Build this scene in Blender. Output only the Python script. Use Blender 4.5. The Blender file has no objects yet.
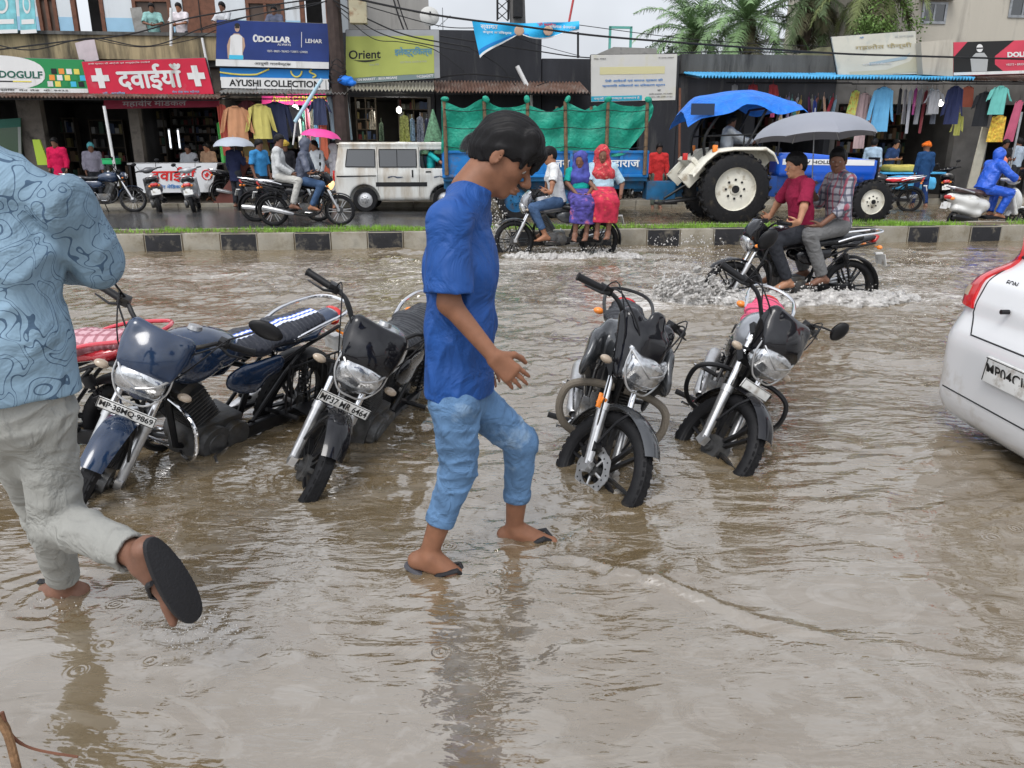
import bpy, bmesh, math, random
import numpy as np
from mathutils import Vector, Matrix, Euler
R = math.radians
rnd = random.Random(7)
scn = bpy.context.scene
COL = scn.collection
# ------------------------------------------------------------------ camera
PITCH = R(17.0); FOC = 770.0; CAMH = 1.5
cd = bpy.data.cameras.new('camera'); cam = bpy.data.objects.new('camera', cd); COL.objects.link(cam)
cd.sensor_width = 36.0; cd.lens = FOC / 1024 * 36.0; cd.clip_start = 0.05; cd.clip_end = 2000
cam.location = (0, 0, CAMH); cam.rotation_euler = (R(90) - PITCH, 0, 0)
scn.camera = cam
CT, ST = math.cos(PITCH), math.sin(PITCH)
def ray(px, py):
    x = (px - 512) / FOC; u = -(py - 384) / FOC
    return Vector((x, CT + u * ST, -ST + u * CT))
def atz(px, py, z=0.0):
    d = ray(px, py); t = (z - CAMH) / d.z
    return Vector((d.x * t, d.y * t, z))
def aty(px, py, Y):
    d = ray(px, py); t = Y / d.y
    return Vector((d.x * t, Y, CAMH + d.z * t))
ALPHA = math.atan(0.1007)                       # the road runs slightly across the view
RU = Vector((math.cos(ALPHA), math.sin(ALPHA), 0)); RN = Vector((-math.sin(ALPHA), math.cos(ALPHA), 0))
def road(s, d, z=0.0): return RU * s + RN * d + Vector((0, 0, z))
def atd(px, py, d):
    r = ray(px, py); k = d / (r.dot(RN)); p = r * k
    return p.dot(RU), CAMH + p.z                # (s, z) on the plane at road distance d
# ------------------------------------------------------------------ tagging
def tag(o, label=None, cat=None, group=None, kind=None):
    if label: o['label'] = label
    if cat: o['category'] = cat
    if group: o['group'] = group
    if kind: o['kind'] = kind
    return o
def thing(name, label, cat, loc=(0, 0, 0), rotz=0.0, group=None, lean=0.0, pitch=0.0):
    o = bpy.data.objects.new(name, None); COL.objects.link(o); o.empty_display_size = 0.1
    o.location = loc; o.rotation_euler = (lean, pitch, rotz)
    return tag(o, label, cat, group)
# ------------------------------------------------------------------ mesh builder
def frame_from(axis, up=(0, 0, 1)):
    a = Vector(axis).normalized(); u = Vector(up)
    if abs(a.dot(u)) > 0.98: u = Vector((1, 0, 0)) if abs(a.x) < 0.9 else Vector((0, 1, 0))
    s = u.cross(a).normalized(); w = a.cross(s).normalized()
    return a, s, w
class MB:
    def __init__(self, M=None): self.v = []; self.f = []; self.mi = []; self.M = M; self.cur = 0
    def add(self, vs, fs, mi=None):
        n = len(self.v); M = self.M
        for p in vs:
            p = Vector(p)
            self.v.append(M @ p if M is not None else p)
        mi = self.cur if mi is None else mi
        for f in fs: self.f.append(tuple(i + n for i in f)); self.mi.append(mi)
        return self
    def box(self, c, s, rot=None, mi=None):
        c = Vector(c); hx, hy, hz = s[0] / 2, s[1] / 2, s[2] / 2
        vs = [Vector((x, y, z)) for z in (-hz, hz) for y in (-hy, hy) for x in (-hx, hx)]
        if rot is not None:
            m = Euler(rot).to_matrix() if not isinstance(rot, Matrix) else rot
            vs = [m @ p for p in vs]
        return self.add([p + c for p in vs], [(0, 2, 3, 1), (4, 5, 7, 6), (0, 1, 5, 4), (2, 6, 7, 3), (0, 4, 6, 2), (1, 3, 7, 5)], mi)
    def rings(self, rings, cap=True, close=False, mi=None):
        n = len(rings[0]); vs = [p for r in rings for p in r]; fs = []
        m = len(rings)
        for i in range(m if close else m - 1):
            a = i * n; b = ((i + 1) % m) * n
            for j in range(n):
                k = (j + 1) % n
                fs.append((a + j, a + k, b + k, b + j))
        if cap and not close:
            fs.append(tuple(range(n - 1, -1, -1))); fs.append(tuple((m - 1) * n + j for j in range(n)))
        return self.add(vs, fs, mi)
    def cyl(self, p0, p1, r0, r1=None, n=12, cap=True, mi=None):
        r1 = r0 if r1 is None else r1
        p0 = Vector(p0); p1 = Vector(p1); a, s, w = frame_from(p1 - p0)
        rg = [[p + (s * math.cos(t) + w * math.sin(t)) * r for t in [2 * math.pi * k / n for k in range(n)]] for p, r in ((p0, r0), (p1, r1))]
        return self.rings(rg, cap, mi=mi)
    def tube(self, pts, r, n=8, closed=False, cap=True, flat=1.0, mi=None):
        pts = [Vector(p) for p in pts]; m = len(pts)
        rr = r if isinstance(r, (list, tuple)) else [r] * m
        rg = []; s = None
        for i, p in enumerate(pts):
            if closed: t = pts[(i + 1) % m] - pts[i - 1]
            else: t = pts[min(i + 1, m - 1)] - pts[max(i - 1, 0)]
            t = t.normalized() if t.length > 1e-9 else Vector((0, 0, 1))
            if s is None: _, s, _ = frame_from(t)
            s = (s - t * s.dot(t))
            s = s.normalized() if s.length > 1e-6 else frame_from(t)[1]
            w = t.cross(s)
            rg.append([p + (s * math.cos(a) + w * math.sin(a) * flat) * rr[i] for a in [2 * math.pi * k / n for k in range(n)]])
        return self.rings(rg, cap, closed, mi)
    def lathe(self, prof, c=(0, 0, 0), axis=(0, 1, 0), n=32, a0=0.0, a1=2 * math.pi, closed_prof=False, mi=None):
        """prof: list of (radius, along-axis)"""
        c = Vector(c); a, s, w = frame_from(axis); full = abs(a1 - a0 - 2 * math.pi) < 1e-6
        k = n if full else n + 1; vs = []; fs = []; m = len(prof)
        for i in range(k):
            t = a0 + (a1 - a0) * i / n; d = s * math.cos(t) + w * math.sin(t)
            for (r, h) in prof: vs.append(c + d * r + a * h)
        for i in range(n):
            i2 = (i + 1) % k
            for j in range(m if closed_prof else m - 1):
                j2 = (j + 1) % m
                fs.append((i * m + j, i2 * m + j, i2 * m + j2, i * m + j2))
        return self.add(vs, fs, mi)
    def prism(self, pts, o, ax, ay, az, depth, mi=None):
        """outline pts (2D) in plane o+ax*x+ay*y extruded by az*depth (centred)"""
        o = Vector(o); ax = Vector(ax); ay = Vector(ay); az = Vector(az); n = len(pts)
        vs = [o + ax * x + ay * y - az * depth / 2 for x, y in pts] + [o + ax * x + ay * y + az * depth / 2 for x, y in pts]
        fs = [tuple(range(n - 1, -1, -1)), tuple(range(n, 2 * n))] + [(i, (i + 1) % n, n + (i + 1) % n, n + i) for i in range(n)]
        return self.add(vs, fs, mi)
    def sheet(self, grid, thick=0.0, mi=None, two=True):
        """grid[i][j] of points -> surface, optionally thickened along normals"""
        m = len(grid); n = len(grid[0]); P = [[Vector(p) for p in r] for r in grid]
        if thick <= 0:
            return self.add([p for r in P for p in r], [(i * n + j, i * n + j + 1, (i + 1) * n + j + 1, (i + 1) * n + j) for i in range(m - 1) for j in range(n - 1)], mi)
        top = []; bot = []
        for i in range(m):
            for j in range(n):
                du = P[min(i + 1, m - 1)][j] - P[max(i - 1, 0)][j]; dv = P[i][min(j + 1, n - 1)] - P[i][max(j - 1, 0)]
                nn = du.cross(dv); nn = nn.normalized() if nn.length > 1e-12 else Vector((0, 0, 1))
                top.append(P[i][j] + nn * thick / 2); bot.append(P[i][j] - nn * thick / 2)
        N = m * n; fs = []
        for i in range(m - 1):
            for j in range(n - 1):
                q = (i * n + j, (i + 1) * n + j, (i + 1) * n + j + 1, i * n + j + 1)
                fs.append(q); fs.append(tuple(N + k for k in reversed(q)))
        per = [j for j in range(n)] + [i * n + n - 1 for i in range(1, m)] + [(m - 1) * n + j for j in range(n - 2, -1, -1)] + [i * n for i in range(m - 2, 0, -1)]
        for a, b in zip(per, per[1:] + per[:1]): fs.append((a, b, N + b, N + a))
        return self.add(top + bot, fs, mi)
    def ell(self, c, r, n=16, m=10, rot=None, mi=None):
        c = Vector(c); vs = []; fs = []
        mt = rot if isinstance(rot, Matrix) else (Euler(rot).to_matrix() if rot else Matrix.Identity(3))
        for i in range(1, m):
            th = math.pi * i / m
            for j in range(n):
                ph = 2 * math.pi * j / n
                vs.append(c + mt @ Vector((r[0] * math.sin(th) * math.cos(ph), r[1] * math.sin(th) * math.sin(ph), r[2] * math.cos(th))))
        a = len(vs); vs.append(c + mt @ Vector((0, 0, r[2]))); vs.append(c - mt @ Vector((0, 0, r[2])))
        for i in range(m - 2):
            for j in range(n):
                k = (j + 1) % n; fs.append((i * n + j, (i + 1) * n + j, (i + 1) * n + k, i * n + k))
        for j in range(n):
            k = (j + 1) % n; fs.append((a, j, k)); fs.append((a + 1, (m - 2) * n + k, (m - 2) * n + j))
        return self.add(vs, fs, mi)
def link_mesh(name, me, mats, parent):
    o = bpy.data.objects.new(name, me); COL.objects.link(o)
    for m in (mats if isinstance(mats, (list, tuple)) else [mats]): me.materials.append(m)
    if parent is not None: o.parent = parent
    return o
def obj(name, mb, mats, parent=None, smooth=35, bevel=0.0, loc=None):
    me = bpy.data.meshes.new(name)
    me.from_pydata([tuple(v) for v in mb.v], [], mb.f)
    if any(mb.mi): me.polygons.foreach_set('material_index', mb.mi)
    me.update()
    bm = bmesh.new(); bm.from_mesh(me); bmesh.ops.recalc_face_normals(bm, faces=bm.faces)
    if bevel > 0:
        ed = [e for e in bm.edges if len(e.link_faces) == 2 and e.calc_face_angle(0) > R(40)]
        bmesh.ops.bevel(bm, geom=ed, offset=bevel, segments=2, profile=0.6, affect='EDGES', clamp_overlap=True)
    bm.to_mesh(me); bm.free()
    if smooth:
        me.polygons.foreach_set('use_smooth', [True] * len(me.polygons)); me.set_sharp_from_angle(angle=R(smooth))
    o = link_mesh(name, me, mats, parent)
    if loc is not None: o.location = loc
    return o
def np_obj(name, V, F, mats, parent=None, smooth=True):
    me = bpy.data.meshes.new(name); F = np.asarray(F, np.int32)
    me.vertices.add(len(V)); me.vertices.foreach_set('co', np.asarray(V, np.float32).ravel())
    k = F.shape[1]; me.loops.add(F.size); me.loops.foreach_set('vertex_index', F.ravel())
    me.polygons.add(len(F)); me.polygons.foreach_set('loop_start', np.arange(0, F.size, k, dtype=np.int32))
    me.update(calc_edges=True); me.validate()
    if smooth: me.polygons.foreach_set('use_smooth', [True] * len(me.polygons))
    return link_mesh(name, me, mats, parent)
def dup(root, loc, rotz, label=None, group=None, name=None):
    r = root.copy(); COL.objects.link(r); r.location = loc; r.rotation_euler[2] = rotz
    if name: r.name = name
    if label: r['label'] = label
    if group: r['group'] = group
    def rec(a, b):
        for ch in list(a.children):
            c = ch.copy(); COL.objects.link(c); c.parent = b; rec(ch, c)
    rec(root, r)
    return r
# ------------------------------------------------------------------ text
def text_mb(body, h, o, ax, ay, depth=0.004, align='CENTER', width=None, bold=0.0, shear=0.0):
    """real letters standing on a surface; o = anchor, ax right, ay up, text height h"""
    c = bpy.data.curves.new('lettering', 'FONT'); c.body = body; c.size = 1.0; c.align_x = align; c.align_y = 'CENTER'
    c.resolution_u = 3; c.offset = bold; c.shear = shear
    t = bpy.data.objects.new('lettering', c); COL.objects.link(t)
    dg = bpy.context.evaluated_depsgraph_get(); dg.update()
    me = bpy.data.meshes.new_from_object(t.evaluated_get(dg))
    V = [v.co.copy() for v in me.vertices]; F = [tuple(p.vertices) for p in me.polygons]
    bpy.data.objects.remove(t); bpy.data.meshes.remove(me); bpy.data.curves.remove(c)
    mb = MB()
    if not V: return mb
    xs = [v.x for v in V]; ys = [v.y for v in V]
    w0 = max(xs) - min(xs); cy = (max(ys) + min(ys)) / 2; hh = max(ys) - min(ys)
    sy = h / hh; sx = sy if width is None else width / w0
    x0 = {'CENTER': (max(xs) + min(xs)) / 2, 'LEFT': min(xs), 'RIGHT': max(xs)}[align]
    o = Vector(o); ax = Vector(ax).normalized(); ay = Vector(ay).normalized(); az = ax.cross(ay)
    mb.add([o + ax * ((v.x - x0) * sx) + ay * ((v.y - cy) * sy) + az * depth for v in V], F)
    return mb
# ------------------------------------------------------------------ materials
_mc = {}
def mat(key, col=(0.5, 0.5, 0.5), rough=0.6, metal=0.0, var=0.0, vs=8.0, bump=0.0, bs=40.0, coat=0.0, spec=0.28, dirt=None, dirts=3.0, dirta=0.5, emit=0.0, trans=0.0, streak=False, alpha=1.0, bd=0.01):
    if key in _mc: return _mc[key]
    m = bpy.data.materials.new(key); m.use_nodes = True; nt = m.node_tree; N = nt.nodes; L = nt.links
    b = N['Principled BSDF']; b.inputs['Base Color'].default_value = (*col, 1); b.inputs['Roughness'].default_value = rough
    b.inputs['Metallic'].default_value = metal; b.inputs['Coat Weight'].default_value = coat; b.inputs['Coat Roughness'].default_value = 0.08
    b.inputs['Specular IOR Level'].default_value = spec; b.inputs['Transmission Weight'].default_value = trans; b.inputs['Alpha'].default_value = alpha
    if emit: b.inputs['Emission Color'].default_value = (*col, 1); b.inputs['Emission Strength'].default_value = emit
    tc = None
    if var or bump or dirt:
        tc = N.new('ShaderNodeTexCoord'); src = tc.outputs['Object']
        if streak:
            mp = N.new('ShaderNodeMapping'); mp.inputs['Scale'].default_value = (1, 1, 0.15); L.new(src, mp.inputs['Vector']); src2 = mp.outputs['Vector']
        else: src2 = src
    out = None
    if var:
        n = N.new('ShaderNodeTexNoise'); n.inputs['Scale'].default_value = vs; n.inputs['Detail'].default_value = 5; L.new(src2, n.inputs['Vector'])
        r = N.new('ShaderNodeValToRGB'); r.color_ramp.elements[0].position = 0.3; r.color_ramp.elements[1].position = 0.7
        r.color_ramp.elements[0].color = (*[max(0, c * (1 - var)) for c in col], 1); r.color_ramp.elements[1].color = (*[min(1, c * (1 + var)) for c in col], 1)
        L.new(n.outputs['Fac'], r.inputs['Fac']); out = r.outputs['Color']
    if dirt:
        n = N.new('ShaderNodeTexNoise'); n.inputs['Scale'].default_value = dirts; n.inputs['Detail'].default_value = 7; n.inputs['Roughness'].default_value = 0.65; L.new(src2, n.inputs['Vector'])
        r = N.new('ShaderNodeValToRGB'); r.color_ramp.elements[0].position = 0.62 - 0.3 * dirta; r.color_ramp.elements[1].position = 0.78 - 0.2 * dirta
        L.new(n.outputs['Fac'], r.inputs['Fac'])
        mx = N.new('ShaderNodeMix'); mx.data_type = 'RGBA'; L.new(r.outputs['Color'], mx.inputs['Factor'])
        if out: L.new(out, mx.inputs['A'])
        else: mx.inputs['A'].default_value = (*col, 1)
        mx.inputs['B'].default_value = (*dirt, 1); out = mx.outputs['Result']
    if out: L.new(out, b.inputs['Base Color'])
    if bump:
        n = N.new('ShaderNodeTexNoise'); n.inputs['Scale'].default_value = bs; n.inputs['Detail'].default_value = 4; L.new(src, n.inputs['Vector'])
        bp = N.new('ShaderNodeBump'); bp.inputs['Strength'].default_value = bump; bp.inputs['Distance'].default_value = bd; n.inputs['Distortion'].default_value = 0.9 if bd > .01 else 0
        L.new(n.outputs['Fac'], bp.inputs['Height']); L.new(bp.outputs['Normal'], b.inputs['Normal'])
    _mc[key] = m; return m
def rgb(r, g, b):
    f = lambda c: (c / 255 / 12.92) if c / 255 <= 0.04045 else ((c / 255 + 0.055) / 1.055) ** 2.4
    return (f(r), f(g), f(b))
def wavy(P, seed, f, n=6):
    """cheap smooth pseudo-noise on an (N,3) array, about -1..1"""
    rs = np.random.RandomState(seed); out = 0
    for i in range(n):
        d = rs.randn(3); d /= np.linalg.norm(d); k = f * (0.6 + rs.rand() * 1.2)
        out = out + np.sin((P[..., 0] * d[0] + P[..., 1] * d[1] + P[..., 2] * d[2]) * k + rs.rand() * 6.28)
    return out / math.sqrt(n)
# ------------------------------------------------------------------ signed-distance modelling
def A3(p): return np.array((p[0], p[1], p[2]), np.float32)
class SDF:
    def __init__(self, vox=0.01): self.vox = vox; self.p = []; self.fields = []; self.post = []
    def cone(self, a, b, ra, rb, k=0.02, side=None, flat=(1, 1), cut=0, sub=False, ext=0.0):
        """round cone; side/flat make the section an ellipse (flat[0] along side); cut: 1 flat at b, 2 both"""
        a = A3(a); b = A3(b)
        self.p.append(('c', a, b, float(ra), float(rb), k, None if side is None else A3(side), flat, cut, sub)); return self
    def chain(self, pts, rs, k=0.02, **kw):
        for i in range(len(pts) - 1): self.cone(pts[i], pts[i + 1], rs[i], rs[i + 1], k, **kw)
        return self
    def ell(self, c, r, fx=(1, 0, 0), fz=(0, 0, 1), k=0.02, sub=False):
        fx = Vector(fx).normalized(); fz = Vector(fz); fy = fz.cross(fx).normalized(); fz = fx.cross(fy)
        self.p.append(('e', A3(c), tuple(r), np.array([fx, fy, fz], np.float32), k, sub)); return self
    def box(self, c, s, rad, fx=(1, 0, 0), fz=(0, 0, 1), k=0.02, sub=False):
        fx = Vector(fx).normalized(); fz = Vector(fz); fy = fz.cross(fx).normalized(); fz = fx.cross(fy)
        self.p.append(('b', A3(c), tuple(s), rad, np.array([fx, fy, fz], np.float32), k, sub)); return self
    def cutplane(self, o, n):
        self.p.append(('h', A3(o), A3(n))); return self
    def field(self, fn): self.fields.append(fn); return self
    def mesh(self):
        vx = self.vox; lo = np.full(3, 1e9); hi = -lo
        for q in self.p:
            if q[0] == 'c' and not q[9]:
                m = max(q[3], q[4]) * max(1, *q[7]); lo = np.minimum(lo, np.minimum(q[1], q[2]) - m); hi = np.maximum(hi, np.maximum(q[1], q[2]) + m)
            if q[0] == 'e' and not q[5]: m = max(q[2]); lo = np.minimum(lo, q[1] - m); hi = np.maximum(hi, q[1] + m)
            if q[0] == 'b' and not q[6]: m = math.sqrt(sum(x * x for x in q[2])) / 2 + q[3]; lo = np.minimum(lo, q[1] - m); hi = np.maximum(hi, q[1] + m)
        lo = lo - 3 * vx; hi = hi + 3 * vx; n = np.ceil((hi - lo) / vx).astype(int) + 1
        D = np.full(n, 0.1, np.float32)
        ax = [(lo[i] + vx * np.arange(n[i])).astype(np.float32) for i in range(3)]
        def sub(l, h):
            i0 = np.maximum(0, np.floor((l - lo) / vx).astype(int)); i1 = np.minimum(n, np.ceil((h - lo) / vx).astype(int) + 1)
            sl = tuple(slice(a, b) for a, b in zip(i0, i1))
            X = ax[0][sl[0]][:, None, None]; Y = ax[1][sl[1]][None, :, None]; Z = ax[2][sl[2]][None, None, :]
            return sl, X, Y, Z
        for q in self.p:
            if q[0] == 'h':
                X = ax[0][:, None, None]; Y = ax[1][None, :, None]; Z = ax[2][None, None, :]
                D = np.maximum(D, (X - q[1][0]) * q[2][0] + (Y - q[1][1]) * q[2][1] + (Z - q[1][2]) * q[2][2]); continue
            if q[0] == 'c':
                _, a, b, ra, rb, k, side, flat, cut, sb = q; m = max(ra, rb) * max(1, *flat) + k + 0.03
                sl, X, Y, Z = sub(np.minimum(a, b) - m, np.maximum(a, b) + m)
                ab = b - a; L2 = float(ab @ ab) + 1e-12
                px = X - a[0]; py = Y - a[1]; pz = Z - a[2]
                t0 = (px * ab[0] + py * ab[1] + pz * ab[2]) / L2; t = np.clip(t0, 0, 1)
                r = ra + (rb - ra) * t
                qx = px - t * ab[0]; qy = py - t * ab[1]; qz = pz - t * ab[2]
                if side is None: d = np.sqrt(qx * qx + qy * qy + qz * qz) - r
                else:
                    dn = ab / math.sqrt(L2); s = side - dn * float(side @ dn); s = s / (np.linalg.norm(s) + 1e-9); w = np.cross(dn, s)
                    u = (qx * s[0] + qy * s[1] + qz * s[2]) / flat[0]; v = (qx * w[0] + qy * w[1] + qz * w[2]) / flat[1]; c = (t0 - t) * math.sqrt(L2)
                    d = (np.sqrt(u * u + v * v + c * c) - r) * min(flat)
                if cut: d = np.maximum(d, (t0 - 1) * math.sqrt(L2))
                if cut == 2: d = np.maximum(d, -t0 * math.sqrt(L2))
            elif q[0] == 'e':
                _, c, r, F, k, sb = q; m = max(r) + k + 0.03
                sl, X, Y, Z = sub(c - m, c + m); px = X - c[0]; py = Y - c[1]; pz = Z - c[2]
                e = [(px * F[i][0] + py * F[i][1] + pz * F[i][2]) for i in range(3)]
                k0 = np.sqrt(sum((e[i] / r[i]) ** 2 for i in range(3))); k1 = np.sqrt(sum((e[i] / r[i] ** 2) ** 2 for i in range(3))) + 1e-6
                d = k0 * (k0 - 1) / k1
            else:
                _, c, s, rad, F, k, sb = q; m = math.sqrt(sum(x * x for x in s)) / 2 + rad + k + 0.03
                sl, X, Y, Z = sub(c - m, c + m); px = X - c[0]; py = Y - c[1]; pz = Z - c[2]
                e = [np.abs(px * F[i][0] + py * F[i][1] + pz * F[i][2]) - (s[i] / 2 - rad) for i in range(3)]
                d = np.sqrt(sum(np.maximum(x, 0) ** 2 for x in e)) + np.minimum(np.maximum(e[0], np.maximum(e[1], e[2])), 0) - rad
            o = D[sl]
            if sb:
                d = -d; h = np.maximum(k - np.abs(o - d), 0) / max(k, 1e-6); D[sl] = np.maximum(o, d) + h * h * k * 0.25
            else:
                h = np.maximum(k - np.abs(o - d), 0) / max(k, 1e-6); D[sl] = np.minimum(o, d) - h * h * k * 0.25
        if self.fields:
            band = np.nonzero(np.abs(D) < 0.05); P = np.stack([ax[i][band[i]] for i in range(3)], -1)
            for fn in self.fields: D[band] += fn(P).astype(np.float32)
        for o_, n_ in self.post:
            D = np.maximum(D, (ax[0][:, None, None] - o_[0]) * n_[0] + (ax[1][None, :, None] - o_[1]) * n_[1] + (ax[2][None, None, :] - o_[2]) * n_[2])
        D[0] = D[-1] = 0.1; D[:, 0] = D[:, -1] = 0.1; D[:, :, 0] = D[:, :, -1] = 0.1
        return surfnets(D, lo, vx)
    def obj(self, name, m, parent=None, off=None):
        V, F = self.mesh()
        if off is not None: V = V - A3(off)
        return np_obj(name, V, F, m, parent)
def surfnets(D, lo, vx):
    ins = D < 0; n = D.shape
    c = np.zeros(tuple(k - 1 for k in n), np.int8)
    for a in (0, 1):
        for b in (0, 1):
            for d in (0, 1): c += ins[a:n[0] - 1 + a, b:n[1] - 1 + b, d:n[2] - 1 + d]
    I = np.nonzero((c > 0) & (c < 8)); m = len(I[0]); idx = np.full(c.shape, -1, np.int32); idx[I] = np.arange(m)
    acc = np.zeros((m, 3), np.float64); cnt = np.zeros(m)
    cor = [(a, b, d) for a in (0, 1) for b in (0, 1) for d in (0, 1)]
    val = {q: D[I[0] + q[0], I[1] + q[1], I[2] + q[2]] for q in cor}
    for q in cor:
        for ax_ in range(3):
            if q[ax_] == 0:
                w = list(q); w[ax_] = 1; w = tuple(w); v0 = val[q]; v1 = val[w]; s = (v0 < 0) != (v1 < 0)
                t = np.where(s, v0 / np.where(s, v0 - v1, 1), 0)
                for k in range(3): acc[:, k] += np.where(s, q[k] + (t if k == ax_ else 0), 0)
                cnt += s
    V = np.stack(I, -1) + acc / np.maximum(cnt, 1)[:, None]
    V = (V * vx + lo).astype(np.float32); F = []
    for ax_ in range(3):
        o1, o2 = [(1, 2), (2, 0), (0, 1)][ax_]
        A = ins; s0 = [slice(None)] * 3; s1 = [slice(None)] * 3; s0[ax_] = slice(0, -1); s1[ax_] = slice(1, None)
        ch = A[tuple(s0)] != A[tuple(s1)]; E = np.nonzero(ch)
        E = np.stack(E, -1); ok = (E[:, o1] > 0) & (E[:, o2] > 0) & (E[:, o1] < n[o1] - 1) & (E[:, o2] < n[o2] - 1); E = E[ok]
        flip = ins[E[:, 0], E[:, 1], E[:, 2]]
        def at(d1, d2):
            G = E.copy(); G[:, o1] -= d1; G[:, o2] -= d2; return idx[G[:, 0], G[:, 1], G[:, 2]]
        q = np.stack([at(1, 1), at(0, 1), at(0, 0), at(1, 0)], -1)
        q = np.where(flip[:, None], q, q[:, ::-1]); F.append(q)
    F = np.concatenate(F); F = F[(F >= 0).all(1)]
    return V, F
SKIN = lambda k='skin_brown', c=(0.27, 0.125, 0.07): mat(k, c, 0.5, var=0.12, vs=30, bump=0.08, bs=300, spec=0.3)
M_skin = SKIN(); M_skin2 = SKIN('skin_tan', (0.36, 0.18, 0.105)); M_skin3 = SKIN('skin_dark', (0.16, 0.078, 0.05))
M_hair = mat('hair_black', (0.007, 0.0065, 0.007), 0.5, var=0.3, vs=120, spec=0.16)
M_sole = mat('rubber_sole', (0.015, 0.015, 0.017), 0.55, bump=0.2, bs=120)
M_eye = mat('eye_white', (0.30, 0.27, 0.25), 0.3); M_iris = mat('iris_dark', (0.02, 0.012, 0.008), 0.15)
def V3(*a): return Vector(a)
def folds(A, seed, f, amp, sc=(1, 1, .45)):
    B = A * np.array(sc, np.float32); B = B + 0.035 * np.stack([wavy(B, seed + 20, 9), wavy(B, seed + 21, 9), wavy(B, seed + 22, 9)], -1); w = np.clip(.5 + .6 * wavy(A, seed + 5, 7), .1, 1.3)
    return -amp * w * ((1 - np.clip(np.abs(wavy(B, seed, f, 4)), 0, 1)) ** 1.7 - .25)
def hand(sd, w, d, n, S=1.0, curl=0.35, thumb=1, spread=0.06, rmin=0.0):
    """w wrist, d hand direction, n palm normal (palm faces n), thumb = +1/-1 along n x d"""
    d = Vector(d).normalized(); n = Vector(n); n = (n - d * n.dot(d)).normalized(); s = n.cross(d) * thumb
    pc = w + d * 0.048 * S
    for q in (-0.026, -0.009, 0.009, 0.026):
        sd.cone(w + d * 0.008 * S + s * q * 0.6 * S, w + d * 0.082 * S + s * q * S, 0.0165 * S, 0.0135 * S, 0.012)
    L = [0.068, 0.078, 0.073, 0.056]
    for i, q in enumerate((0.030, 0.010, -0.010, -0.029)):
        p = w + d * (0.082 - 0.004 * abs(i - 1)) * S + s * q * S; a = curl * 0.5; dd = d
        for j, fr in enumerate((0.45, 0.31, 0.24)):
            a = curl * (0.55 + 0.75 * j) + 0.06 * i * curl
            dd = (d * math.cos(a) + n * math.sin(a) + s * spread * (1.5 - i) * 0.8).normalized()
            e = p + dd * L[i] * fr * S
            r0 = max(rmin, (0.0086 - 0.0009 * j) * S); sd.cone(p, e, r0, max(rmin, r0 - 0.0009 * S), 0.004); p = e
    p = w + d * 0.02 * S + s * 0.024 * S; t1 = p + (d * 0.6 + s * 0.62 + n * 0.3).normalized() * 0.042 * S
    t2 = t1 + (d * 0.85 + s * 0.28 + n * (0.25 + curl * 0.5)).normalized() * 0.033 * S; t3 = t2 + (d * 0.92 + n * (0.2 + curl * 0.7)).normalized() * 0.026 * S
    sd.chain([p, t1, t2, t3], [max(rmin, x * S) for x in (0.016, 0.0115, 0.0098, 0.0082)], 0.006)
def head_sdf(sd, c, f, u, S=1.0, neck=None, thin=1.0, detail=True):
    f = Vector(f).normalized(); u = Vector(u); u = (u - f * u.dot(f)).normalized(); s = u.cross(f)
    P = lambda a, b, h: c + f * a * S + s * b * S + u * h * S
    sd.ell(P(-0.012, 0, 0.030), (0.098 * S, 0.076 * S * thin, 0.090 * S), f, u, 0.01)
    sd.ell(P(0.026, 0, -0.035), (0.062 * S, 0.058 * S * thin, 0.080 * S), f, u, 0.03)
    sd.ell(P(0.045, 0, 0.035), (0.045 * S, 0.060 * S * thin, 0.05 * S), f, u, 0.02)
    sd.cone(P(-0.002, 0.046, -0.060), P(0.058, 0.012, -0.096), 0.020 * S, 0.019 * S, 0.025)
    sd.cone(P(-0.002, -0.046, -0.060), P(0.058, -0.012, -0.096), 0.020 * S, 0.019 * S, 0.025)
    if detail:
        for q in (1, -1):
            sd.ell(P(0.050, q * 0.040, -0.022), (0.030 * S, 0.022 * S, 0.026 * S), f, u, 0.02)
            sd.ell(P(0.097, q * 0.031, 0.001), (0.016 * S, 0.017 * S, 0.011 * S), f, u, 0.012, sub=True)
            sd.cone(P(0.078, q * 0.045, 0.017), P(0.090, q * 0.012, 0.016), 0.009 * S, 0.010 * S, 0.012)
            sd.ell(P(0.076, q * 0.031, 0.000), (0.0155 * S, 0.016 * S, 0.0125 * S), f, u, 0.004)
            sd.ell(P(0.103, q * 0.013, -0.040), (0.013 * S, 0.009 * S, 0.009 * S), f, u, 0.006)
            ec = P(-0.008, q * 0.080 * thin, -0.008)
            sd.ell(ec, (0.019 * S, 0.008 * S, 0.032 * S), f + u * -0.15 + s * q * 0.35, u, 0.006)
            sd.ell(ec + s * q * 0.010 * S + f * 0.004 * S, (0.011 * S, 0.006 * S, 0.021 * S), f, u, 0.004, sub=True)
        sd.cone(P(0.088, 0, 0.008), P(0.116, 0, -0.034), 0.0085 * S, 0.0125 * S, 0.010)
        sd.ell(P(0.092, 0, -0.064), (0.014 * S, 0.024 * S, 0.0075 * S), f, u, 0.006)
        sd.ell(P(0.088, 0, -0.078), (0.014 * S, 0.021 * S, 0.0085 * S), f, u, 0.006)
    if neck is not None: sd.cone(P(-0.024, 0, -0.050), neck, 0.058 * S, 0.063 * S, 0.03)
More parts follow.
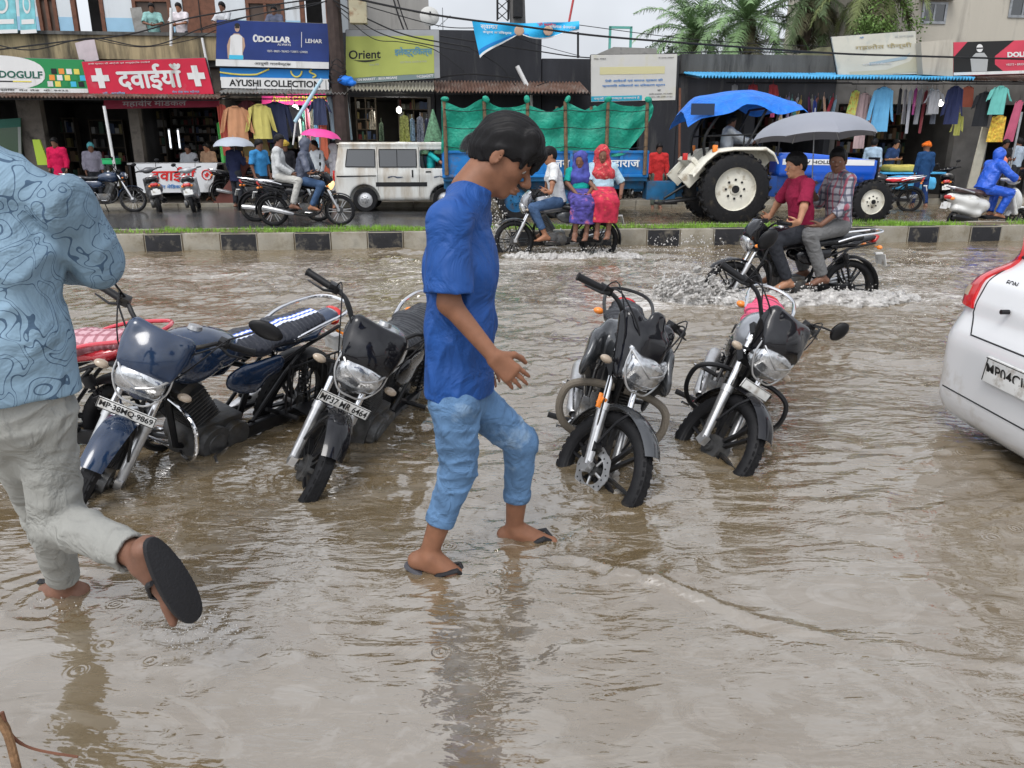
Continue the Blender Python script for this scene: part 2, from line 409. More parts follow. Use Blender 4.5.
def hair_short(c, f, u, S, vox, m, parent, off, fringe=0.0, strands=0, seed=1, low=-0.035, vol=1.0):
    f = Vector(f).normalized(); u = Vector(u); u = (u - f * u.dot(f)).normalized(); s = u.cross(f)
    P = lambda a, b, h: c + f * a * S + s * b * S + u * h * S
    h = SDF(vox); th = 0.013 * vol
    h.ell(P(-0.012, 0, 0.032), (0.104 * S, 0.0815 * S, 0.094 * S), f, u, 0.01); h.ell(P(0.006, 0, 0.052), ((0.098 + th * .6) * S, (0.074 + th * .5) * S, (0.078 + th) * S), f, u, 0.02)
    h.ell(P(-0.03, 0, -0.005), (0.083 * S, 0.077 * S, 0.082 * S), f, u, 0.02)
    h.cutplane(P(0, 0, low), -(u * 1.0) + f * 0.35)
    h.p.append(('e', A3(P(0.125, 0, -0.045)), (0.10 * S, 0.14 * S, 0.100 * S), np.array([f, s, u], np.float32), 0.006, True))
    for q in (1, -1): h.ell(P(0.022, q * 0.088, -0.028), (0.040 * S, 0.03 * S, 0.040 * S), f, u, 0.005, sub=True)
    if fringe:
        for k in range(9):
            q = (k - 4) / 4.0
            h.cone(P(0.055, q * 0.055, 0.098), P(0.100 - 0.03 * q * q, q * 0.062, 0.065), 0.026 * S, 0.020 * S, 0.012)
            h.cone(P(0.100 - 0.03 * q * q, q * 0.062, 0.065), P(0.112 - 0.04 * q * q, q * 0.064, 0.065 - fringe + 0.02 * (k % 3)), 0.020 * S, 0.007 * S, 0.010)
    h.field(lambda A: 0.0022 * np.sin(((A - A3(c)) @ A3(s)) * 430 + 2.2 * wavy(A, seed, 22)) + 0.0016 * wavy(A, seed + 1, 90))
    o = h.obj('hair', m, parent, off)
    if strands:
        rs = random.Random(seed); mb = MB()
        for i in range(strands):
            th_ = rs.uniform(0, 6.283); ph = rs.uniform(0, 1) ** 0.6 * 1.85
            dr = f * math.cos(th_) * math.sin(ph) + s * math.sin(th_) * math.sin(ph) + u * math.cos(ph)
            if dr.dot(f) > 0.30 and dr.dot(u) < 0.25 or dr.dot(f) > -.25 and dr.dot(u) < .02: continue
            p = P(-0.012, 0, 0.034) + f * dr.dot(f) * 0.121 * S + s * dr.dot(s) * 0.090 * S + u * dr.dot(u) * 0.117 * S
            tg = (f * 0.9 - u * 0.15 + s * rs.uniform(-0.5, 0.5)); tg = tg - dr * tg.dot(dr)
            if dr.dot(f) < 0.1: tg = (-u + f * rs.uniform(-0.2, 0.5)); tg = tg - dr * tg.dot(dr)
            if tg.length < 0.05: continue
            tg.normalize(); L = rs.uniform(0.02, 0.05) * S; b = tg.cross(dr).normalized() * 0.0009
            pts = [p, p + tg * L * 0.5 + dr * 0.005, p + tg * L + dr * rs.uniform(-0.003, 0.017)]
            mb.add([pts[0] - b, pts[0] + b, pts[1] + b, pts[1] - b, pts[2]], [(0, 1, 2, 3), (3, 2, 4)])
        obj('hair_strands', mb, mat('hair_sheen', (.016, .015, .016), .32, spec=.6), o, smooth=0)
    return o
def eyes(c, f, u, S, parent, off):
    f = Vector(f).normalized(); u = Vector(u); u = (u - f * u.dot(f)).normalized(); s = u.cross(f)
    for q in (1, -1):
        e = MB(); p = c + f * 0.0800 * S + s * q * 0.031 * S - u * 0.002 * S - off; e.ell(p, (0.0118 * S,) * 3, 14, 10)
        o = obj('eye', e, M_eye, parent)
        i = MB(); a = (f - u * 0.25).normalized(); i.ell(p + a * 0.0074 * S, (0.0055 * S,) * 3, 10, 8); obj('iris', i, M_iris, o)
def mirror_pt(p): return Vector((p[0], -p[1], p[2]))
def person(label, J, base, S=1.0, vox=0.008, skin=None, top=None, bot=None, hair='short', hair_m=None, sandals=None, hands=('relax', 'relax'), rot=None, name='person', group=None, eye=False, strands=0, fringe=0.0, wide=1.0, belly=0.0, palmL=None, palmR=None, hs=1.0, hlow=-0.035):
    """J: joints as Vectors in the frame of rot (a Matrix) or world. base: where the person's Empty goes."""
    M = rot if rot is not None else Matrix.Identity(4)
    Q = {}
    for k, v in J.items():
        Q[k] = (M.to_3x3() @ Vector(v)) if k in ('hf', 'hu') else (M @ Vector(v))
    base = Vector(base); skin = skin or M_skin
    root = thing(name, label, 'person', base, 0, group)
    rt = (Q['sR'] - Q['sL']).normalized(); pel, che, nek, hed = Q['pel'], Q['che'], Q['nek'], Q['hed']
    mid = pel.lerp(che, 0.5); cf = rt.cross((che - pel).normalized())         # chest side vector and forward
    if cf.dot(Q['hf']) < 0: cf = -cf
    b = SDF(vox); rmin = vox * 0.55
    hip = (Q['tR'] - Q['tL']).normalized()
    b.cone(pel, mid, 0.105 * S, 0.098 * S, 0.04, side=hip, flat=(1.25 * wide, 0.9 + belly)); b.cone(mid, che, 0.098 * S, 0.112 * S, 0.04, side=rt, flat=(1.25 * wide, 0.9 + belly * .6))
    b.cone(che, nek - (nek - che) * 0.25, 0.11 * S, 0.055 * S, 0.05, side=rt, flat=(1.2, 0.85))
    for q in 'LR':
        b.cone(nek - (nek - che) * 0.15, Q['s' + q], 0.045 * S, 0.048 * S, 0.04)
        b.chain([Q['s' + q], Q['e' + q], Q['w' + q]], [0.048 * S * wide, 0.037 * S, 0.025 * S], 0.02)
        b.chain([Q['t' + q], Q['k' + q]], [0.082 * S * wide, 0.053 * S], 0.03)
        kc = Q['k' + q].lerp(Q['a' + q], 0.3)
        b.chain([Q['k' + q], kc, Q['a' + q]], [0.052 * S, 0.052 * S, 0.034 * S], 0.02)
        a, o = Q['a' + q], Q['o' + q]; fd = (o - a); ln = fd.length; fd.normalize()
        dn = (Q['a' + q] - Q['k' + q]).normalized(); sd_ = fd.cross(dn).normalized(); dn = sd_.cross(fd).normalized()
        if dn.dot(Q['a' + q] - Q['k' + q]) < 0: dn = -dn
        heel = a - fd * 0.035 * S + dn * 0.035 * S; ball = a + fd * ln * 0.70 + dn * 0.030 * S; 
        b.chain([a, heel], [0.036 * S, 0.030 * S], 0.02)
        b.cone(a + fd * 0.02, ball, 0.038 * S, 0.024 * S, 0.02, side=sd_, flat=(1.2, 1)); b.cone(heel, ball, 0.028 * S, 0.022 * S, 0.02, side=sd_, flat=(1.3, 1))
        for i in range(5):
            z = (i - 2) * 0.017 * S * (1 if (q == 'L') else -1)
            l = [1.0, 0.97, 0.92, 0.86, 0.78][i]
            b.cone(ball + sd_ * z * 0.9, a + fd * ln * l + dn * 0.036 * S + sd_ * z * 1.15, max(rmin, 0.013 * S), max(rmin, (0.012 if i == 0 else 0.0085) * S), 0.005)
        w = Q['w' + q]; e = Q['e' + q]; hd = Q.get('h' + q)
        d = (hd - w).normalized() if hd is not None else (w - e).normalized()
        kind = hands[0 if q == 'L' else 1]; pn = {'L': palmL, 'R': palmR}[q]
        inward = (che - w) if pn is None else (M.to_3x3() @ Vector(pn)); 
        side = 1 if q == 'L' else -1
        n_ = (inward - d * inward.dot(d)).normalized(); th = 1 if (n_.cross(d)).dot(cf if kind != 'grip' else -rt * side) > 0 else -1
        hand(b, w, d, n_, S, {'relax': 0.35, 'grip': 1.05, 'open': 0.12, 'rest': 0.3}[kind], th, rmin=rmin)
    head_sdf(b, hed, Q['hf'], Q['hu'], S * hs, nek, detail=vox < 0.013)
    body = b.obj('body', skin, root, base)
    if eye: eyes(hed, Q['hf'], Q['hu'], S * hs, root, base)
    # ---- top
    if top:
        g = top.get('g', 0.010); t = SDF(top.get('vox', vox)); sl = top.get('sleeve', 0.85)
        hem = pel - (che - pel).normalized() * top.get('drop', 0.06)
        t.cone(mid, hem, (0.098 + g * 1.4) * S, (0.104 + g * 1.7) * S, 0.03, side=hip, flat=(1.27 * wide, 0.93 + belly), cut=1)
        t.cone(mid, che, (0.098 + g * 1.4) * S, (0.112 + g) * S, 0.04, side=rt, flat=(1.27 * wide, 0.93 + belly * .6))
        t.cone(che, nek - (nek - che) * 0.22, (0.112 + g) * S, (0.056 + g) * S, 0.05, side=rt, flat=(1.22, 0.88))
        for q in 'LR':
            s0, e0, w0 = Q['s' + q], Q['e' + q], Q['w' + q]
            t.cone(nek - (nek - che) * 0.12, s0, (0.045 + g) * S, (0.052 + g) * S, 0.04)
            ls = top.get('loose', 1.0)
            if sl <= 0.5:
                e = s0.lerp(e0, sl * 2); t.cone(s0, e, (0.050 + g) * S, (0.045 + g * 1.6 * ls) * S, 0.025, cut=1)
                t.cone(s0.lerp(e, 0.6), e + (e - s0).normalized() * 0.03, 0.032 * S, (0.045 + g * 1.6 * ls) * S - max(0.006, vox * .8), 0.003, sub=True)
            else:
                t.cone(s0, e0, (0.050 + g) * S, (0.040 + g) * S, 0.025); e = e0.lerp(w0, (sl - 0.5) * 2)
                t.cone(e0, e, (0.040 + g) * S, (0.030 + g * 1.2 * ls) * S, 0.02, cut=1)
        if top.get('collar'):
            up = (hed - nek).normalized()
            for k in range(12):
                a = 2 * math.pi * k / 12; a2 = 2 * math.pi * (k + 1) / 12; c0 = nek + up * 0.01
                r_ = 0.066 * S; t.cone(c0 + (rt * math.cos(a) + cf * math.sin(a)) * r_, c0 + (rt * math.cos(a2) + cf * math.sin(a2)) * r_, 0.014 * S, 0.014 * S, 0.006)
        if top.get('crew'):
            for k in range(14):
                a = 2 * math.pi * k / 14; a2 = 2 * math.pi * (k + 1) / 14; c0 = nek - (nek - che).normalized() * .005
                t.cone(c0 + (rt * math.cos(a) + cf * math.sin(a)) * .064, c0 + (rt * math.cos(a2) + cf * math.sin(a2)) * .064, .010, .010, .012)
        fa = top.get('fold', 0.006); seed = top.get('seed', 3)
        t.field(lambda A: folds(A, seed, top.get('ff', 30), fa, (1, 1, .5)) + fa * .35 * wavy(A, seed + 9, 24))
        if top.get('clip'): t.post.append((A3(hem - (hem - mid).normalized() * .02), A3((hem - mid).normalized())))
        if top.get('extra'): top['extra'](t, Q, S)
        t.obj(top.get('name', 'shirt'), top['m'], root, base)
    if bot:
        g = bot.get('g', 0.012); t = SDF(bot.get('vox', vox)); L = bot.get('len', 0.93)
        t.cone(pel + (che - pel).normalized() * bot.get('rise', 0.03), pel - (che - pel).normalized() * 0.03, (0.106 + g * .5) * S, (0.107 + g * .6) * S, 0.04, side=hip, flat=(1.26 * wide, 0.92))
        wd = bot.get('wide', 1.0)
        for q in 'LR':
            h0, k0, a0 = Q['t' + q], Q['k' + q], Q['a' + q]; e = k0.lerp(a0, L)
            t.cone(h0, k0, (0.079 + g) * S * wide, (0.056 + g) * S * wd, 0.03)
            t.cone(k0, e, (0.055 + g) * S * wd, (0.040 + g * 1.1) * S * wd, 0.02, cut=1)
            t.cone(e - (e - k0).normalized() * 0.06, e + (e - k0).normalized() * 0.03, (0.036) * S, (0.038 + g * .8) * S * wd - 0.002, 0.002, sub=True)
            if bot.get('cuff'):
                t.cone(e - (e - k0).normalized() * 0.035, e, (0.048 + g) * S, (0.046 + g) * S, 0.003, cut=2)
        fa = bot.get('fold', 0.006); seed = bot.get('seed', 5)
        ks = [Q['kL'], Q['kR']]
        def ff(A):
            near = np.minimum(*[np.linalg.norm(A - A3(k), axis=1) for k in ks]); w = 0.5 + 1.1 * np.exp(-(near / 0.13) ** 2)
            return w * (folds(A, seed, 62, fa * 1.3, (.55, .55, 1.25)) + folds(A, seed + 3, 40, fa, (.8, .8, .5)) * .6)
        t.field(ff)
        if bot.get('extra'): bot['extra'](t, Q, S)
        t.obj(bot.get('name', 'trousers'), bot['m'], root, base)
    hm = hair_m or M_hair; hf = Q['hf']; hu = Q['hu']
    if hair == 'short': hair_short(hed, hf, hu, S * hs, max(0.004, vox * 0.7), hm, root, base, fringe=fringe, strands=strands, seed=4, low=hlow)
    elif hair == 'hood' or hair == 'veil':
        f = Vector(hf).normalized(); u = Vector(hu); u = (u - f * u.dot(f)).normalized(); s = u.cross(f)
        h = SDF(vox); th = 0.02
        h.ell(hed + u * 0.03 * S - f * 0.015, (0.118 * S, 0.100 * S, 0.125 * S), f, u, 0.02)
        h.cone(hed - u * 0.03 - f * 0.02, nek + u * 0.01, 0.095 * S, 0.085 * S, 0.03)
        if hair == 'veil':
            h.cone(nek, che + cf * 0.02, 0.10 * S, 0.135 * S, 0.05, side=rt, flat=(1.45, 0.95)); h.cone(nek, mid + rt * 0.10, 0.07, 0.06, 0.04)
            h.cone(hed + u * 0.05 - f * 0.08, che - cf * 0.10, 0.07, 0.07, 0.04, side=rt, flat=(1.5, 0.5))
        h.ell(hed + f * 0.105 * S - u * 0.015, (0.095 * S, 0.062 * S, 0.088 * S), f, u, 0.006, sub=True)
        h.field(lambda A: 0.005 * wavy(A, 8, 50)); h.obj('hood' if hair == 'hood' else 'headscarf', hm, root, base)
    elif hair == 'turban':
        h = MB(); f = Vector(hf).normalized(); u = Vector(hu); u = (u - f * u.dot(f)).normalized(); s = u.cross(f)
        for i in range(5):
            rr = [0.104, 0.110, 0.104, 0.088, 0.055][i] * S; c = hed + u * (0.035 + 0.024 * i) * S - base
            h.tube([c + (f * math.cos(a) * rr * 1.05 + s * math.sin(a) * rr * 0.9) + u * 0.015 * math.sin(a + i) for a in [2 * math.pi * k / 18 for k in range(18)]], 0.022 * S, 7, closed=True)
        h.ell(hed + u * 0.10 * S - base, (0.075 * S, 0.075 * S, 0.055 * S)); obj('turban', h, hm, root)
    if sandals:
        for q in 'LR':
            a, o = Q['a' + q], Q['o' + q]; fd = (o - a); ln = fd.length; fd.normalize(); dn = (Q['a' + q] - Q['k' + q]).normalized()
            sd_ = fd.cross(dn).normalized(); dn = sd_.cross(fd).normalized()
            if dn.dot(Q['a' + q] - Q['k' + q]) < 0: dn = -dn
            c = a + dn * (0.072 * S) - base; out = []
            for k in range(28):
                t = 2 * math.pi * k / 28; x = math.cos(t); y = math.sin(t); X = (ln - 0.01) / 2 - 0.02 + x * ((ln + 0.09 * S) / 2); W = (0.043 + 0.007 * x) * S * 1.05 * (abs(y) ** 0.75) * (1 if y > 0 else -1)
                out.append((X, W))
            mb = MB(); mb.prism(out, c, fd, sd_, dn, 0.018); so = obj('sandal', mb, sandals, root, bevel=0.003)
            st = MB(); toe = a + fd * ln * 0.80 + dn * 0.04 * S - base
            for z in (1, -1):
                st.tube([toe + dn * 0.02, toe + dn * -0.016 * S, a + fd * ln * 0.55 + sd_ * z * 0.030 * S - dn * 0.010 * S - base, a + fd * ln * 0.28 + sd_ * z * 0.046 * S + dn * 0.035 * S - base, a + fd * ln * 0.22 + sd_ * z * 0.046 * S + dn * 0.062 * S - base], [0.005, 0.007, 0.011, 0.010, 0.008], 8, flat=0.7)
            obj('strap', st, M_sole, so)
    return root
# standing figure in a local frame: x forward, y left, z up, feet at z=0
def stand(H=1.65, lean=0.0, arms='down', look=(1, 0, -0.1), stride=0.0):
    k = H / 1.68; J = dict(pel=(0, 0, 0.93 * k), che=(lean * .6, 0, 1.27 * k), nek=(lean, 0, 1.42 * k), hed=(lean + 0.03, 0, 1.55 * k), hf=look, hu=(0.05, 0, 1),
             sL=(lean * .8, 0.18 * k, 1.37 * k), sR=(lean * .8, -0.18 * k, 1.37 * k), tL=(0, 0.09 * k, 0.88 * k), tR=(0, -0.09 * k, 0.88 * k),
             kL=(stride * .5 + .02, 0.10 * k, 0.48 * k), kR=(-stride * .3 + .02, -0.10 * k, 0.48 * k), aL=(stride, 0.10 * k, 0.085), aR=(-stride, -0.10 * k, 0.085), oL=(stride + .16, 0.12, 0.04), oR=(-stride + .16, -0.12, 0.04))
    if arms == 'down': J.update(eL=(0, .23 * k, 1.1 * k), eR=(0, -.23 * k, 1.1 * k), wL=(.06, .22 * k, .87 * k), wR=(.06, -.22 * k, .87 * k))
    elif arms == 'front': J.update(eL=(.08, .23 * k, 1.12 * k), eR=(.08, -.23 * k, 1.12 * k), wL=(.28, .12 * k, 1.12 * k), wR=(.28, -.12 * k, 1.12 * k))
    elif arms == 'umbrella': J.update(eL=(0, .23 * k, 1.1 * k), eR=(.10, -.22 * k, 1.12 * k), wL=(.06, .22 * k, .87 * k), wR=(.20, -.14 * k, 1.30 * k))
    elif arms == 'rail': J.update(eL=(.16, .24 * k, 1.13 * k), eR=(.16, -.24 * k, 1.13 * k), wL=(.34, .06 * k, 1.06 * k), wR=(.34, -.06 * k, 1.06 * k))
    return J
# sitting astride: seat point at origin (x forward), height = seat above ground
def ride(seat=0.80, x=0.0, grip=None, lean=0.1, look=(1, 0, -0.1), peg=(0.10, 0.18, 0.30), k=1.0, handx=None):
    J = dict(pel=(x, 0, seat + .13), che=(x + lean * .75, 0, seat + .46 * k), nek=(x + lean, 0, seat + .61 * k), hed=(x + lean + .04, 0, seat + .74 * k), hf=look, hu=(0.05, 0, 1),
             sL=(x + lean * .85, .18 * k, seat + .56 * k), sR=(x + lean * .85, -.18 * k, seat + .56 * k), tL=(x + .02, .09, seat + .09), tR=(x + .02, -.09, seat + .09),
             kL=(x + .40, .20, seat + .02), kR=(x + .40, -.20, seat + .02), aL=(x + peg[0], peg[1], peg[2] + .08), aR=(x + peg[0], -peg[1], peg[2] + .08), oL=(x + peg[0] + .17, peg[1] + .02, peg[2] + .05), oR=(x + peg[0] + .17, -peg[1] - .02, peg[2] + .05))
    if grip is not None:
        gx, gy, gz = grip; J.update(wL=(gx - .07, gy, gz + .03), wR=(gx - .07, -gy, gz + .03), hL=(gx + .05, gy - .02, gz), hR=(gx + .05, -gy + .02, gz),
                                    eL=((x + gx) / 2 + .02, .30, seat + .36), eR=((x + gx) / 2 + .02, -.30, seat + .36))
    else:
        J.update(eL=(x + lean + .04, .24, seat + .30), eR=(x + lean + .04, -.24, seat + .30), wL=(x + .28, .16, seat + .15), wR=(x + .28, -.16, seat + .15))
    return J
M_tyre = mat('tyre_rubber', (0.009, 0.009, 0.010), 0.6, var=0.3, vs=20, bump=0.15, bs=90, dirt=(0.05, 0.042, 0.03), dirts=6, dirta=0.15, spec=.2)
M_blackm = mat('black_metal', (0.010, 0.010, 0.011), 0.35, var=0.3, vs=15, dirt=(0.05, 0.042, 0.03), dirts=9, dirta=0.15)
M_engine = mat('engine_alloy', (0.10, 0.10, 0.10), 0.45, 0.7, var=0.35, vs=18, bump=0.2, bs=60, dirt=(0.09, 0.075, 0.055), dirts=8, dirta=0.4)
M_chrome = mat('chrome', (0.72, 0.72, 0.73), 0.12, 1.0)
M_alloy = mat('brushed_alloy', (0.50, 0.50, 0.50), 0.32, 0.85, var=0.15, vs=20)
M_plastic = mat('black_plastic', (0.010, 0.010, 0.011), 0.42, bump=0.1, bs=200, spec=.22)
M_gloss = mat('gloss_black', (0.007, 0.007, 0.009), 0.10, coat=0.35, bump=.02, bs=25)
M_seat = mat('seat_vinyl', (0.014, 0.015, 0.018), 0.33, bump=0.25, bs=60, spec=.4)
M_glass = mat('lamp_glass', (0.75, 0.76, 0.75), 0.06, spec=0.8, coat=1.0, var=0.15, vs=25)
M_lamp_lit = mat('headlamp_lit', (0.9, 0.58, 0.25), 0.3, emit=1.1)
M_amber = mat('amber_lens', (0.75, 0.22, 0.03), 0.2, coat=0.5); M_red_lens = mat('red_lens', (0.45, 0.015, 0.012), 0.2, coat=0.6)
M_clear = mat('clear_lens', (0.34, 0.27, 0.20), 0.12, coat=0.8)
M_mirror = mat('mirror_glass', (0.35, 0.36, 0.38), 0.03, 1.0)
M_plate = mat('plate_white', (0.62, 0.62, 0.60), 0.4, dirt=(0.25, 0.21, 0.16), dirts=12, dirta=0.35); M_ink = mat('plate_ink', (0.012, 0.012, 0.012), 0.5)
def smooth_path(pts, n=6):
    P = [Vector(p) for p in pts]; out = []
    for i in range(len(P) - 1):
        p0 = P[max(i - 1, 0)]; p1 = P[i]; p2 = P[i + 1]; p3 = P[min(i + 2, len(P) - 1)]
        for k in range(n):
            t = k / n; out.append(0.5 * ((2 * p1) + (p2 - p0) * t + (2 * p0 - 5 * p1 + 4 * p2 - p3) * t * t + (3 * p1 - p0 - 3 * p2 + p3) * t ** 3))
    out.append(P[-1]); return out
def bike_wheel(parent, c, M, r=0.30, wt=0.045, alloy=M_blackm, spokes='alloy', disc=False, lod=1, rim_line=None):
    """c wheel centre in bike frame, M transform (steering) or None"""
    N = 40 if lod else 24; k = 12
    t = MB(M); prof = []
    for i in range(k):
        a = 2 * math.pi * i / k; rr = r - 0.04 + 0.04 * math.cos(a); ww = wt * math.sin(a)
        if math.cos(a) > 0.8: rr = r - 0.003
        prof.append((rr, ww))
    t.lathe(prof, c, (0, 1, 0), N, closed_prof=True)
    if lod:                                                # tread blocks
        for i in range(44):
            a = 2 * math.pi * i / 44
            for s in (-1, 0, 1):
                aa = a + (0.07 if s == 0 else 0); d = Vector((math.cos(aa), 0, math.sin(aa))); tn = Vector((-math.sin(aa), 0, math.cos(aa)))
                m3 = Matrix((d, Vector((0, 1, 0)), tn)).transposed()
                t.box(Vector(c) + d * (r - 0.0045 - (0.006 if s else 0)) + Vector((0, s * wt * 0.52, 0)), (0.008, wt * 0.42, 0.024), m3)
    root = obj('tyre', t, M_tyre, None, smooth=40)
    e = bpy.data.objects.new('wheel', None); COL.objects.link(e); e.parent = parent; root.parent = e
    m = MB(M); R0 = r - 0.055
    m.lathe([(R0 + 0.006, -0.030), (R0 - 0.010, -0.030), (R0 - 0.022, -0.016), (R0 - 0.022, 0.016), (R0 - 0.010, 0.030), (R0 + 0.006, 0.030)], c, (0, 1, 0), N, closed_prof=True)
    c_ = Vector(c)
    if spokes == 'alloy':
        for i in range(6):
            a = 2 * math.pi * i / 6; d = Vector((math.cos(a), 0, math.sin(a))); tn = Vector((-math.sin(a), 0, math.cos(a)))
            for sg in (-1, 1):
                p0 = c_ + d * 0.03 + tn * 0.010 * sg; p1 = c_ + d * (R0 - 0.018) + tn * 0.030 * sg
                m.rings([[p + Vector((0, y, 0)) * w_ + tn * q * w_ for (y, q) in ((-0.012, -0.007), (0.012, -0.007), (0.012, 0.007), (-0.012, 0.007))] for p, w_ in ((p0, 1.2), (p1, 0.9))])
    else:
        for i in range(28):
            a = 2 * math.pi * i / 28; a2 = a + (0.35 if i % 2 else -0.35); sd = 0.022 * (1 if (i // 2) % 2 else -1)
            m.cyl(c_ + Vector((math.cos(a) * 0.035, sd, math.sin(a) * 0.035)), c_ + Vector((math.cos(a2) * (R0 - 0.02), 0, math.sin(a2) * (R0 - 0.02))), 0.0022, n=4)
    obj('rim', m, alloy, e)
    h = MB(M); h.cyl(c_ - Vector((0, 0.055, 0)), c_ + Vector((0, 0.055, 0)), 0.028, n=16)
    if not disc: h.cyl(c_ - Vector((0, 0.03, 0)), c_ + Vector((0, 0.045, 0)), 0.066, n=24)
    h.cyl(c_ - Vector((0, 0.075, 0)), c_ + Vector((0, 0.075, 0)), 0.010, n=10); obj('hub', h, M_engine, e)
    if disc:
        d_ = MB(M); y = -0.052; ri, ro = 0.070, 0.112; n_ = 32; vs = []; fs = []
        for q in (y - 0.002, y + 0.002):
            for i in range(n_):
                a = 2 * math.pi * i / n_; rr = ro + 0.004 * math.sin(a * 8)
                vs.append(c_ + Vector((math.cos(a) * ri, q, math.sin(a) * ri))); vs.append(c_ + Vector((math.cos(a) * rr, q, math.sin(a) * rr)))
        for i in range(n_):
            k2 = (i + 1) % n_; o = 2 * n_
            fs += [(2 * i, 2 * i + 1, 2 * k2 + 1, 2 * k2), (o + 2 * i, o + 2 * k2, o + 2 * k2 + 1, o + 2 * i + 1), (2 * i + 1, o + 2 * i + 1, o + 2 * k2 + 1, 2 * k2 + 1), (2 * i, 2 * k2, o + 2 * k2, o + 2 * i)]
        d_.add(vs, fs)
        for i in range(5):
            a = 2 * math.pi * i / 5; d_.cyl(c_ + Vector((math.cos(a) * 0.03, y, math.sin(a) * 0.03)), c_ + Vector((math.cos(a) * ri, y, math.sin(a) * ri)), 0.007, n=6)
        dk = obj('brake_disc', d_, M_alloy, e)
        hl = MB(M)
        for i in range(20):
            a = 2 * math.pi * i / 20; rr = 0.084 + 0.013 * (i % 2)
            hl.cyl(c_ + Vector((math.cos(a) * rr, y - 0.0035, math.sin(a) * rr)), c_ + Vector((math.cos(a) * rr, y + 0.0035, math.sin(a) * rr)), 0.0045, n=8)
        obj('disc_hole', hl, M_ink, dk)
    return e
def arc_fender(M, c, r, a0, a1, w, n=18, th=0.004, drop=0.35, taper=0.5, sharp=0.0):
    """front/rear mudguard: curved section swept round the wheel"""
    g = []
    for i in range(n + 1):
        a = a0 + (a1 - a0) * i / n; t = abs(2 * i / n - 1); ww = w * (1 - taper * max(0, t - 0.45) ** 1.5); row = []
        for j in range(9):
            q = (j - 4) / 4; rr = r - drop * w * abs(q) ** 2.2
            row.append(Vector(c) + Vector((math.cos(a) * rr, q * ww, math.sin(a) * rr)))
        g.append(row)
    mb = MB(M); mb.sheet(g, th); return mb
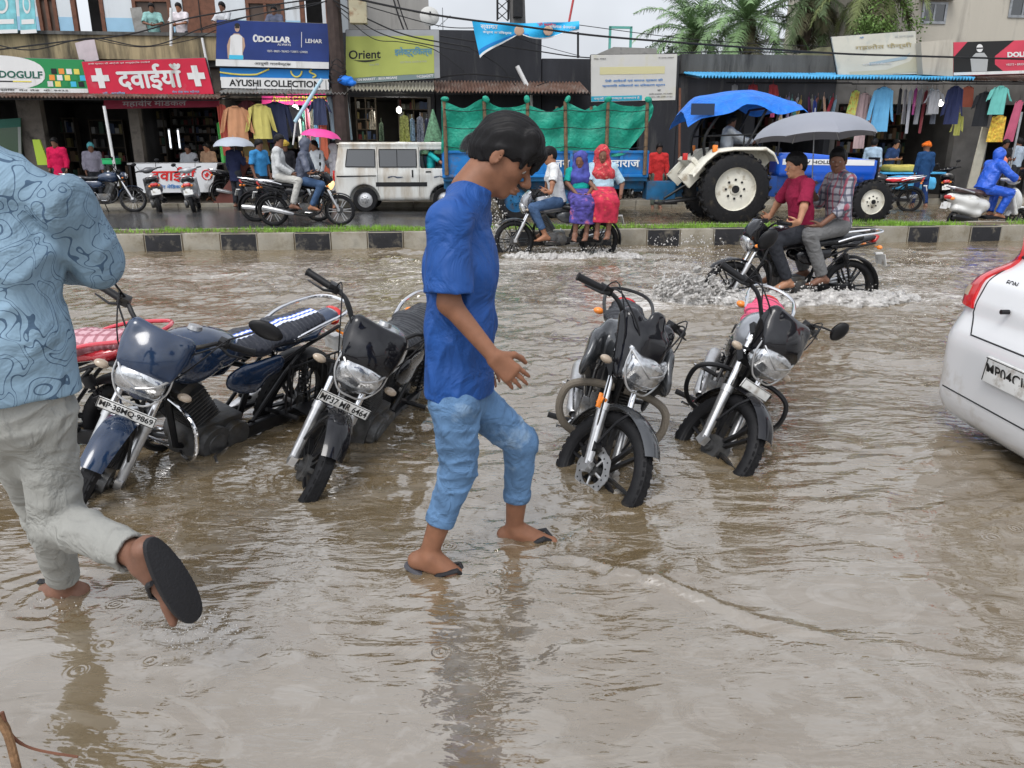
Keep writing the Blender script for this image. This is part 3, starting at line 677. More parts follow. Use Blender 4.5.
def motorcycle(label, loc, heading, lean, steer, st, group=None, lod=1, name='motorcycle'):
    """st: dict of styling. x forward, y left, z up, ground z=0"""
    root = thing(name, label, 'motorcycle', loc, heading, group, lean=-lean)
    body = st['body']; accent = st.get('accent', M_plastic); v = 0.011 if lod else 0.02
    ax_top = Vector((0.34, 0, 0.88)); sdir = Vector((0.46, 0, -0.89)).normalized()
    T = Matrix.Translation(ax_top) @ Matrix.Rotation(steer, 4, -sdir) @ Matrix.Translation(-ax_top)
    FC = (0.64, 0, 0.30); RC = (-0.64, 0, 0.30); ff = st.get('fork', M_alloy)
    bike_wheel(root, FC, T, 0.30, 0.040, st.get('rim', M_blackm), st.get('spokes', 'alloy'), st.get('disc', False), lod)
    bike_wheel(root, RC, None, 0.30, 0.050, st.get('rim', M_blackm), st.get('spokes', 'alloy'), False, lod)
    # fork
    for y in (0.085, -0.085):
        f = MB(T); up = ax_top + sdir * -0.02; low = Vector(FC); yv = Vector((0, y, 0))
        a = Vector((0.345, y, 0.87)); b = Vector((0.625, y, 0.315)); mdl = a.lerp(b, 0.55)
        f.cyl(a, mdl, 0.0165, n=14); f.cyl(a.lerp(b, 0.02), a.lerp(b, 0.12), 0.024, n=12); lg = obj('fork_leg', f, M_chrome, root)
        g = MB(T); g.cyl(mdl, b, 0.027, 0.022, n=14); g.cyl(mdl - (b - a).normalized() * 0.015, mdl + (b - a).normalized() * 0.02, 0.031, n=14); g.box(b + Vector((0.0, 0, -0.005)), (0.05, 0.035, 0.05)); obj('fork_slider', g, ff, lg)
    y_ = MB(T); y_.box((0.352, 0, 0.862), (0.07, 0.22, 0.03), (0, 0.48, 0)); y_.box((0.42, 0, 0.73), (0.07, 0.22, 0.035), (0, 0.48, 0)); obj('fork_yoke', y_, M_blackm, root)
    if st.get('disc'):
        cp = MB(T); cp.box((0.585, -0.075, 0.375), (0.05, 0.05, 0.09), (0, 0.5, 0)); cp.tube([T.inverted() @ (T @ Vector(p)) for p in ((0.585, -0.09, 0.40), (0.53, -0.11, 0.55), (0.44, -0.12, 0.75), (0.38, -0.15, 0.93))], 0.005, 6); obj('brake_caliper', cp, M_blackm, root, bevel=0.004)
    fen = arc_fender(T, FC, 0.335, R(st.get('fen', (46, 168))[0]), R(st.get('fen', (46, 168))[1]), st.get('fenw', 0.062)); fo = obj('front_mudguard', fen, st.get('fender', body), root, smooth=50)
    if st.get('disc'):
        rf_ = MB(T); rf_.box((0.50, -0.125, 0.585), (0.012, 0.022, 0.07), (0, -.45, 0)); rf_.box((0.495, -0.108, 0.585), (0.03, 0.03, 0.04)); obj('reflector', rf_, M_amber, root, bevel=.003)
    fs = MB(T)
    for y in (1, -1): fs.tube([(0.60, y * .082, 0.42), (0.62, y * .072, 0.55), (0.64, y * 0.05, 0.62)], 0.007, 6)
    obj('mudguard_stay', fs, M_blackm, fo)
    # bars
    hb = MB(T); bx, bz, bw = st.get('bar', (0.20, 1.00, 0.35)); pts = []
    half = [(0.335, 0.03, 0.905), (0.34, 0.09, 0.925), (0.30, 0.17, bz - 0.02), (0.255, 0.23, bz), (bx, bw, bz - 0.01)]
    pts = [(x, -y, z) for x, y, z in half[::-1]] + half; hb.tube(smooth_path(pts, 5), 0.011, 10); hbo = obj('handlebar', hb, st.get('barm', M_blackm), root)
    for s in (1, -1):
        g = MB(T); d = (Vector((bx, s * bw, bz - 0.01)) - Vector((0.255, s * 0.23, bz))).normalized(); e = Vector((bx, s * bw, bz - 0.01)); g.cyl(e - d * 0.125, e + d * 0.008, 0.0175, n=14); g.cyl(e - d * 0.13, e - d * 0.122, 0.024, n=14); g.cyl(e + d * 0.008, e + d * 0.016, 0.020, n=14)
        obj('grip', g, M_plastic, hbo)
        l = MB(T); p0 = e - d * 0.135; l.box(p0 + Vector((0, 0, 0.004)), (0.05, 0.05, 0.04)); l.tube([p0 + Vector((0.035, 0, 0)), p0 + d * 0.05 + Vector((0.065, 0, -0.012)), e + Vector((0.055, 0, -0.015))], [0.008, 0.007, 0.005], 6); obj('lever', l, M_blackm, root, bevel=0.003)
        if s in st.get('mirrors', (1, -1)):
            mr = MB(T); mdir = st.get('mdir', {}).get(s, (0.02, 0.07, 0.15)); q = p0 + Vector((mdir[0], s * mdir[1], mdir[2])); mr.tube(smooth_path([p0 + Vector((0, 0, .02)), p0.lerp(q, .5) + Vector((0.02, 0, 0.02)), q], 4), 0.0055, 6)
            mn = Vector(st.get('mnor', (-1, 0, 0.05))).normalized(); mt = mn.to_track_quat('Z', 'Y').to_matrix()
            w_, h_ = st.get('msize', (0.062, 0.042)); c2 = q + Vector((0, s * 0.03, 0.02))
            mr.ell(c2, (w_, h_, 0.019), 18, 8, mt); mo = obj('mirror', mr, M_plastic, root)
            mg = MB(T); ring = [c2 + mt @ Vector((math.cos(a) * w_ * .86, math.sin(a) * h_ * .86, 0.0165)) for a in [2 * math.pi * k / 20 for k in range(20)]]; mg.add(ring, [tuple(range(20))]); obj('mirror_glass', mg, M_mirror, mo, smooth=0)
    cb = MB(T)
    for s in (1, -1):
        e = Vector((0.235, s * 0.25, bz)); cb.tube(smooth_path([e, e + Vector((0.11, -s * .02, .03)), (0.46, s * 0.10, 0.93), (0.42, s * 0.05, 0.78)], 5), 0.0045, 5)
        cb.tube(smooth_path([e + Vector((0, 0, -.01)), e + Vector((0.08, 0, 0.06)), (0.44, s * 0.16, 0.90), (0.40, s * 0.06, 0.70)], 5), 0.0035, 5)
    obj('control_cable', cb, M_plastic, root)
    sp = MB(T); sp.cyl((0.38, 0, 0.93), (0.345, 0, 0.975), 0.052, 0.055, n=20); sp.box((0.365, 0, 0.945), (0.05, 0.15, 0.05), (0, -0.6, 0)); obj('instrument_panel', sp, M_plastic, root, bevel=0.006)
    # headlamp and cowl
    kind = st.get('cowl', 'fairing')
    hc = SDF(v * 0.8)
    if kind == 'fairing':
        hc.box((0.430, 0, 0.915), (0.11, 0.31, 0.25), 0.05, (1, 0, 0.50), (-.50, 0, 1), 0.01); hc.ell((0.46, 0, 0.90), (0.075, 0.125, 0.12), (1, 0, .5), (-.5, 0, 1), 0.03)
        hc.box((0.425, 0, 0.83), (0.12, 0.20, 0.15), 0.05, (1, 0, 0.1), (-.1, 0, 1), 0.02)
        for q in (1, -1): hc.cutplane((0.43, q * .152, .93), Vector((0, q, -.36)).normalized())
        hc.ell((0.33, 0, 0.98), (0.09, 0.20, 0.10), (1, 0, 0.4), (-0.4, 0, 1), 0.01, sub=True)
    elif kind == 'street':
        hc.box((0.43, 0, 0.86), (0.13, 0.23, 0.22), 0.06, (1, 0, 0.35), (-.35, 0, 1), 0.03)
        hc.cone((0.43, 0, 0.92), (0.40, 0, 1.02), 0.085, 0.045, 0.04, side=(0, 1, 0), flat=(1.2, 0.5))
        for s in (1, -1): hc.cone((0.36, s * 0.12, 0.97), (0.47, s * 0.09, 0.74), 0.055, 0.035, 0.03)
    elif kind == 'round': hc.ell((0.46, 0, 0.86), (0.09, 0.088, 0.088), k=0.01)
    V, F = hc.mesh(); V = np.array([T @ Vector(p) for p in V]); np_obj('headlamp_cowl', V, F, st.get('cowlm', body), root)
    hl = SDF(v * 0.8)
    if kind == 'round': hl.ell((0.50, 0, 0.86), (0.065, 0.078, 0.078))
    else:
        hl.box((0.495, 0, 0.790), (0.10, 0.215, 0.125), 0.035, (1, 0, -0.28), (.28, 0, 1), 0.01)
        hl.cone((0.515, 0, 0.79), (0.50, 0, 0.735), 0.080, 0.05, 0.03, side=(0, 1, 0), flat=(1.15, 0.6))
    if kind != 'round':
        for q in (1, -1): hl.cone((0.495, q * .06, .82), (0.478, q * .118, .868), .032, .014, .015)
    V, F = hl.mesh(); V = np.array([T @ Vector(p) for p in V]); hlo = np_obj('headlight', V, F, M_lamp_lit if st.get('lit') else lamp_mat(), root)
    if kind != 'round' and lod:
        bz_ = MB(T)
        for s in (1, -1): bz_.tube(smooth_path([(0.500, s * 0.122, 0.860), (0.555, s * 0.070, 0.822), (0.568, 0, 0.79)], 5), 0.006, 6)
        bz_.tube(smooth_path([(0.49, 0.122, 0.865), (0.515, 0.12, 0.78), (0.540, 0.065, 0.705), (0.548, 0, 0.695), (0.540, -0.065, 0.705), (0.515, -0.12, 0.78), (0.49, -0.122, 0.865)], 4), 0.005, 6); obj('headlight_bezel', bz_, M_alloy, hlo)
    for s in (1, -1):
        i_ = MB(T); i_.cyl((0.44, s * 0.09, 0.78), (0.45, s * 0.17, 0.77), 0.008, n=8); io = obj('indicator', i_, M_plastic, root); i2 = MB(T); i2.ell((0.455, s * 0.190, 0.765), (0.024, 0.034, 0.019)); obj('indicator_lens', i2, st.get('ind', M_clear), io)
    if st.get('plate') is not None:
        pw, ph = st.get('plsize', (0.26, 0.055)); po = Vector(st.get('plpos', (0.566, 0, 0.650))); pl = MB(T); pl.box(po, (0.006, pw, ph), (0, -0.15, 0)); plo = obj('number_plate', pl, M_plate, root, bevel=0.0015)
        tm = text_mb(st['plate'], ph * 0.62, po + Vector((0.0042, 0, 0)), (0, 1, 0), (-0.15, 0, 1), 0.0006, width=pw * 0.92 if st['plate'] else None, bold=0.02)
        tm.v = [T @ p for p in tm.v]; obj('plate_lettering', tm, M_ink, plo, smooth=0)
        bd = MB(T)
        for (yy, zz, w, h) in ((0, ph / 2 - .003, pw, .003), (0, -ph / 2 + .003, pw, .003), (pw / 2 - .003, 0, .003, ph), (-pw / 2 + .003, 0, .003, ph)): bd.box(po + Vector((0.0035, yy, zz)) + Vector((-0.15 * zz, 0, 0)), (0.002, w, h), (0, -0.15, 0))
        obj('plate_border', bd, M_ink, plo)
    # tank
    tk = SDF(v)
    tk.ell((0.13, 0, 0.83), (0.235, 0.140, 0.115), (1, 0, 0.14), (-.14, 0, 1), 0.03); tk.ell((0.20, 0, 0.80), (0.16, 0.150 * st.get('tankw', 1), 0.12), (1, 0, 0.1), (0, 0, 1), 0.04)
    tk.cone((-0.02, 0, 0.80), (-0.12, 0, 0.77), 0.09, 0.06, 0.05, side=(0, 1, 0), flat=(1.0, 0.8)); tk.box((0.10, 0, 0.66), (0.5, 0.14, 0.10), 0.03, k=0.001, sub=True)
    if st.get('shroud'):
        for s in (1, -1):
            tk.cone((0.20, s * 0.14, 0.82), (0.38, s * 0.195, 0.73), 0.11, 0.07, 0.03, side=(0, 1, 0), flat=(0.35, 1)); tk.cone((0.30, s * 0.18, 0.78), (0.26, s * 0.15, 0.56), 0.095, 0.04, 0.03, side=(0, 1, 0), flat=(0.35, 1))
    tk.obj('fuel_tank', st.get('tankm', body), root)
    cap = MB(); cap.cyl((0.15, 0, 0.942), (0.145, 0, 0.962), 0.036, 0.032, n=20); obj('fuel_cap', cap, M_alloy, root)
    # side panels, shrouds
    for s in (1, -1):
        sp_ = SDF(v); sp_.cone((-0.10, s * 0.115, 0.66), (-0.32, s * 0.115, 0.68), 0.075, 0.055, 0.02, side=(0, 1, 0), flat=(0.45, 1)); sp_.cone((-0.16, s * 0.12, 0.61), (-0.02, s * 0.11, 0.66), 0.05, 0.045, 0.03, side=(0, 1, 0), flat=(0.45, 1)); sp_.obj('side_panel', body, root)
        if st.get('decal'): dm = text_mb(st['decal'], 0.045, (0.15, s * (0.1405), 0.80), (-s, 0, 0), (0, -s * -0.12, 1), 0.002, width=0.12, shear=0.15); obj('tank_lettering', dm, M_alloy, root, smooth=0)
    # seat
    se = SDF(v); se.chain([(-0.06, 0, 0.800), (-0.22, 0, 0.785), (-0.45, 0, 0.805), (-0.70, 0, 0.835)], [0.055, 0.062, 0.062, 0.050], 0.04, side=(0, 1, 0), flat=(1.9, 0.85))
    if lod: se.field(lambda A: 0.0035 * np.sin(A[:, 0] * 2 * math.pi / 0.035) * (A[:, 2] > 0.80))
    so = se.obj('seat', st.get('seatm', M_seat), root)
    tc = SDF(v); tc.chain([(-0.40, 0, 0.745), (-0.62, 0, 0.775), (-0.86, 0, 0.830)], [0.055, 0.055, 0.035], 0.04, side=(0, 1, 0), flat=(1.8, 0.75)); tc.obj('tail_panel', st.get('tail', body), root)
    tl = SDF(v); tl.cone((-0.86, 0, 0.795), (-0.895, 0, 0.835), 0.035, 0.03, 0.02, side=(0, 1, 0), flat=(2.1, 0.8)); tl.obj('tail_lamp', M_red_lens, root)
    gr = MB(); gr.tube(smooth_path([(-0.42, 0.125, 0.80), (-0.60, 0.150, 0.855), (-0.84, 0.135, 0.885), (-0.93, 0.06, 0.90), (-0.93, -0.06, 0.90), (-0.84, -0.135, 0.885), (-0.60, -0.150, 0.855), (-0.42, -0.125, 0.80)], 4), 0.011, 8); obj('grab_rail', gr, st.get('rail', M_chrome), root)
    rf = arc_fender(None, RC, 0.345, R(60), R(192), 0.075, taper=0.2); obj('rear_mudguard', rf, M_plastic, root, smooth=50)
    rp = MB(); rp.box((-0.985, 0, 0.60), (0.006, 0.20, 0.12), (0, 0.25, 0)); rp.box((-0.95, 0, 0.66), (0.08, 0.05, 0.02)); rpo = obj('rear_plate', rp, M_plate, root)
    for s in (1, -1):
        i_ = MB(); i_.cyl((-0.86, s * 0.07, 0.74), (-0.86, s * 0.13, 0.74), 0.008, n=8); i_.ell((-0.86, s * 0.155, 0.74), (0.028, 0.034, 0.023)); obj('indicator', i_, M_amber, root)
    # frame, swingarm, shocks
    fr = MB()
    fr.tube([(0.36, 0, 0.80), (0.28, 0, 0.58), (0.22, 0, 0.32), (0.05, 0, 0.25)], 0.018, 8); fr.tube([(0.36, 0, 0.86), (-0.1, 0, 0.70), (-0.28, 0, 0.62), (-0.20, 0, 0.34)], 0.018, 8)
    for s in (1, -1):
        fr.tube([(-0.28, s * .09, 0.62), (-0.55, s * .10, 0.72), (-0.85, s * .09, 0.78)], 0.011, 8); fr.tube([(-0.20, s * .10, 0.36), (-0.42, s * .10, 0.60), (-0.55, s * .10, 0.71)], 0.011, 8)
        fr.tube([(-0.20, s * .085, 0.34), (-0.64, s * .085, 0.30)], 0.017, 8)
    obj('frame', fr, M_blackm, root)
    for s in (1, -1):
        sh = MB(); p0 = Vector((-0.62, s * .115, 0.33)); p1 = Vector((-0.52, s * .115, 0.67)); sh.cyl(p0, p1, 0.012, n=10); sh.cyl(p0.lerp(p1, .85), p1, 0.030, n=12)
        sh.tube([p0.lerp(p1, 0.12 + 0.75 * k / 64) + Vector((math.cos(k * .8) * .027, math.sin(k * .8) * .027, 0)) for k in range(65)], 0.0045, 5); obj('shock_absorber', sh, st.get('shock', M_blackm), root)
    # engine
    en = MB(); en.box((0.03, 0, 0.34), (0.30, 0.20, 0.20)); en.cyl((-0.06, -0.14, 0.33), (-0.06, 0.14, 0.33), 0.085, n=24); en.cyl((0.08, -0.15, 0.34), (0.08, 0.14, 0.34), 0.092, n=24); en.cyl((0.08, -0.158, 0.34), (0.08, 0.148, 0.34), 0.055, n=20)
    eo = obj('engine', en, M_engine, root, bevel=0.008)
    cy = MB()
    for i in range(10):
        p = Vector((0.10 + 0.012 * i, 0, 0.45 + 0.020 * i)); cy.box(p, (0.17 - 0.002 * i, 0.17, 0.007), (0, 0.45, 0))
    cy.cyl((0.10, 0, 0.42), (0.21, 0, 0.64), 0.058, n=16); cy.box((0.225, 0, 0.665), (0.12, 0.13, 0.05), (0, 0.45, 0)); obj('cylinder_fins', cy, M_engine, eo)
    ex = MB(); ex.tube(smooth_path([(0.22, -0.02, 0.60), (0.33, -0.05, 0.52), (0.31, -0.11, 0.32), (0.15, -0.13, 0.22), (-0.10, -0.14, 0.22), (-0.25, -0.155, 0.25)], 5), 0.019, 10); exo = obj('exhaust_pipe', ex, st.get('exm', M_blackm), root)
    e0, e1 = Vector((-0.22, -0.16, 0.245)), Vector(st.get('exend', (-0.80, -0.175, 0.38)))
    mf = MB(); dd = (e1 - e0).normalized()
    L_ = (e1 - e0).length; pr = [(0.022, 0), (0.042, 0.05 * L_), (0.048, 0.4 * L_), (0.050, 0.92 * L_), (0.040, L_), (0.018, L_), (0.018, L_ - .04)]; mf.lathe(pr, e0, dd, 20); obj('silencer', mf, st.get('sil', M_alloy), exo)
    cs = MB(); cs.box((-0.36, 0.115, 0.32), (0.52, 0.03, 0.075)); cs.cyl((-0.62, 0.10, 0.32), (-0.62, 0.13, 0.32), 0.05, n=18); cs.cyl((-0.1, 0.10, 0.33), (-0.1, 0.13, 0.33), 0.055, n=18); obj('chain_case', cs, M_blackm, root, bevel=0.006)
    for s in (1, -1):
        fp = MB(); fp.cyl((-0.02, s * .10, 0.27), (-0.02, s * 0.30, 0.275), 0.016, n=10); obj('footpeg', fp, M_plastic, root); fp = MB(); fp.cyl((-0.38, s * .10, 0.36), (-0.40, s * 0.24, 0.37), 0.014, n=10); fp.tube([(-0.30, s * .10, 0.40), (-0.39, s * 0.12, 0.36)], 0.012, 6); obj('pillion_footpeg', fp, M_plastic, root)
    lv = MB(); lv.tube([(0.02, 0.15, 0.30), (0.14, 0.19, 0.31), (0.17, 0.24, 0.31)], 0.008, 6); obj('foot_lever', lv, M_chrome, root); lv = MB(); lv.tube([(-0.05, -0.16, 0.28), (0.10, -0.20, 0.27), (0.13, -0.24, 0.28)], 0.008, 6); obj('foot_lever', lv, M_chrome, root); lv = MB(); lv.tube([(-0.05, -0.17, 0.33), (-0.10, -0.20, 0.44), (-0.10, -0.27, 0.45)], 0.008, 6); obj('kick_lever', lv, M_chrome, root)
    if st.get('guard'):
        gd = MB()
        for s in (1, -1): gd.tube(smooth_path([(0.30, s * .03, 0.62), (0.33, s * .16, 0.62), (0.34, s * .25, 0.57), (0.33, s * .26, 0.45), (0.30, s * .19, 0.35), (0.22, s * .04, 0.30)], 5), st.get('guardr', 0.013), 10)
        obj('crash_guard', gd, st['guard'], root)
    ss = MB(); ss.tube([(-0.05, 0.12, 0.24), (-0.02, 0.27, 0.01)], 0.011, 8); ss.box((-0.02, 0.28, 0.012), (0.05, 0.06, 0.012)); 
    if lean > 0.03: obj('side_stand', ss, M_blackm, root)
    if st.get('cage'):                                        # sari guard by the rear wheel
        cg = MB(); 
        for i in range(9): x = -0.40 - 0.05 * i; cg.tube([(x, 0.165, 0.66), (x - .01, 0.175, 0.40)], 0.0045, 5)
        cg.tube(smooth_path([(-0.38, .16, .68), (-0.38, .175, .38), (-0.60, .18, .36), (-0.84, .175, .38), (-0.86, .16, .68)], 4), 0.007, 6); cg.tube([(-0.38, .165, .66), (-0.86, .165, .66)], 0.006, 6); cg.box((-0.62, 0.19, 0.37), (0.30, 0.10, 0.01)); obj('sari_guard', cg, M_blackm, root)
    return root
def lamp_mat():
    if 'lamp_reflector' in _mc: return _mc['lamp_reflector']
    m = mat('lamp_reflector', (0.50, 0.51, 0.52), 0.12, 0.85, coat=1.0, var=0.3, vs=30, bump=.35, bs=28); return m
def scooter(label, loc, heading, lean, steer, bodym, group=None, lod=0, name='scooter', dark=M_plastic, lit=False, seatm=None):
    root = thing(name, label, 'scooter', loc, heading, group, lean=-lean); v = 0.014
    ax_top = Vector((0.42, 0, 0.86)); sdir = Vector((0.40, 0, -0.92)).normalized(); T = Matrix.Translation(ax_top) @ Matrix.Rotation(steer, 4, -sdir) @ Matrix.Translation(-ax_top)
    bike_wheel(root, (0.62, 0, 0.22), T, 0.22, 0.045, M_blackm, 'alloy', False, 0); bike_wheel(root, (-0.60, 0, 0.22), None, 0.22, 0.045, M_blackm, 'alloy', False, 0)
    b = SDF(v); b.chain([(-0.18, 0, 0.50), (-0.45, 0, 0.56), (-0.82, 0, 0.66)], [0.16, 0.175, 0.09], 0.06, side=(0, 1, 0), flat=(1.0, 0.85)); b.chain([(-0.30, 0, 0.36), (-0.70, 0, 0.45)], [0.13, 0.10], 0.06, side=(0, 1, 0), flat=(1.25, 0.7)); b.obj('rear_body', bodym, root)
    s_ = SDF(v); s_.box((0.40, 0, 0.56), (0.07, 0.34, 0.50), 0.035, (1, 0, 0.38), (-.38, 0, 1), 0.02); s_.ell((0.52, 0, 0.62), (0.10, 0.13, 0.22), (1, 0, .35), (-.35, 0, 1), 0.05); s_.obj('leg_shield', bodym, root)
    fl = MB(); fl.box((0.10, 0, 0.28), (0.46, 0.30, 0.06)); obj('floorboard', fl, dark, root, bevel=0.015)
    se = SDF(v); se.chain([(0.02, 0, 0.72), (-0.30, 0, 0.735), (-0.68, 0, 0.79)], [0.05, 0.07, 0.055], 0.04, side=(0, 1, 0), flat=(1.9, 0.85)); se.obj('seat', seatm or M_seat, root)
    fe = arc_fender(T, (0.62, 0, 0.22), 0.27, R(15), R(160), 0.085); obj('front_mudguard', fe, bodym, root, smooth=50)
    hb = SDF(v); hb.ell((0.40, 0, 0.96), (0.11, 0.13, 0.075), k=0.03)
    for s in (1, -1): hb.cone((0.38, s * .08, 0.97), (0.31, s * .20, 0.98), 0.04, 0.028, 0.03)
    V, F = hb.mesh(); V = np.array([T @ Vector(p) for p in V]); np_obj('handlebar_cowl', V, F, bodym, root)
    hl = MB(T); hl.ell((0.485, 0, 0.955), (0.04, 0.075, 0.045)); obj('headlight', hl, M_lamp_lit if lit else lamp_mat(), root)
    for s in (1, -1):
        g = MB(T); g.cyl((0.31, s * .19, 0.98), (0.28, s * .32, 0.975), 0.017, n=10); obj('grip', g, M_plastic, root)
        m = MB(T); m.tube([(0.33, s * .19, 1.0), (0.36, s * .24, 1.12)], 0.006, 6); m.ell((0.36, s * .27, 1.15), (0.014, 0.06, 0.04)); obj('mirror', m, M_plastic, root)
        i_ = MB(); i_.ell((-0.84, s * 0.085, 0.64), (0.04, 0.045, 0.03)); obj('indicator', i_, M_amber, root)
    tl = SDF(v); tl.cone((-0.88, -0.05, 0.665), (-0.88, 0.05, 0.665), 0.042, 0.042, 0.02); tl.obj('tail_lamp', M_red_lens, root)
    gr = MB(); gr.tube(smooth_path([(-0.45, .14, .75), (-0.80, .13, .84), (-0.92, 0, .86), (-0.80, -.13, .84), (-0.45, -.14, .75)], 4), 0.013, 8); obj('grab_rail', gr, M_alloy, root)
    en = MB(); en.box((-0.42, 0.06, 0.26), (0.46, 0.16, 0.14)); en.cyl((-0.60, 0.08, 0.24), (-0.60, 0.16, 0.24), 0.10, n=18); eo = obj('engine', en, M_engine, root, bevel=0.02)
    mf = MB(); mf.lathe([(0.02, 0), (0.055, 0.05), (0.06, 0.38), (0.03, 0.42)], (-0.42, -0.14, 0.25), (-1, 0, 0.15), 16); obj('silencer', mf, M_blackm, root)
    rp = MB(); rp.box((-0.93, 0, 0.50), (0.006, 0.20, 0.11), (0, 0.25, 0)); rp.box((-0.88, 0, 0.52), (0.10, 0.10, 0.10), (0, .25, 0)); obj('rear_plate', rp, M_plate, root)
    return root
# ------------------------------------------------------------------ world, sun, exposure
w = bpy.data.worlds.new('World'); scn.world = w; w.use_nodes = True; nt = w.node_tree; N = nt.nodes; L = nt.links
bg = N['Background']; sk = N.new('ShaderNodeTexSky'); sk.sky_type = 'NISHITA'; sk.sun_disc = False
SUN_EL, SUN_AZ = R(58), R(205)
sk.sun_elevation = SUN_EL; sk.sun_rotation = SUN_AZ; sk.air_density = 1.0; sk.dust_density = 1.2; sk.ozone_density = 1.0
hs = N.new('ShaderNodeHueSaturation'); hs.inputs['Saturation'].default_value = 0.21; L.new(sk.outputs['Color'], hs.inputs['Color'])
tc = N.new('ShaderNodeTexCoord')
# the overcast deck: the sky is looked up no lower than 14 degrees, so the horizon is as bright as the cloud above it
sx = N.new('ShaderNodeSeparateXYZ'); cx = N.new('ShaderNodeCombineXYZ'); mm = N.new('ShaderNodeMath'); mm.operation = 'MAXIMUM'; mm.inputs[1].default_value = 0.25; L.new(tc.outputs['Generated'], sx.inputs[0]); L.new(sx.outputs['X'], cx.inputs['X']); L.new(sx.outputs['Y'], cx.inputs['Y']); L.new(sx.outputs['Z'], mm.inputs[0]); L.new(mm.outputs[0], cx.inputs['Z']); L.new(cx.outputs[0], sk.inputs['Vector'])
nz = N.new('ShaderNodeTexNoise'); nz.inputs['Scale'].default_value = 2.2; nz.inputs['Detail'].default_value = 5; L.new(tc.outputs['Generated'], nz.inputs['Vector'])
cr = N.new('ShaderNodeMapRange'); cr.inputs['From Min'].default_value = 0.3; cr.inputs['From Max'].default_value = 0.7; cr.inputs['To Min'].default_value = 0.72; cr.inputs['To Max'].default_value = 1.22; L.new(nz.outputs['Fac'], cr.inputs['Value'])
mx = N.new('ShaderNodeMix'); mx.data_type = 'RGBA'; mx.blend_type = 'MULTIPLY'; mx.inputs['Factor'].default_value = 1.0; L.new(hs.outputs['Color'], mx.inputs['A'])
gz_ = N.new('ShaderNodeMapRange'); gz_.inputs['From Min'].default_value = 0.02; gz_.inputs['From Max'].default_value = 0.8; gz_.inputs['To Min'].default_value = 1.06; gz_.inputs['To Max'].default_value = 2.6; L.new(sx.outputs['Z'], gz_.inputs['Value'])   # an overcast sky is brightest overhead
gm = N.new('ShaderNodeMath'); gm.operation = 'MULTIPLY'; L.new(cr.outputs['Result'], gm.inputs[0]); L.new(gz_.outputs['Result'], gm.inputs[1]); L.new(gm.outputs[0], mx.inputs['B']); L.new(mx.outputs['Result'], bg.inputs['Color'])
bg.inputs['Strength'].default_value = 0.12
sl = bpy.data.lights.new('sun', 'SUN'); sl.energy = 1.0; sl.angle = R(25); sl.color = (1.0, 0.97, 0.93); so = bpy.data.objects.new('sun', sl); COL.objects.link(so)
so.rotation_euler = (R(32), 0, R(-25)); so.location = (0, 0, 20)
scn.view_settings.view_transform = 'Standard'; scn.view_settings.look = 'None'; scn.view_settings.exposure = 0.42; scn.view_settings.gamma = 1.0; scn.view_settings.use_curve_mapping = False
scn.cycles.use_denoising = True; scn.cycles.sample_clamp_direct = 6; scn.cycles.sample_clamp_indirect = 3; scn.cycles.max_bounces = 6; scn.cycles.diffuse_bounces = 3; scn.cycles.glossy_bounces = 3; scn.cycles.transparent_max_bounces = 8
def RM(s0, d0, z0=0.0): return Matrix.Translation((-s0, -d0, -z0))
def rthing(name, label, cat, s, d, z=0.0, group=None): 
    t = thing(name, label, cat, road(s, d, z), ALPHA, group); return t, RM(s, d, z)
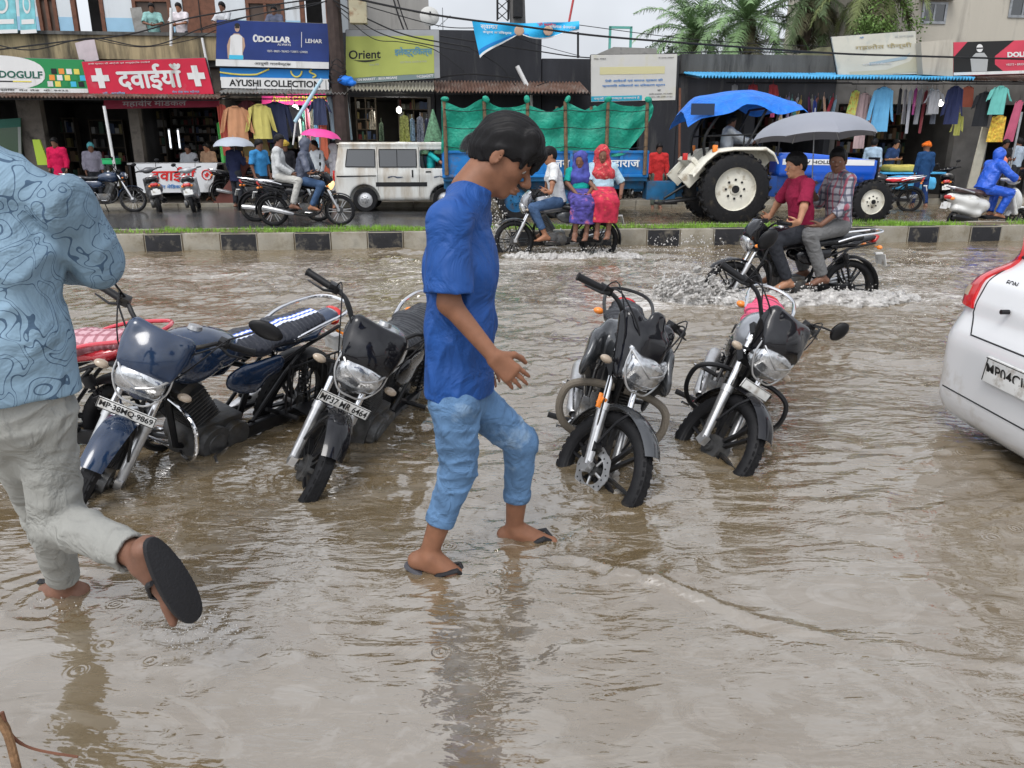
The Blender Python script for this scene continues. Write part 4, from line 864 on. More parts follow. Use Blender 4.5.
# ------------------------------------------------------------------ water
def water_mesh():
    xs = [0.0]; st = 0.02
    while xs[-1] < 45: xs.append(xs[-1] + (st if xs[-1] < 4.2 else st * (1 + (xs[-1] - 4.2) * 0.9)))
    xs = np.array([-x for x in xs[:0:-1]] + xs); ys = [0.9]
    while ys[-1] < 60:
        y = ys[-1]; ys.append(y + (0.018 if y < 4.5 else 0.018 + (y - 4.5) * 0.006 if y < 13 else 0.07 + (y - 13) * 0.05))
    ys = np.array([-6, -3, -1, 0, 0.5] + ys); X, Y = np.meshgrid(xs, ys); P = np.stack([X, Y, 0 * X], -1)
    wx = X + 0.18 * wavy(P, 1, 1.7) + 0.05 * wavy(P, 2, 6); wy = Y + 0.15 * wavy(P, 3, 2.1) + 0.05 * wavy(P, 4, 7); Q = np.stack([wx, wy, 0 * X], -1)
    an = np.array([0.42, 1.25, 0]); Z = 0.0135 * wavy(Q * an, 5, 11, 8) + 0.0075 * np.abs(wavy(Q * an, 6, 24, 8)) + 0.0030 * wavy(Q, 7, 52, 8); Z *= 0.65 + 0.60 * np.clip(.5 + .55 * wavy(P, 41, 2.6), 0, 1.3)
    calm = np.ones_like(X)
    def poly(pts): return [atz(a, b, 0) for a, b in pts]
    def dist(pl):
        best = np.full(X.shape, 99.0); side = np.zeros_like(X)
        for a, b in zip(pl[:-1], pl[1:]):
            dx, dy = b.x - a.x, b.y - a.y; l2 = dx * dx + dy * dy; t = np.clip(((X - a.x) * dx + (Y - a.y) * dy) / l2, 0, 1)
            qx, qy = X - a.x - t * dx, Y - a.y - t * dy; d = np.hypot(qx, qy); s = np.sign(dx * qy - dy * qx); m = d < best; best = np.where(m, d, best); side = np.where(m, s, side)
        return best * side
    # the bow wave that crosses the lower right, and the edge of the thin smooth sheet near the camera
    d1 = dist(poly([(560, 560), (640, 588), (730, 612), (840, 640), (940, 655), (1024, 668), (1200, 690)])) + 0.035 * wavy(P, 11, 5) + 0.012 * wavy(P, 12, 17)
    Z += 0.019 * np.exp(-(d1 / 0.028) ** 2) + 0.008 * np.exp(-((d1 + 0.10) / 0.03) ** 2) + 0.005 * np.exp(-((d1 + 0.19) / 0.03) ** 2); calm *= 1 - 0.72 * np.clip(-d1 / 0.12, 0, 1) * (np.abs(d1) < 2.5)
    d2 = dist(poly([(215, 830), (205, 740), (200, 700), (240, 672), (330, 655), (450, 650), (620, 640)])) + 0.03 * wavy(P, 13, 6) + 0.01 * wavy(P, 14, 19)
    Z += 0.010 * np.exp(-(d2 / 0.02) ** 2)
    calm = np.clip(calm, 0.28, 1); Z = Z * 1.0
    near = Y < 2.35; Z = np.where(near & (d2 < 0), Z * (0.6 + 0.4 * np.exp(-np.abs(d2) / 0.12)), Z)
    Z *= calm
    # turbulence behind the moving bikes and in the far half of the carriageway
    turb = np.exp(-((Y - 9.2) / 2.3) ** 2); Z += turb * (0.010 * wavy(Q * np.array([0.8, 1.2, 0]), 21, 9, 8) + 0.008 * np.abs(wavy(Q, 22, 22, 8)))
    for (a, b, A, k, dec) in [(445, 572, .006, 95, .16), (530, 540, .006, 90, .16), (50, 600, .007, 85, .18), (95, 485, .004, 70, .2), (312, 480, .004, 70, .2), (600, 480, .005, 70, .25), (720, 455, .005, 70, .22), (185, 625, .008, 80, .12), (250, 655, .006, 90, .10), (290, 440, .004, 60, .2)]:
        c = atz(a, b, 0); r = np.hypot(X - c.x, (Y - c.y)); r = r * (1 + 0.13 * wavy(P, 31 + a % 7, 6)); Z += A * np.cos(k * r) * np.exp(-r / dec) * (r < 1.2)
    # foam amount (0..1) over the surface: white water where the vehicles plough through, and paler far water
    F = 0.24 + 0.0 * X
    for (a, b, rx, ry, v) in [(680, 300, 1.8, 1.1, .85), (850, 297, 2.6, 1.0, .85), (520, 262, 2.0, .9, .75), (600, 250, 2.2, .7, .7), (400, 255, 2.0, .6, .4), (930, 262, 3.0, 1.2, .5), (445, 585, .28, .14, .55), (60, 605, .35, .2, .5), (230, 640, .25, .18, .6), (540, 548, .22, .12, .5), (820, 260, 3.5, 1.2, .55), (620, 300, 2.5, 1.2, .3), (1000, 260, 3.0, 1.0, .5), (700, 222, 6, 2.5, .5), (930, 222, 5, 2.5, .55)]:
        c = atz(a, b, 0); F = np.maximum(F, v * np.exp(-((X - c.x) / rx) ** 2 - ((Y - c.y) / ry) ** 2))
    F = np.maximum(F, 0.62 * np.clip(1 - np.abs(Y - 9.8) / 4.5, 0, 1)); F += 0.06 * np.exp(-(d1 / 0.05) ** 2) - .2 * (Y < 2.6)
    Z *= np.where(Y > 13.2, 0.8, 1.0)
    return X, Y, Z, F
X, Y, Z, F = water_mesh(); ny, nx = X.shape; V = np.stack([X, Y, Z], -1).reshape(-1, 3); ii = np.arange(ny * nx).reshape(ny, nx)
Q = np.stack([ii[:-1, :-1], ii[:-1, 1:], ii[1:, 1:], ii[1:, :-1]], -1).reshape(-1, 4)
mw = bpy.data.materials.new('muddy_flood_water'); mw.use_nodes = True; nt = mw.node_tree; N = nt.nodes; L = nt.links; b = N['Principled BSDF']
def nd(t, **k):
    n = N.new(t)
    for a, v in k.items(): setattr(n, a, v)
    return n
tc = nd('ShaderNodeTexCoord'); src = tc.outputs['Object']
def mapping(sc, rot=0.0, loc=(0, 0, 0)):
    m = nd('ShaderNodeMapping'); m.inputs['Scale'].default_value = sc; m.inputs['Rotation'].default_value = (0, 0, rot); m.inputs['Location'].default_value = loc; L.new(src, m.inputs['Vector']); return m.outputs['Vector']
def noise(vec, s, d=5, r=0.55, dist=0.0):
    n = nd('ShaderNodeTexNoise'); n.inputs['Scale'].default_value = s; n.inputs['Detail'].default_value = d; n.inputs['Roughness'].default_value = r; n.inputs['Distortion'].default_value = dist; L.new(vec, n.inputs['Vector']); return n.outputs['Fac']
def ramp(f, a, b_, ca=(0, 0, 0, 1), cb=(1, 1, 1, 1)):
    r = nd('ShaderNodeValToRGB'); r.color_ramp.elements[0].position = a; r.color_ramp.elements[1].position = b_; r.color_ramp.elements[0].color = ca; r.color_ramp.elements[1].color = cb; L.new(f, r.inputs['Fac']); return r.outputs['Color']
def math_(op, a, b_=None):
    m = nd('ShaderNodeMath', operation=op)
    for i, q in enumerate((a, b_)):
        if q is None: continue
        if isinstance(q, (int, float)): m.inputs[i].default_value = q
        else: L.new(q, m.inputs[i])
    return m.outputs[0]
def mixc(f, a, b_):
    m = nd('ShaderNodeMix', data_type='RGBA')
    for k, q in (('Factor', f), ('A', a), ('B', b_)):
        if isinstance(q, (int, float)): m.inputs[k].default_value = q
        elif isinstance(q, tuple): m.inputs[k].default_value = (*q, 1)
        else: L.new(q, m.inputs[k])
    return m.outputs['Result']
v1 = mapping((0.55, 1.5, 1), 0.12); v2 = mapping((0.35, 1.1, 1), -0.15, (3, 1, 0))
silt = noise(v1, 2.2, 6, 0.6, 0.8); base = ramp(silt, 0.32, 0.68, (0.120, 0.085, 0.042, 1), (0.150, 0.118, 0.076, 1))
sky_sheen = ramp(noise(mapping((0.8, 1.25, 1), 0.5, (4, 2, 0)), 3.0, 7, 0.62, 2.2), 0.50, 0.57); base = mixc(math_('MULTIPLY', sky_sheen, 0.22), base, (0.30, 0.275, 0.235))  # pale swirls put into the base colour in place of reflected sky
at = nd('ShaderNodeAttribute', attribute_name='foam')
fn = noise(v1, 13, 8, 0.68, 1.6); fn2 = noise(v2, 4.0, 5, 0.6, 1.2)
fsum = math_('ADD', math_('MULTIPLY', fn, 0.72), math_('MULTIPLY', fn2, 0.40)); th = math_('SUBTRACT', 0.80, math_('MULTIPLY', at.outputs['Fac'], 0.42))
foam = math_('MULTIPLY', math_('SUBTRACT', fsum, th), 7.0); cl = nd('ShaderNodeClamp'); L.new(foam, cl.inputs['Value']); foam = cl.outputs[0]
L.new(mixc(math_('MULTIPLY', foam, 0.8), base, (0.56, 0.53, 0.49)), b.inputs['Base Color'])
b.inputs['IOR'].default_value = 2.8; b.inputs['Specular IOR Level'].default_value = 0.5; L.new(math_('ADD', 0.03, math_('MULTIPLY', foam, 0.30)), b.inputs['Roughness'])
h1 = noise(mapping((0.6, 1.5, 1), 0.1), 20, 2, 0.5, 0.9); h2 = noise(mapping((0.8, 1.3, 1), -0.3), 60, 1, 0.5, 0.5); h3 = noise(mapping((0.45, 1.2, 1), 0.05), 7, 2, 0.5, 1.2)
hh = math_('ADD', math_('ADD', math_('MULTIPLY', h1, 0.34), math_('MULTIPLY', h2, 0.05)), math_('MULTIPLY', h3, 1.0))
hh = math_('MULTIPLY', hh, ramp(noise(mapping((.7, 1.3, 1), .3, (7, 3, 0)), .9, 3, .5, .8), .34, .62, (.25, .25, .25, 1), (1.35, 1.35, 1.35, 1)))
vo = nd('ShaderNodeTexVoronoi'); vo.inputs['Scale'].default_value = 5.5; vo.inputs['Randomness'].default_value = 1.0; L.new(mapping((1, 1, 1)), vo.inputs['Vector'])
ringm = math_('MULTIPLY', math_('SINE', math_('MULTIPLY', vo.outputs['Distance'], 75.0)), math_('POWER', math_('MAXIMUM', math_('SUBTRACT', 1.0, math_('MULTIPLY', vo.outputs['Distance'], 3.2)), 0.0), 2.0))
sep = nd('ShaderNodeSeparateColor'); L.new(vo.outputs['Color'], sep.inputs[0]); pick = math_('GREATER_THAN', sep.outputs[0], 0.45)
hh = math_('ADD', hh, math_('MULTIPLY', math_('MULTIPLY', ringm, pick), 0.24)); hh = math_('ADD', hh, math_('MULTIPLY', foam, 0.12))
bp = nd('ShaderNodeBump'); bp.inputs['Strength'].default_value = 1.0; bp.inputs['Distance'].default_value = 0.011; L.new(hh, bp.inputs['Height']); L.new(bp.outputs['Normal'], b.inputs['Normal'])
wo = np_obj('flood_water', V, Q, mw); tag(wo, kind='structure')
fa = wo.data.attributes.new('foam', 'FLOAT', 'POINT'); fa.data.foreach_set('value', F.ravel().astype(np.float32))
# ------------------------------------------------------------------ ground, far road, median, pavement
GZ = -0.24
g = MB(); g.box((0, 200, GZ - 0.55), (900, 900, 0.1)); tag(obj('ground', g, mat('mud_ground', (0.12, 0.095, 0.065), 0.8, var=0.3, vs=2)), kind='structure')
g = MB(); g.sheet([[(s_, d_, z_) for s_ in (-45, 0, 45)] for d_, z_ in ((-6, -0.03), (2.7, -0.03), (3.0, GZ), (13.3, GZ))], 0.04); g.v = [p - Vector((0, 0, .02)) for p in g.v]; o = obj('near_road', g, mat('asphalt_wet', (0.045, 0.044, 0.043), 0.35, var=0.3, vs=5, bump=0.3, bs=120)); o.rotation_euler[2] = ALPHA; tag(o, kind='structure')
def far_road():
    ss = [-60, -14, -9, -5, -1.5, 1.0, 4, 60]; zz = [0.05, 0.05, 0.048, 0.035, 0.018, -0.02, -0.05, -0.08]; gr = [[(s, d, z + (0.008 if i == 1 else 0)) for i, d in enumerate((13.1, 17, 21.1))] for s, z in zip(ss, zz)]
    m = MB(); m.sheet(gr, 0.04); return m
mr = mat('wet_asphalt', (0.060, 0.060, 0.062), 0.14, var=0.35, vs=1.2, bump=0.25, bs=60, dirt=(0.13, 0.11, 0.085), dirts=0.9, dirta=0.4, spec=1.0)
o = obj('far_road', far_road(), mr); o.rotation_euler[2] = ALPHA; tag(o, kind='structure')
KD0, KD1, KT = 12.27, 13.22, 0.245
mk = mat('kerb_concrete', (0.27, 0.25, 0.205), 0.75, var=0.25, vs=6, bump=0.4, bs=50, dirt=(0.13, 0.11, 0.075), dirts=3, dirta=0.62)
mkp = mat('kerb_black_paint', (0.012, 0.012, 0.014), 0.6, var=0.3, vs=9, bump=0.3, bs=50, dirt=(0.13, 0.115, 0.09), dirts=6, dirta=0.28)
m = MB(); m.box((2, (KD0 + KD1) / 2, (KT + GZ - .1) / 2), (70, KD1 - KD0 - 0.004, KT - GZ + .1)); o = obj('median', m, mat('median_soil', (0.10, 0.075, 0.045), 0.9, var=0.3, vs=5)); o.rotation_euler[2] = ALPHA; tag(o, kind='structure')
kb = MB(); KL = 0.555; s = -26.0; i = 0
kr = random.Random(3)
while s < 30:
    dz = kr.uniform(-.006, .006); dd = kr.uniform(-.008, .008)
    kb.box((s + KL / 2, KD0 + 0.07 + dd, (KT + GZ) / 2 + 0.005 + dz), (KL - 0.012, 0.16, KT - GZ + 0.02), mi=i % 2); kb.box((s + KL / 2, KD1 - 0.05 + dd, (KT + GZ) / 2 + dz), (KL - 0.012, 0.12, KT - GZ + 0.012), mi=0)
    s += KL; i += 1
o = obj('median_kerb', kb, [mk, mkp], bevel=0.012); o.rotation_euler[2] = ALPHA; tag(o, kind='structure')
# grass on the median
def grass_strip():
    rs = np.random.RandomState(5); n = 26000; s = rs.uniform(-12, 15, n); d = rs.uniform(KD0 + .2, KD1 - .12, n); keep = (wavy(np.stack([s, d, 0 * s], -1), 8, 3.0) + rs.rand(n) * 1.6) > 0.35
    s, d = s[keep], d[keep]; n = len(s); h = rs.uniform(.02, .06, n) * (1 + .5 * wavy(np.stack([s, d, 0 * s], -1), 9, 5)); a = rs.uniform(0, 6.28, n); wd = rs.uniform(.004, .009, n)
    bx, by = np.cos(a) * wd, np.sin(a) * wd; lx, ly = rs.uniform(-.025, .025, n), rs.uniform(-.025, .025, n); z0 = np.full(n, KT - .003)
    V = np.stack([np.stack([s - bx, d - by, z0], -1), np.stack([s + bx, d + by, z0], -1), np.stack([s + lx, d + ly, z0 + h], -1)], 1).reshape(-1, 3)
    return V, np.arange(3 * n).reshape(-1, 3)
V, Fc = grass_strip(); o = np_obj('grass', V, Fc, mat('grass_blades', (0.16, 0.30, 0.035), 0.6, var=0.45, vs=3), smooth=False); o.rotation_euler[2] = ALPHA; tag(o, 'short bright green grass growing along the top of the striped median', 'grass', kind='stuff')
PZ = 0.14
m = MB(); m.box((0, 31.1, (PZ + GZ) / 2), (120, 20, PZ - GZ)); o = obj('pavement', m, mat('pavement_concrete', (0.15, 0.135, 0.115), 0.45, var=0.3, vs=1.5, bump=0.3, bs=30, dirt=(0.06, 0.05, 0.04), dirts=1.3, dirta=0.5)); o.rotation_euler[2] = ALPHA; tag(o, kind='structure')
m = MB()
for i in range(60): m.box((-30 + i, 21.05, (PZ + GZ) / 2 + .008), (0.985, 0.12, PZ - GZ + .016))
o = obj('pavement_kerb', m, mk, bevel=0.01); o.rotation_euler[2] = ALPHA; tag(o, kind='structure')
# splashes: torn lumps of water and loose drops, real white water
m_spl = mat('white_water', (0.62, 0.60, 0.57), 0.10, var=0.2, vs=40, spec=0.8, trans=0.45, bump=.6, bs=60)
def splash(label, c, rx, ry, rz, n, drops, seed=1, dirx=0.0, vox=0.012, dr=0.008):
    """n torn jets and curtains rising from a footprint rx by ry to a height rz, with free drops round them"""
    rs = random.Random(seed); c = Vector(c); sd = SDF(vox)
    for i in range(n):
        a = rs.uniform(0, 6.283); q = rs.uniform(0.1, 1) ** 0.6; p = Vector((math.cos(a) * rx * q, math.sin(a) * ry * q, -0.01)); h = rz * rs.uniform(.15, .8) * (1.15 - q * .8)
        tip = p + Vector((math.cos(a) * rx * .25 * rs.random() + dirx * h, math.sin(a) * ry * .2, h)); sd.cone(p, tip, max(vox * 1.1, .10 * rx * rs.uniform(.5, 1)), max(vox * .6, .022 * rx), .05 * rx + .004)
    am = min(.035, rz * .10); sd.field(lambda A: am * wavy(A, seed, 55, 7) + am * .8 * wavy(A, seed + 1, 130, 7) + am * .3)
    V, F = sd.mesh(); mb = MB(); mb.add([Vector(v) for v in V], [tuple(f) for f in F])
    for i in range(drops):
        a = rs.uniform(0, 6.283); q = rs.uniform(0, 1) ** 0.5; z = rz * (rs.uniform(0, 1) ** 1.5) * 1.3; p = Vector((math.cos(a) * rx * 1.15 * q + dirx * z, math.sin(a) * ry * 1.2 * q, z)); r = dr * rs.uniform(.15, 1) ** 1.6
        mb.ell(p, (r * rs.uniform(.8, 1.6), r, r * rs.uniform(.8, 1.6)), 6, 4)
    o = obj('water_splash', mb, m_spl, smooth=180); o.location = c; return tag(o, label, 'splash', kind='stuff')
from mathutils.bvhtree import BVHTree
def bvh_of(o): return BVHTree.FromPolygons([v.co.copy() for v in o.data.vertices], [tuple(p.vertices) for p in o.data.polygons])
def patch(name, bvh, corners, d, m, parent, off=0.004, n=10, thick=0.004, back=1.5):
    """a panel of four corners laid onto the body's surface along direction d"""
    c = [Vector(p) for p in corners]; d = Vector(d).normalized(); g = []
    for i in range(n + 1):
        row = []
        for j in range(n + 1):
            u, v = i / n, j / n; p = c[0] * (1 - u) * (1 - v) + c[1] * u * (1 - v) + c[2] * u * v + c[3] * (1 - u) * v
            h = bvh.ray_cast(p - d * back, d, back * 2.2); row.append((h[0] if h[0] is not None else p) - d * off)
        g.append(row)
    mb = MB(); mb.sheet(g, thick); return obj(name, mb, m, parent, smooth=60)
def line_on(mb, bvh, pts, d, r=0.004, off=0.0, n=10, back=1.5, closed=False):
    d = Vector(d).normalized(); P = [Vector(p) for p in pts]; out = []
    if closed: P = P + [P[0]]
    for a, b in zip(P[:-1], P[1:]):
        for k in range(n):
            p = a.lerp(b, k / n); h = bvh.ray_cast(p - d * back, d, back * 2.2); out.append((h[0] if h[0] is not None else p) - d * off)
    if not closed: h = bvh.ray_cast(P[-1] - d * back, d, back * 2.2); out.append((h[0] if h[0] is not None else P[-1]) - d * off)
    mb.tube(out, r, 5, closed=closed)
M_white = mat('white_car_paint', (0.62, 0.625, 0.63), 0.18, coat=0.9, var=0.03, vs=3, dirt=(0.42, 0.38, 0.32), dirts=2.5, dirta=0.05)
M_vanw = mat('old_white_paint', (0.56, 0.56, 0.53), 0.35, coat=0.4, var=0.08, vs=4, dirt=(0.30, 0.23, 0.15), dirts=2.2, dirta=0.45, streak=True)
M_dglass = mat('dark_glass', (0.012, 0.014, 0.016), 0.04, spec=0.8, coat=1.0)
M_rubber = mat('black_rubber', (0.012, 0.012, 0.013), 0.6)
def car_wheel(parent, c, r, wt, rimm, y_sign, big=False):
    e = bpy.data.objects.new('wheel', None); COL.objects.link(e); e.parent = parent; c = Vector(c)
    t = MB(); t.lathe([(r * .62, -wt), (r * .93, -wt), (r, -wt * .8), (r, wt * .8), (r * .93, wt), (r * .62, wt)], c, (0, 1, 0), 36, closed_prof=True)
    if big:
        for i in range(22):
            a = 2 * math.pi * i / 22
            for s in (1, -1):
                aa = a + (0.14 if s > 0 else 0); d = Vector((math.cos(aa), 0, math.sin(aa))); tn = Vector((-math.sin(aa), 0, math.cos(aa))); yv = Vector((0, 1, 0)); dirn = (yv + tn * 0.6 * s).normalized()
                m3 = Matrix((d, dirn, d.cross(dirn))).transposed(); t.box(c + d * (r + 0.012) + yv * s * wt * .48, (0.055, wt * 1.05, 0.055), m3)
    obj('tyre', t, M_tyre, e)
    m = MB(); m.lathe([(r * .64, -wt * .8), (r * .60, -wt * .5), (r * .60, wt * .5), (r * .64, wt * .8), (r * .67, wt * .8), (r * .67, -wt * .8)], c, (0, 1, 0), 30, closed_prof=True)
    yo = y_sign * wt * 0.25; m.lathe([(0.0, yo - .02), (r * .16, yo - .02 + y_sign * .03), (r * .45, yo + y_sign * .02), (r * .62, yo - .01), (r * .62, yo - .04 * y_sign), (0, yo - .05 * y_sign)], c, (0, 1, 0), 30); m.cyl(c + Vector((0, yo, 0)), c + Vector((0, yo + y_sign * .08, 0)), r * .15, n=16); obj('rim', m, rimm, e)
    h = MB()
    for i in range(8): a = 2 * math.pi * i / 8; p = c + Vector((math.cos(a) * r * .27, yo + y_sign * .025, math.sin(a) * r * .27)); h.cyl(p, p + Vector((0, y_sign * .035, 0)), r * .035, n=8)
    if big: h.cyl(c + Vector((0, yo + y_sign * .07, 0)), c + Vector((0, yo + y_sign * .10, 0)), r * .11, n=16)
    obj('wheel_nut', h, M_blackm, e); return e
# ---- white minivan on the far road, facing along the road to the right
def minivan():
    p0 = atz(330, 212.5, 0.03); L_, W_, H_ = 3.45, 1.42, 1.66; root = thing('minivan', 'old white minivan with mud splashed sides passing behind the boy', 'van', (p0.x + 0.1, p0.y + 0.75, 0.03), ALPHA * .6)
    b = SDF(0.026); b.box((L_ / 2, 0, 0.72), (L_, W_, 0.92), 0.10, k=0.01); b.box((L_ / 2 - 0.05, 0, 1.16), (L_ - 0.14, W_ - 0.10, 0.92), 0.14, k=0.10)
    b.cutplane((L_ - 0.12, 0, 1.05), Vector((1, 0, 0.55)).normalized()); b.cutplane((0.03, 0, 1.0), Vector((-1, 0, 0.18)).normalized()); b.cutplane((0, -W_ / 2 + .012, 1.0), Vector((0, -1, 0.15)).normalized()); b.cutplane((0, W_ / 2 - .012, 1.0), Vector((0, 1, 0.15)).normalized())
    for x in (0.70, 2.62):
        for s in (1, -1): b.cone((x, s * 0.80, 0.29), (x, s * 0.48, 0.29), 0.36, 0.36, 0.01, cut=2, sub=True)
    b.box((2.52, 0, 1.22), (0.95, W_ + 0.3, 0.40), 0.05, k=0.004, sub=True); b.box((2.55, 0, 0.95), (1.0, W_ - 0.16, 1.0), 0.05, k=0.004, sub=True)
    bo = b.obj('body', M_vanw, root); bv = bvh_of(bo); dy = (0, 1, 0)
    for side in (1, -1):
        d = (0, side, 0); y = -side * 0.7
        patch('side_window', bv, [(0.28, y, 1.06), (0.98, y, 1.05), (0.98, y, 1.45), (0.34, y, 1.45)], d, M_dglass, root); w2 = patch('side_window', bv, [(1.08, y, 1.05), (1.96, y, 1.05), (1.96, y, 1.45), (1.08, y, 1.45)], d, M_dglass, root)
        dv = MB(); line_on(dv, bv, [(1.5, y, 1.05), (1.5, y, 1.45)], d, 0.009, 0.006); obj('window_divider', dv, M_blackm, w2)
        fr = MB()
        for q in ([(0.28, 1.06), (0.98, 1.05), (0.98, 1.45), (0.34, 1.45)], [(1.08, 1.05), (1.96, 1.05), (1.96, 1.45), (1.08, 1.45)]): line_on(fr, bv, [(a, y, c) for a, c in q], d, 0.014, 0.004, closed=True)
        obj('window_rubber', fr, M_rubber, root)
        gp = MB()
        for xs in (1.03, 2.02): line_on(gp, bv, [(xs, y, 0.36), (xs, y, 1.50)], d, 0.005, 0.0, 14)
        obj('door_gap', gp, M_rubber, root)
        patch('side_stripe', bv, [(0.98, y, 0.60), (2.2, y, 0.60), (2.2, y, 0.70), (0.98, y, 0.70)], d, M_rubber, root, 0.003); patch('side_stripe', bv, [(0.06, y, 0.82), (1.0, y, 0.84), (1.0, y, 0.86), (0.06, y, 0.85)], d, M_rubber, root, 0.006)
        sw = MB()
        for xo in (1.45, 2.55):
            for k in range(2): line_on(sw, bv, [(xo - .18, y, .80 + .02 * k), (xo - .05, y, .84), (xo + .05, y, .80 + .02 * k), (xo + .18, y, .82)], d, 0.007, 0.004, 4)
        obj('door_decal', sw, mat('decal_blue', (0.03, 0.05, 0.09), 0.4), root)
        hd = MB(); hd.box((1.86, y * 1.02, 0.90), (0.035, 0.03, 0.17)); hd.box((2.24, y * 1.01, 0.94), (0.13, 0.03, 0.03)); obj('door_handle', hd, M_rubber, root, bevel=0.006)
    for x, s in ((0.70, -1), (0.70, 1), (2.62, -1), (2.62, 1)): car_wheel(root, (x, s * 0.60, 0.29), 0.29, 0.075, M_alloy, s)
    ws = MB(); a = Vector((L_ - 0.05, 0, 1.02)); bq = Vector((L_ - 0.35, 0, 1.52)); ws.sheet([[(p.x, y, p.z) for y in (-.58, 0, .58)] for p in (a, bq)], 0.008); obj('windscreen', ws, mat('clear_glass', (0.5, 0.55, 0.55), 0.03, trans=0.9, spec=0.6), root)
    st = MB(); st.box((2.30, -0.33, 0.72), (0.46, 0.46, 0.14)); st.box((2.10, -0.33, 1.0), (0.12, 0.46, 0.60), (0, -0.15, 0)); obj('driver_seat', st, M_seat, root, bevel=0.04)
    wh = MB(); wh.tube([Vector((2.82, -0.33, 0.98)) + Vector((math.sin(a) * .09, math.cos(a) * .18, math.sin(a) * .15)) for a in [2 * math.pi * k / 20 for k in range(20)]], 0.013, 6, closed=True); wh.cyl((2.82, -.33, .98), (3.0, -.33, .80), 0.02, n=8); obj('steering_wheel', wh, M_plastic, root)
    bp = MB(); bp.box((-0.03, 0, 0.42), (0.10, W_ - .02, 0.16)); bp.box((L_ + 0.02, 0, 0.40), (0.10, W_ - .04, 0.16)); obj('bumper', bp, M_rubber, root, bevel=0.02)
    gt = MB(); gt.tube([(0.1, -W_ / 2 + .06, 1.575), (3.0, -W_ / 2 + .06, 1.59)], 0.012, 6); gt.tube([(0.1, W_ / 2 - .06, 1.575), (3.0, W_ / 2 - .06, 1.59)], 0.012, 6); obj('rain_gutter', gt, M_vanw, root)
    tl = MB(); tl.box((-0.01, -0.60, 0.85), (0.05, 0.12, 0.24)); tl.box((-0.01, 0.60, 0.85), (0.05, 0.12, 0.24)); obj('tail_lamp', tl, M_red_lens, root, bevel=0.01)
    M = root.matrix_basis.copy(); M = Matrix.Translation(root.location) @ Matrix.Rotation(ALPHA * .6, 4, 'Z')
    J = ride(0.78, 2.28, (2.80, .17, 1.02), 0.02, (0.75, -0.6, -0.05), (0.5, .12, .40)); off = Matrix.Translation((0, -0.33, 0))
    person('van driver in a turquoise shirt looking out through the open front window', J, M @ Vector((2.28, -.33, 0.45)), 0.92, 0.016, M_skin, dict(m=mat('turquoise_cloth', (0.02, 0.42, 0.42), 0.8), sleeve=0.4, seed=4), dict(m=mat('dark_trousers', (0.03, 0.03, 0.035), 0.8)), rot=M @ off, hands=('grip', 'grip'))
minivan()
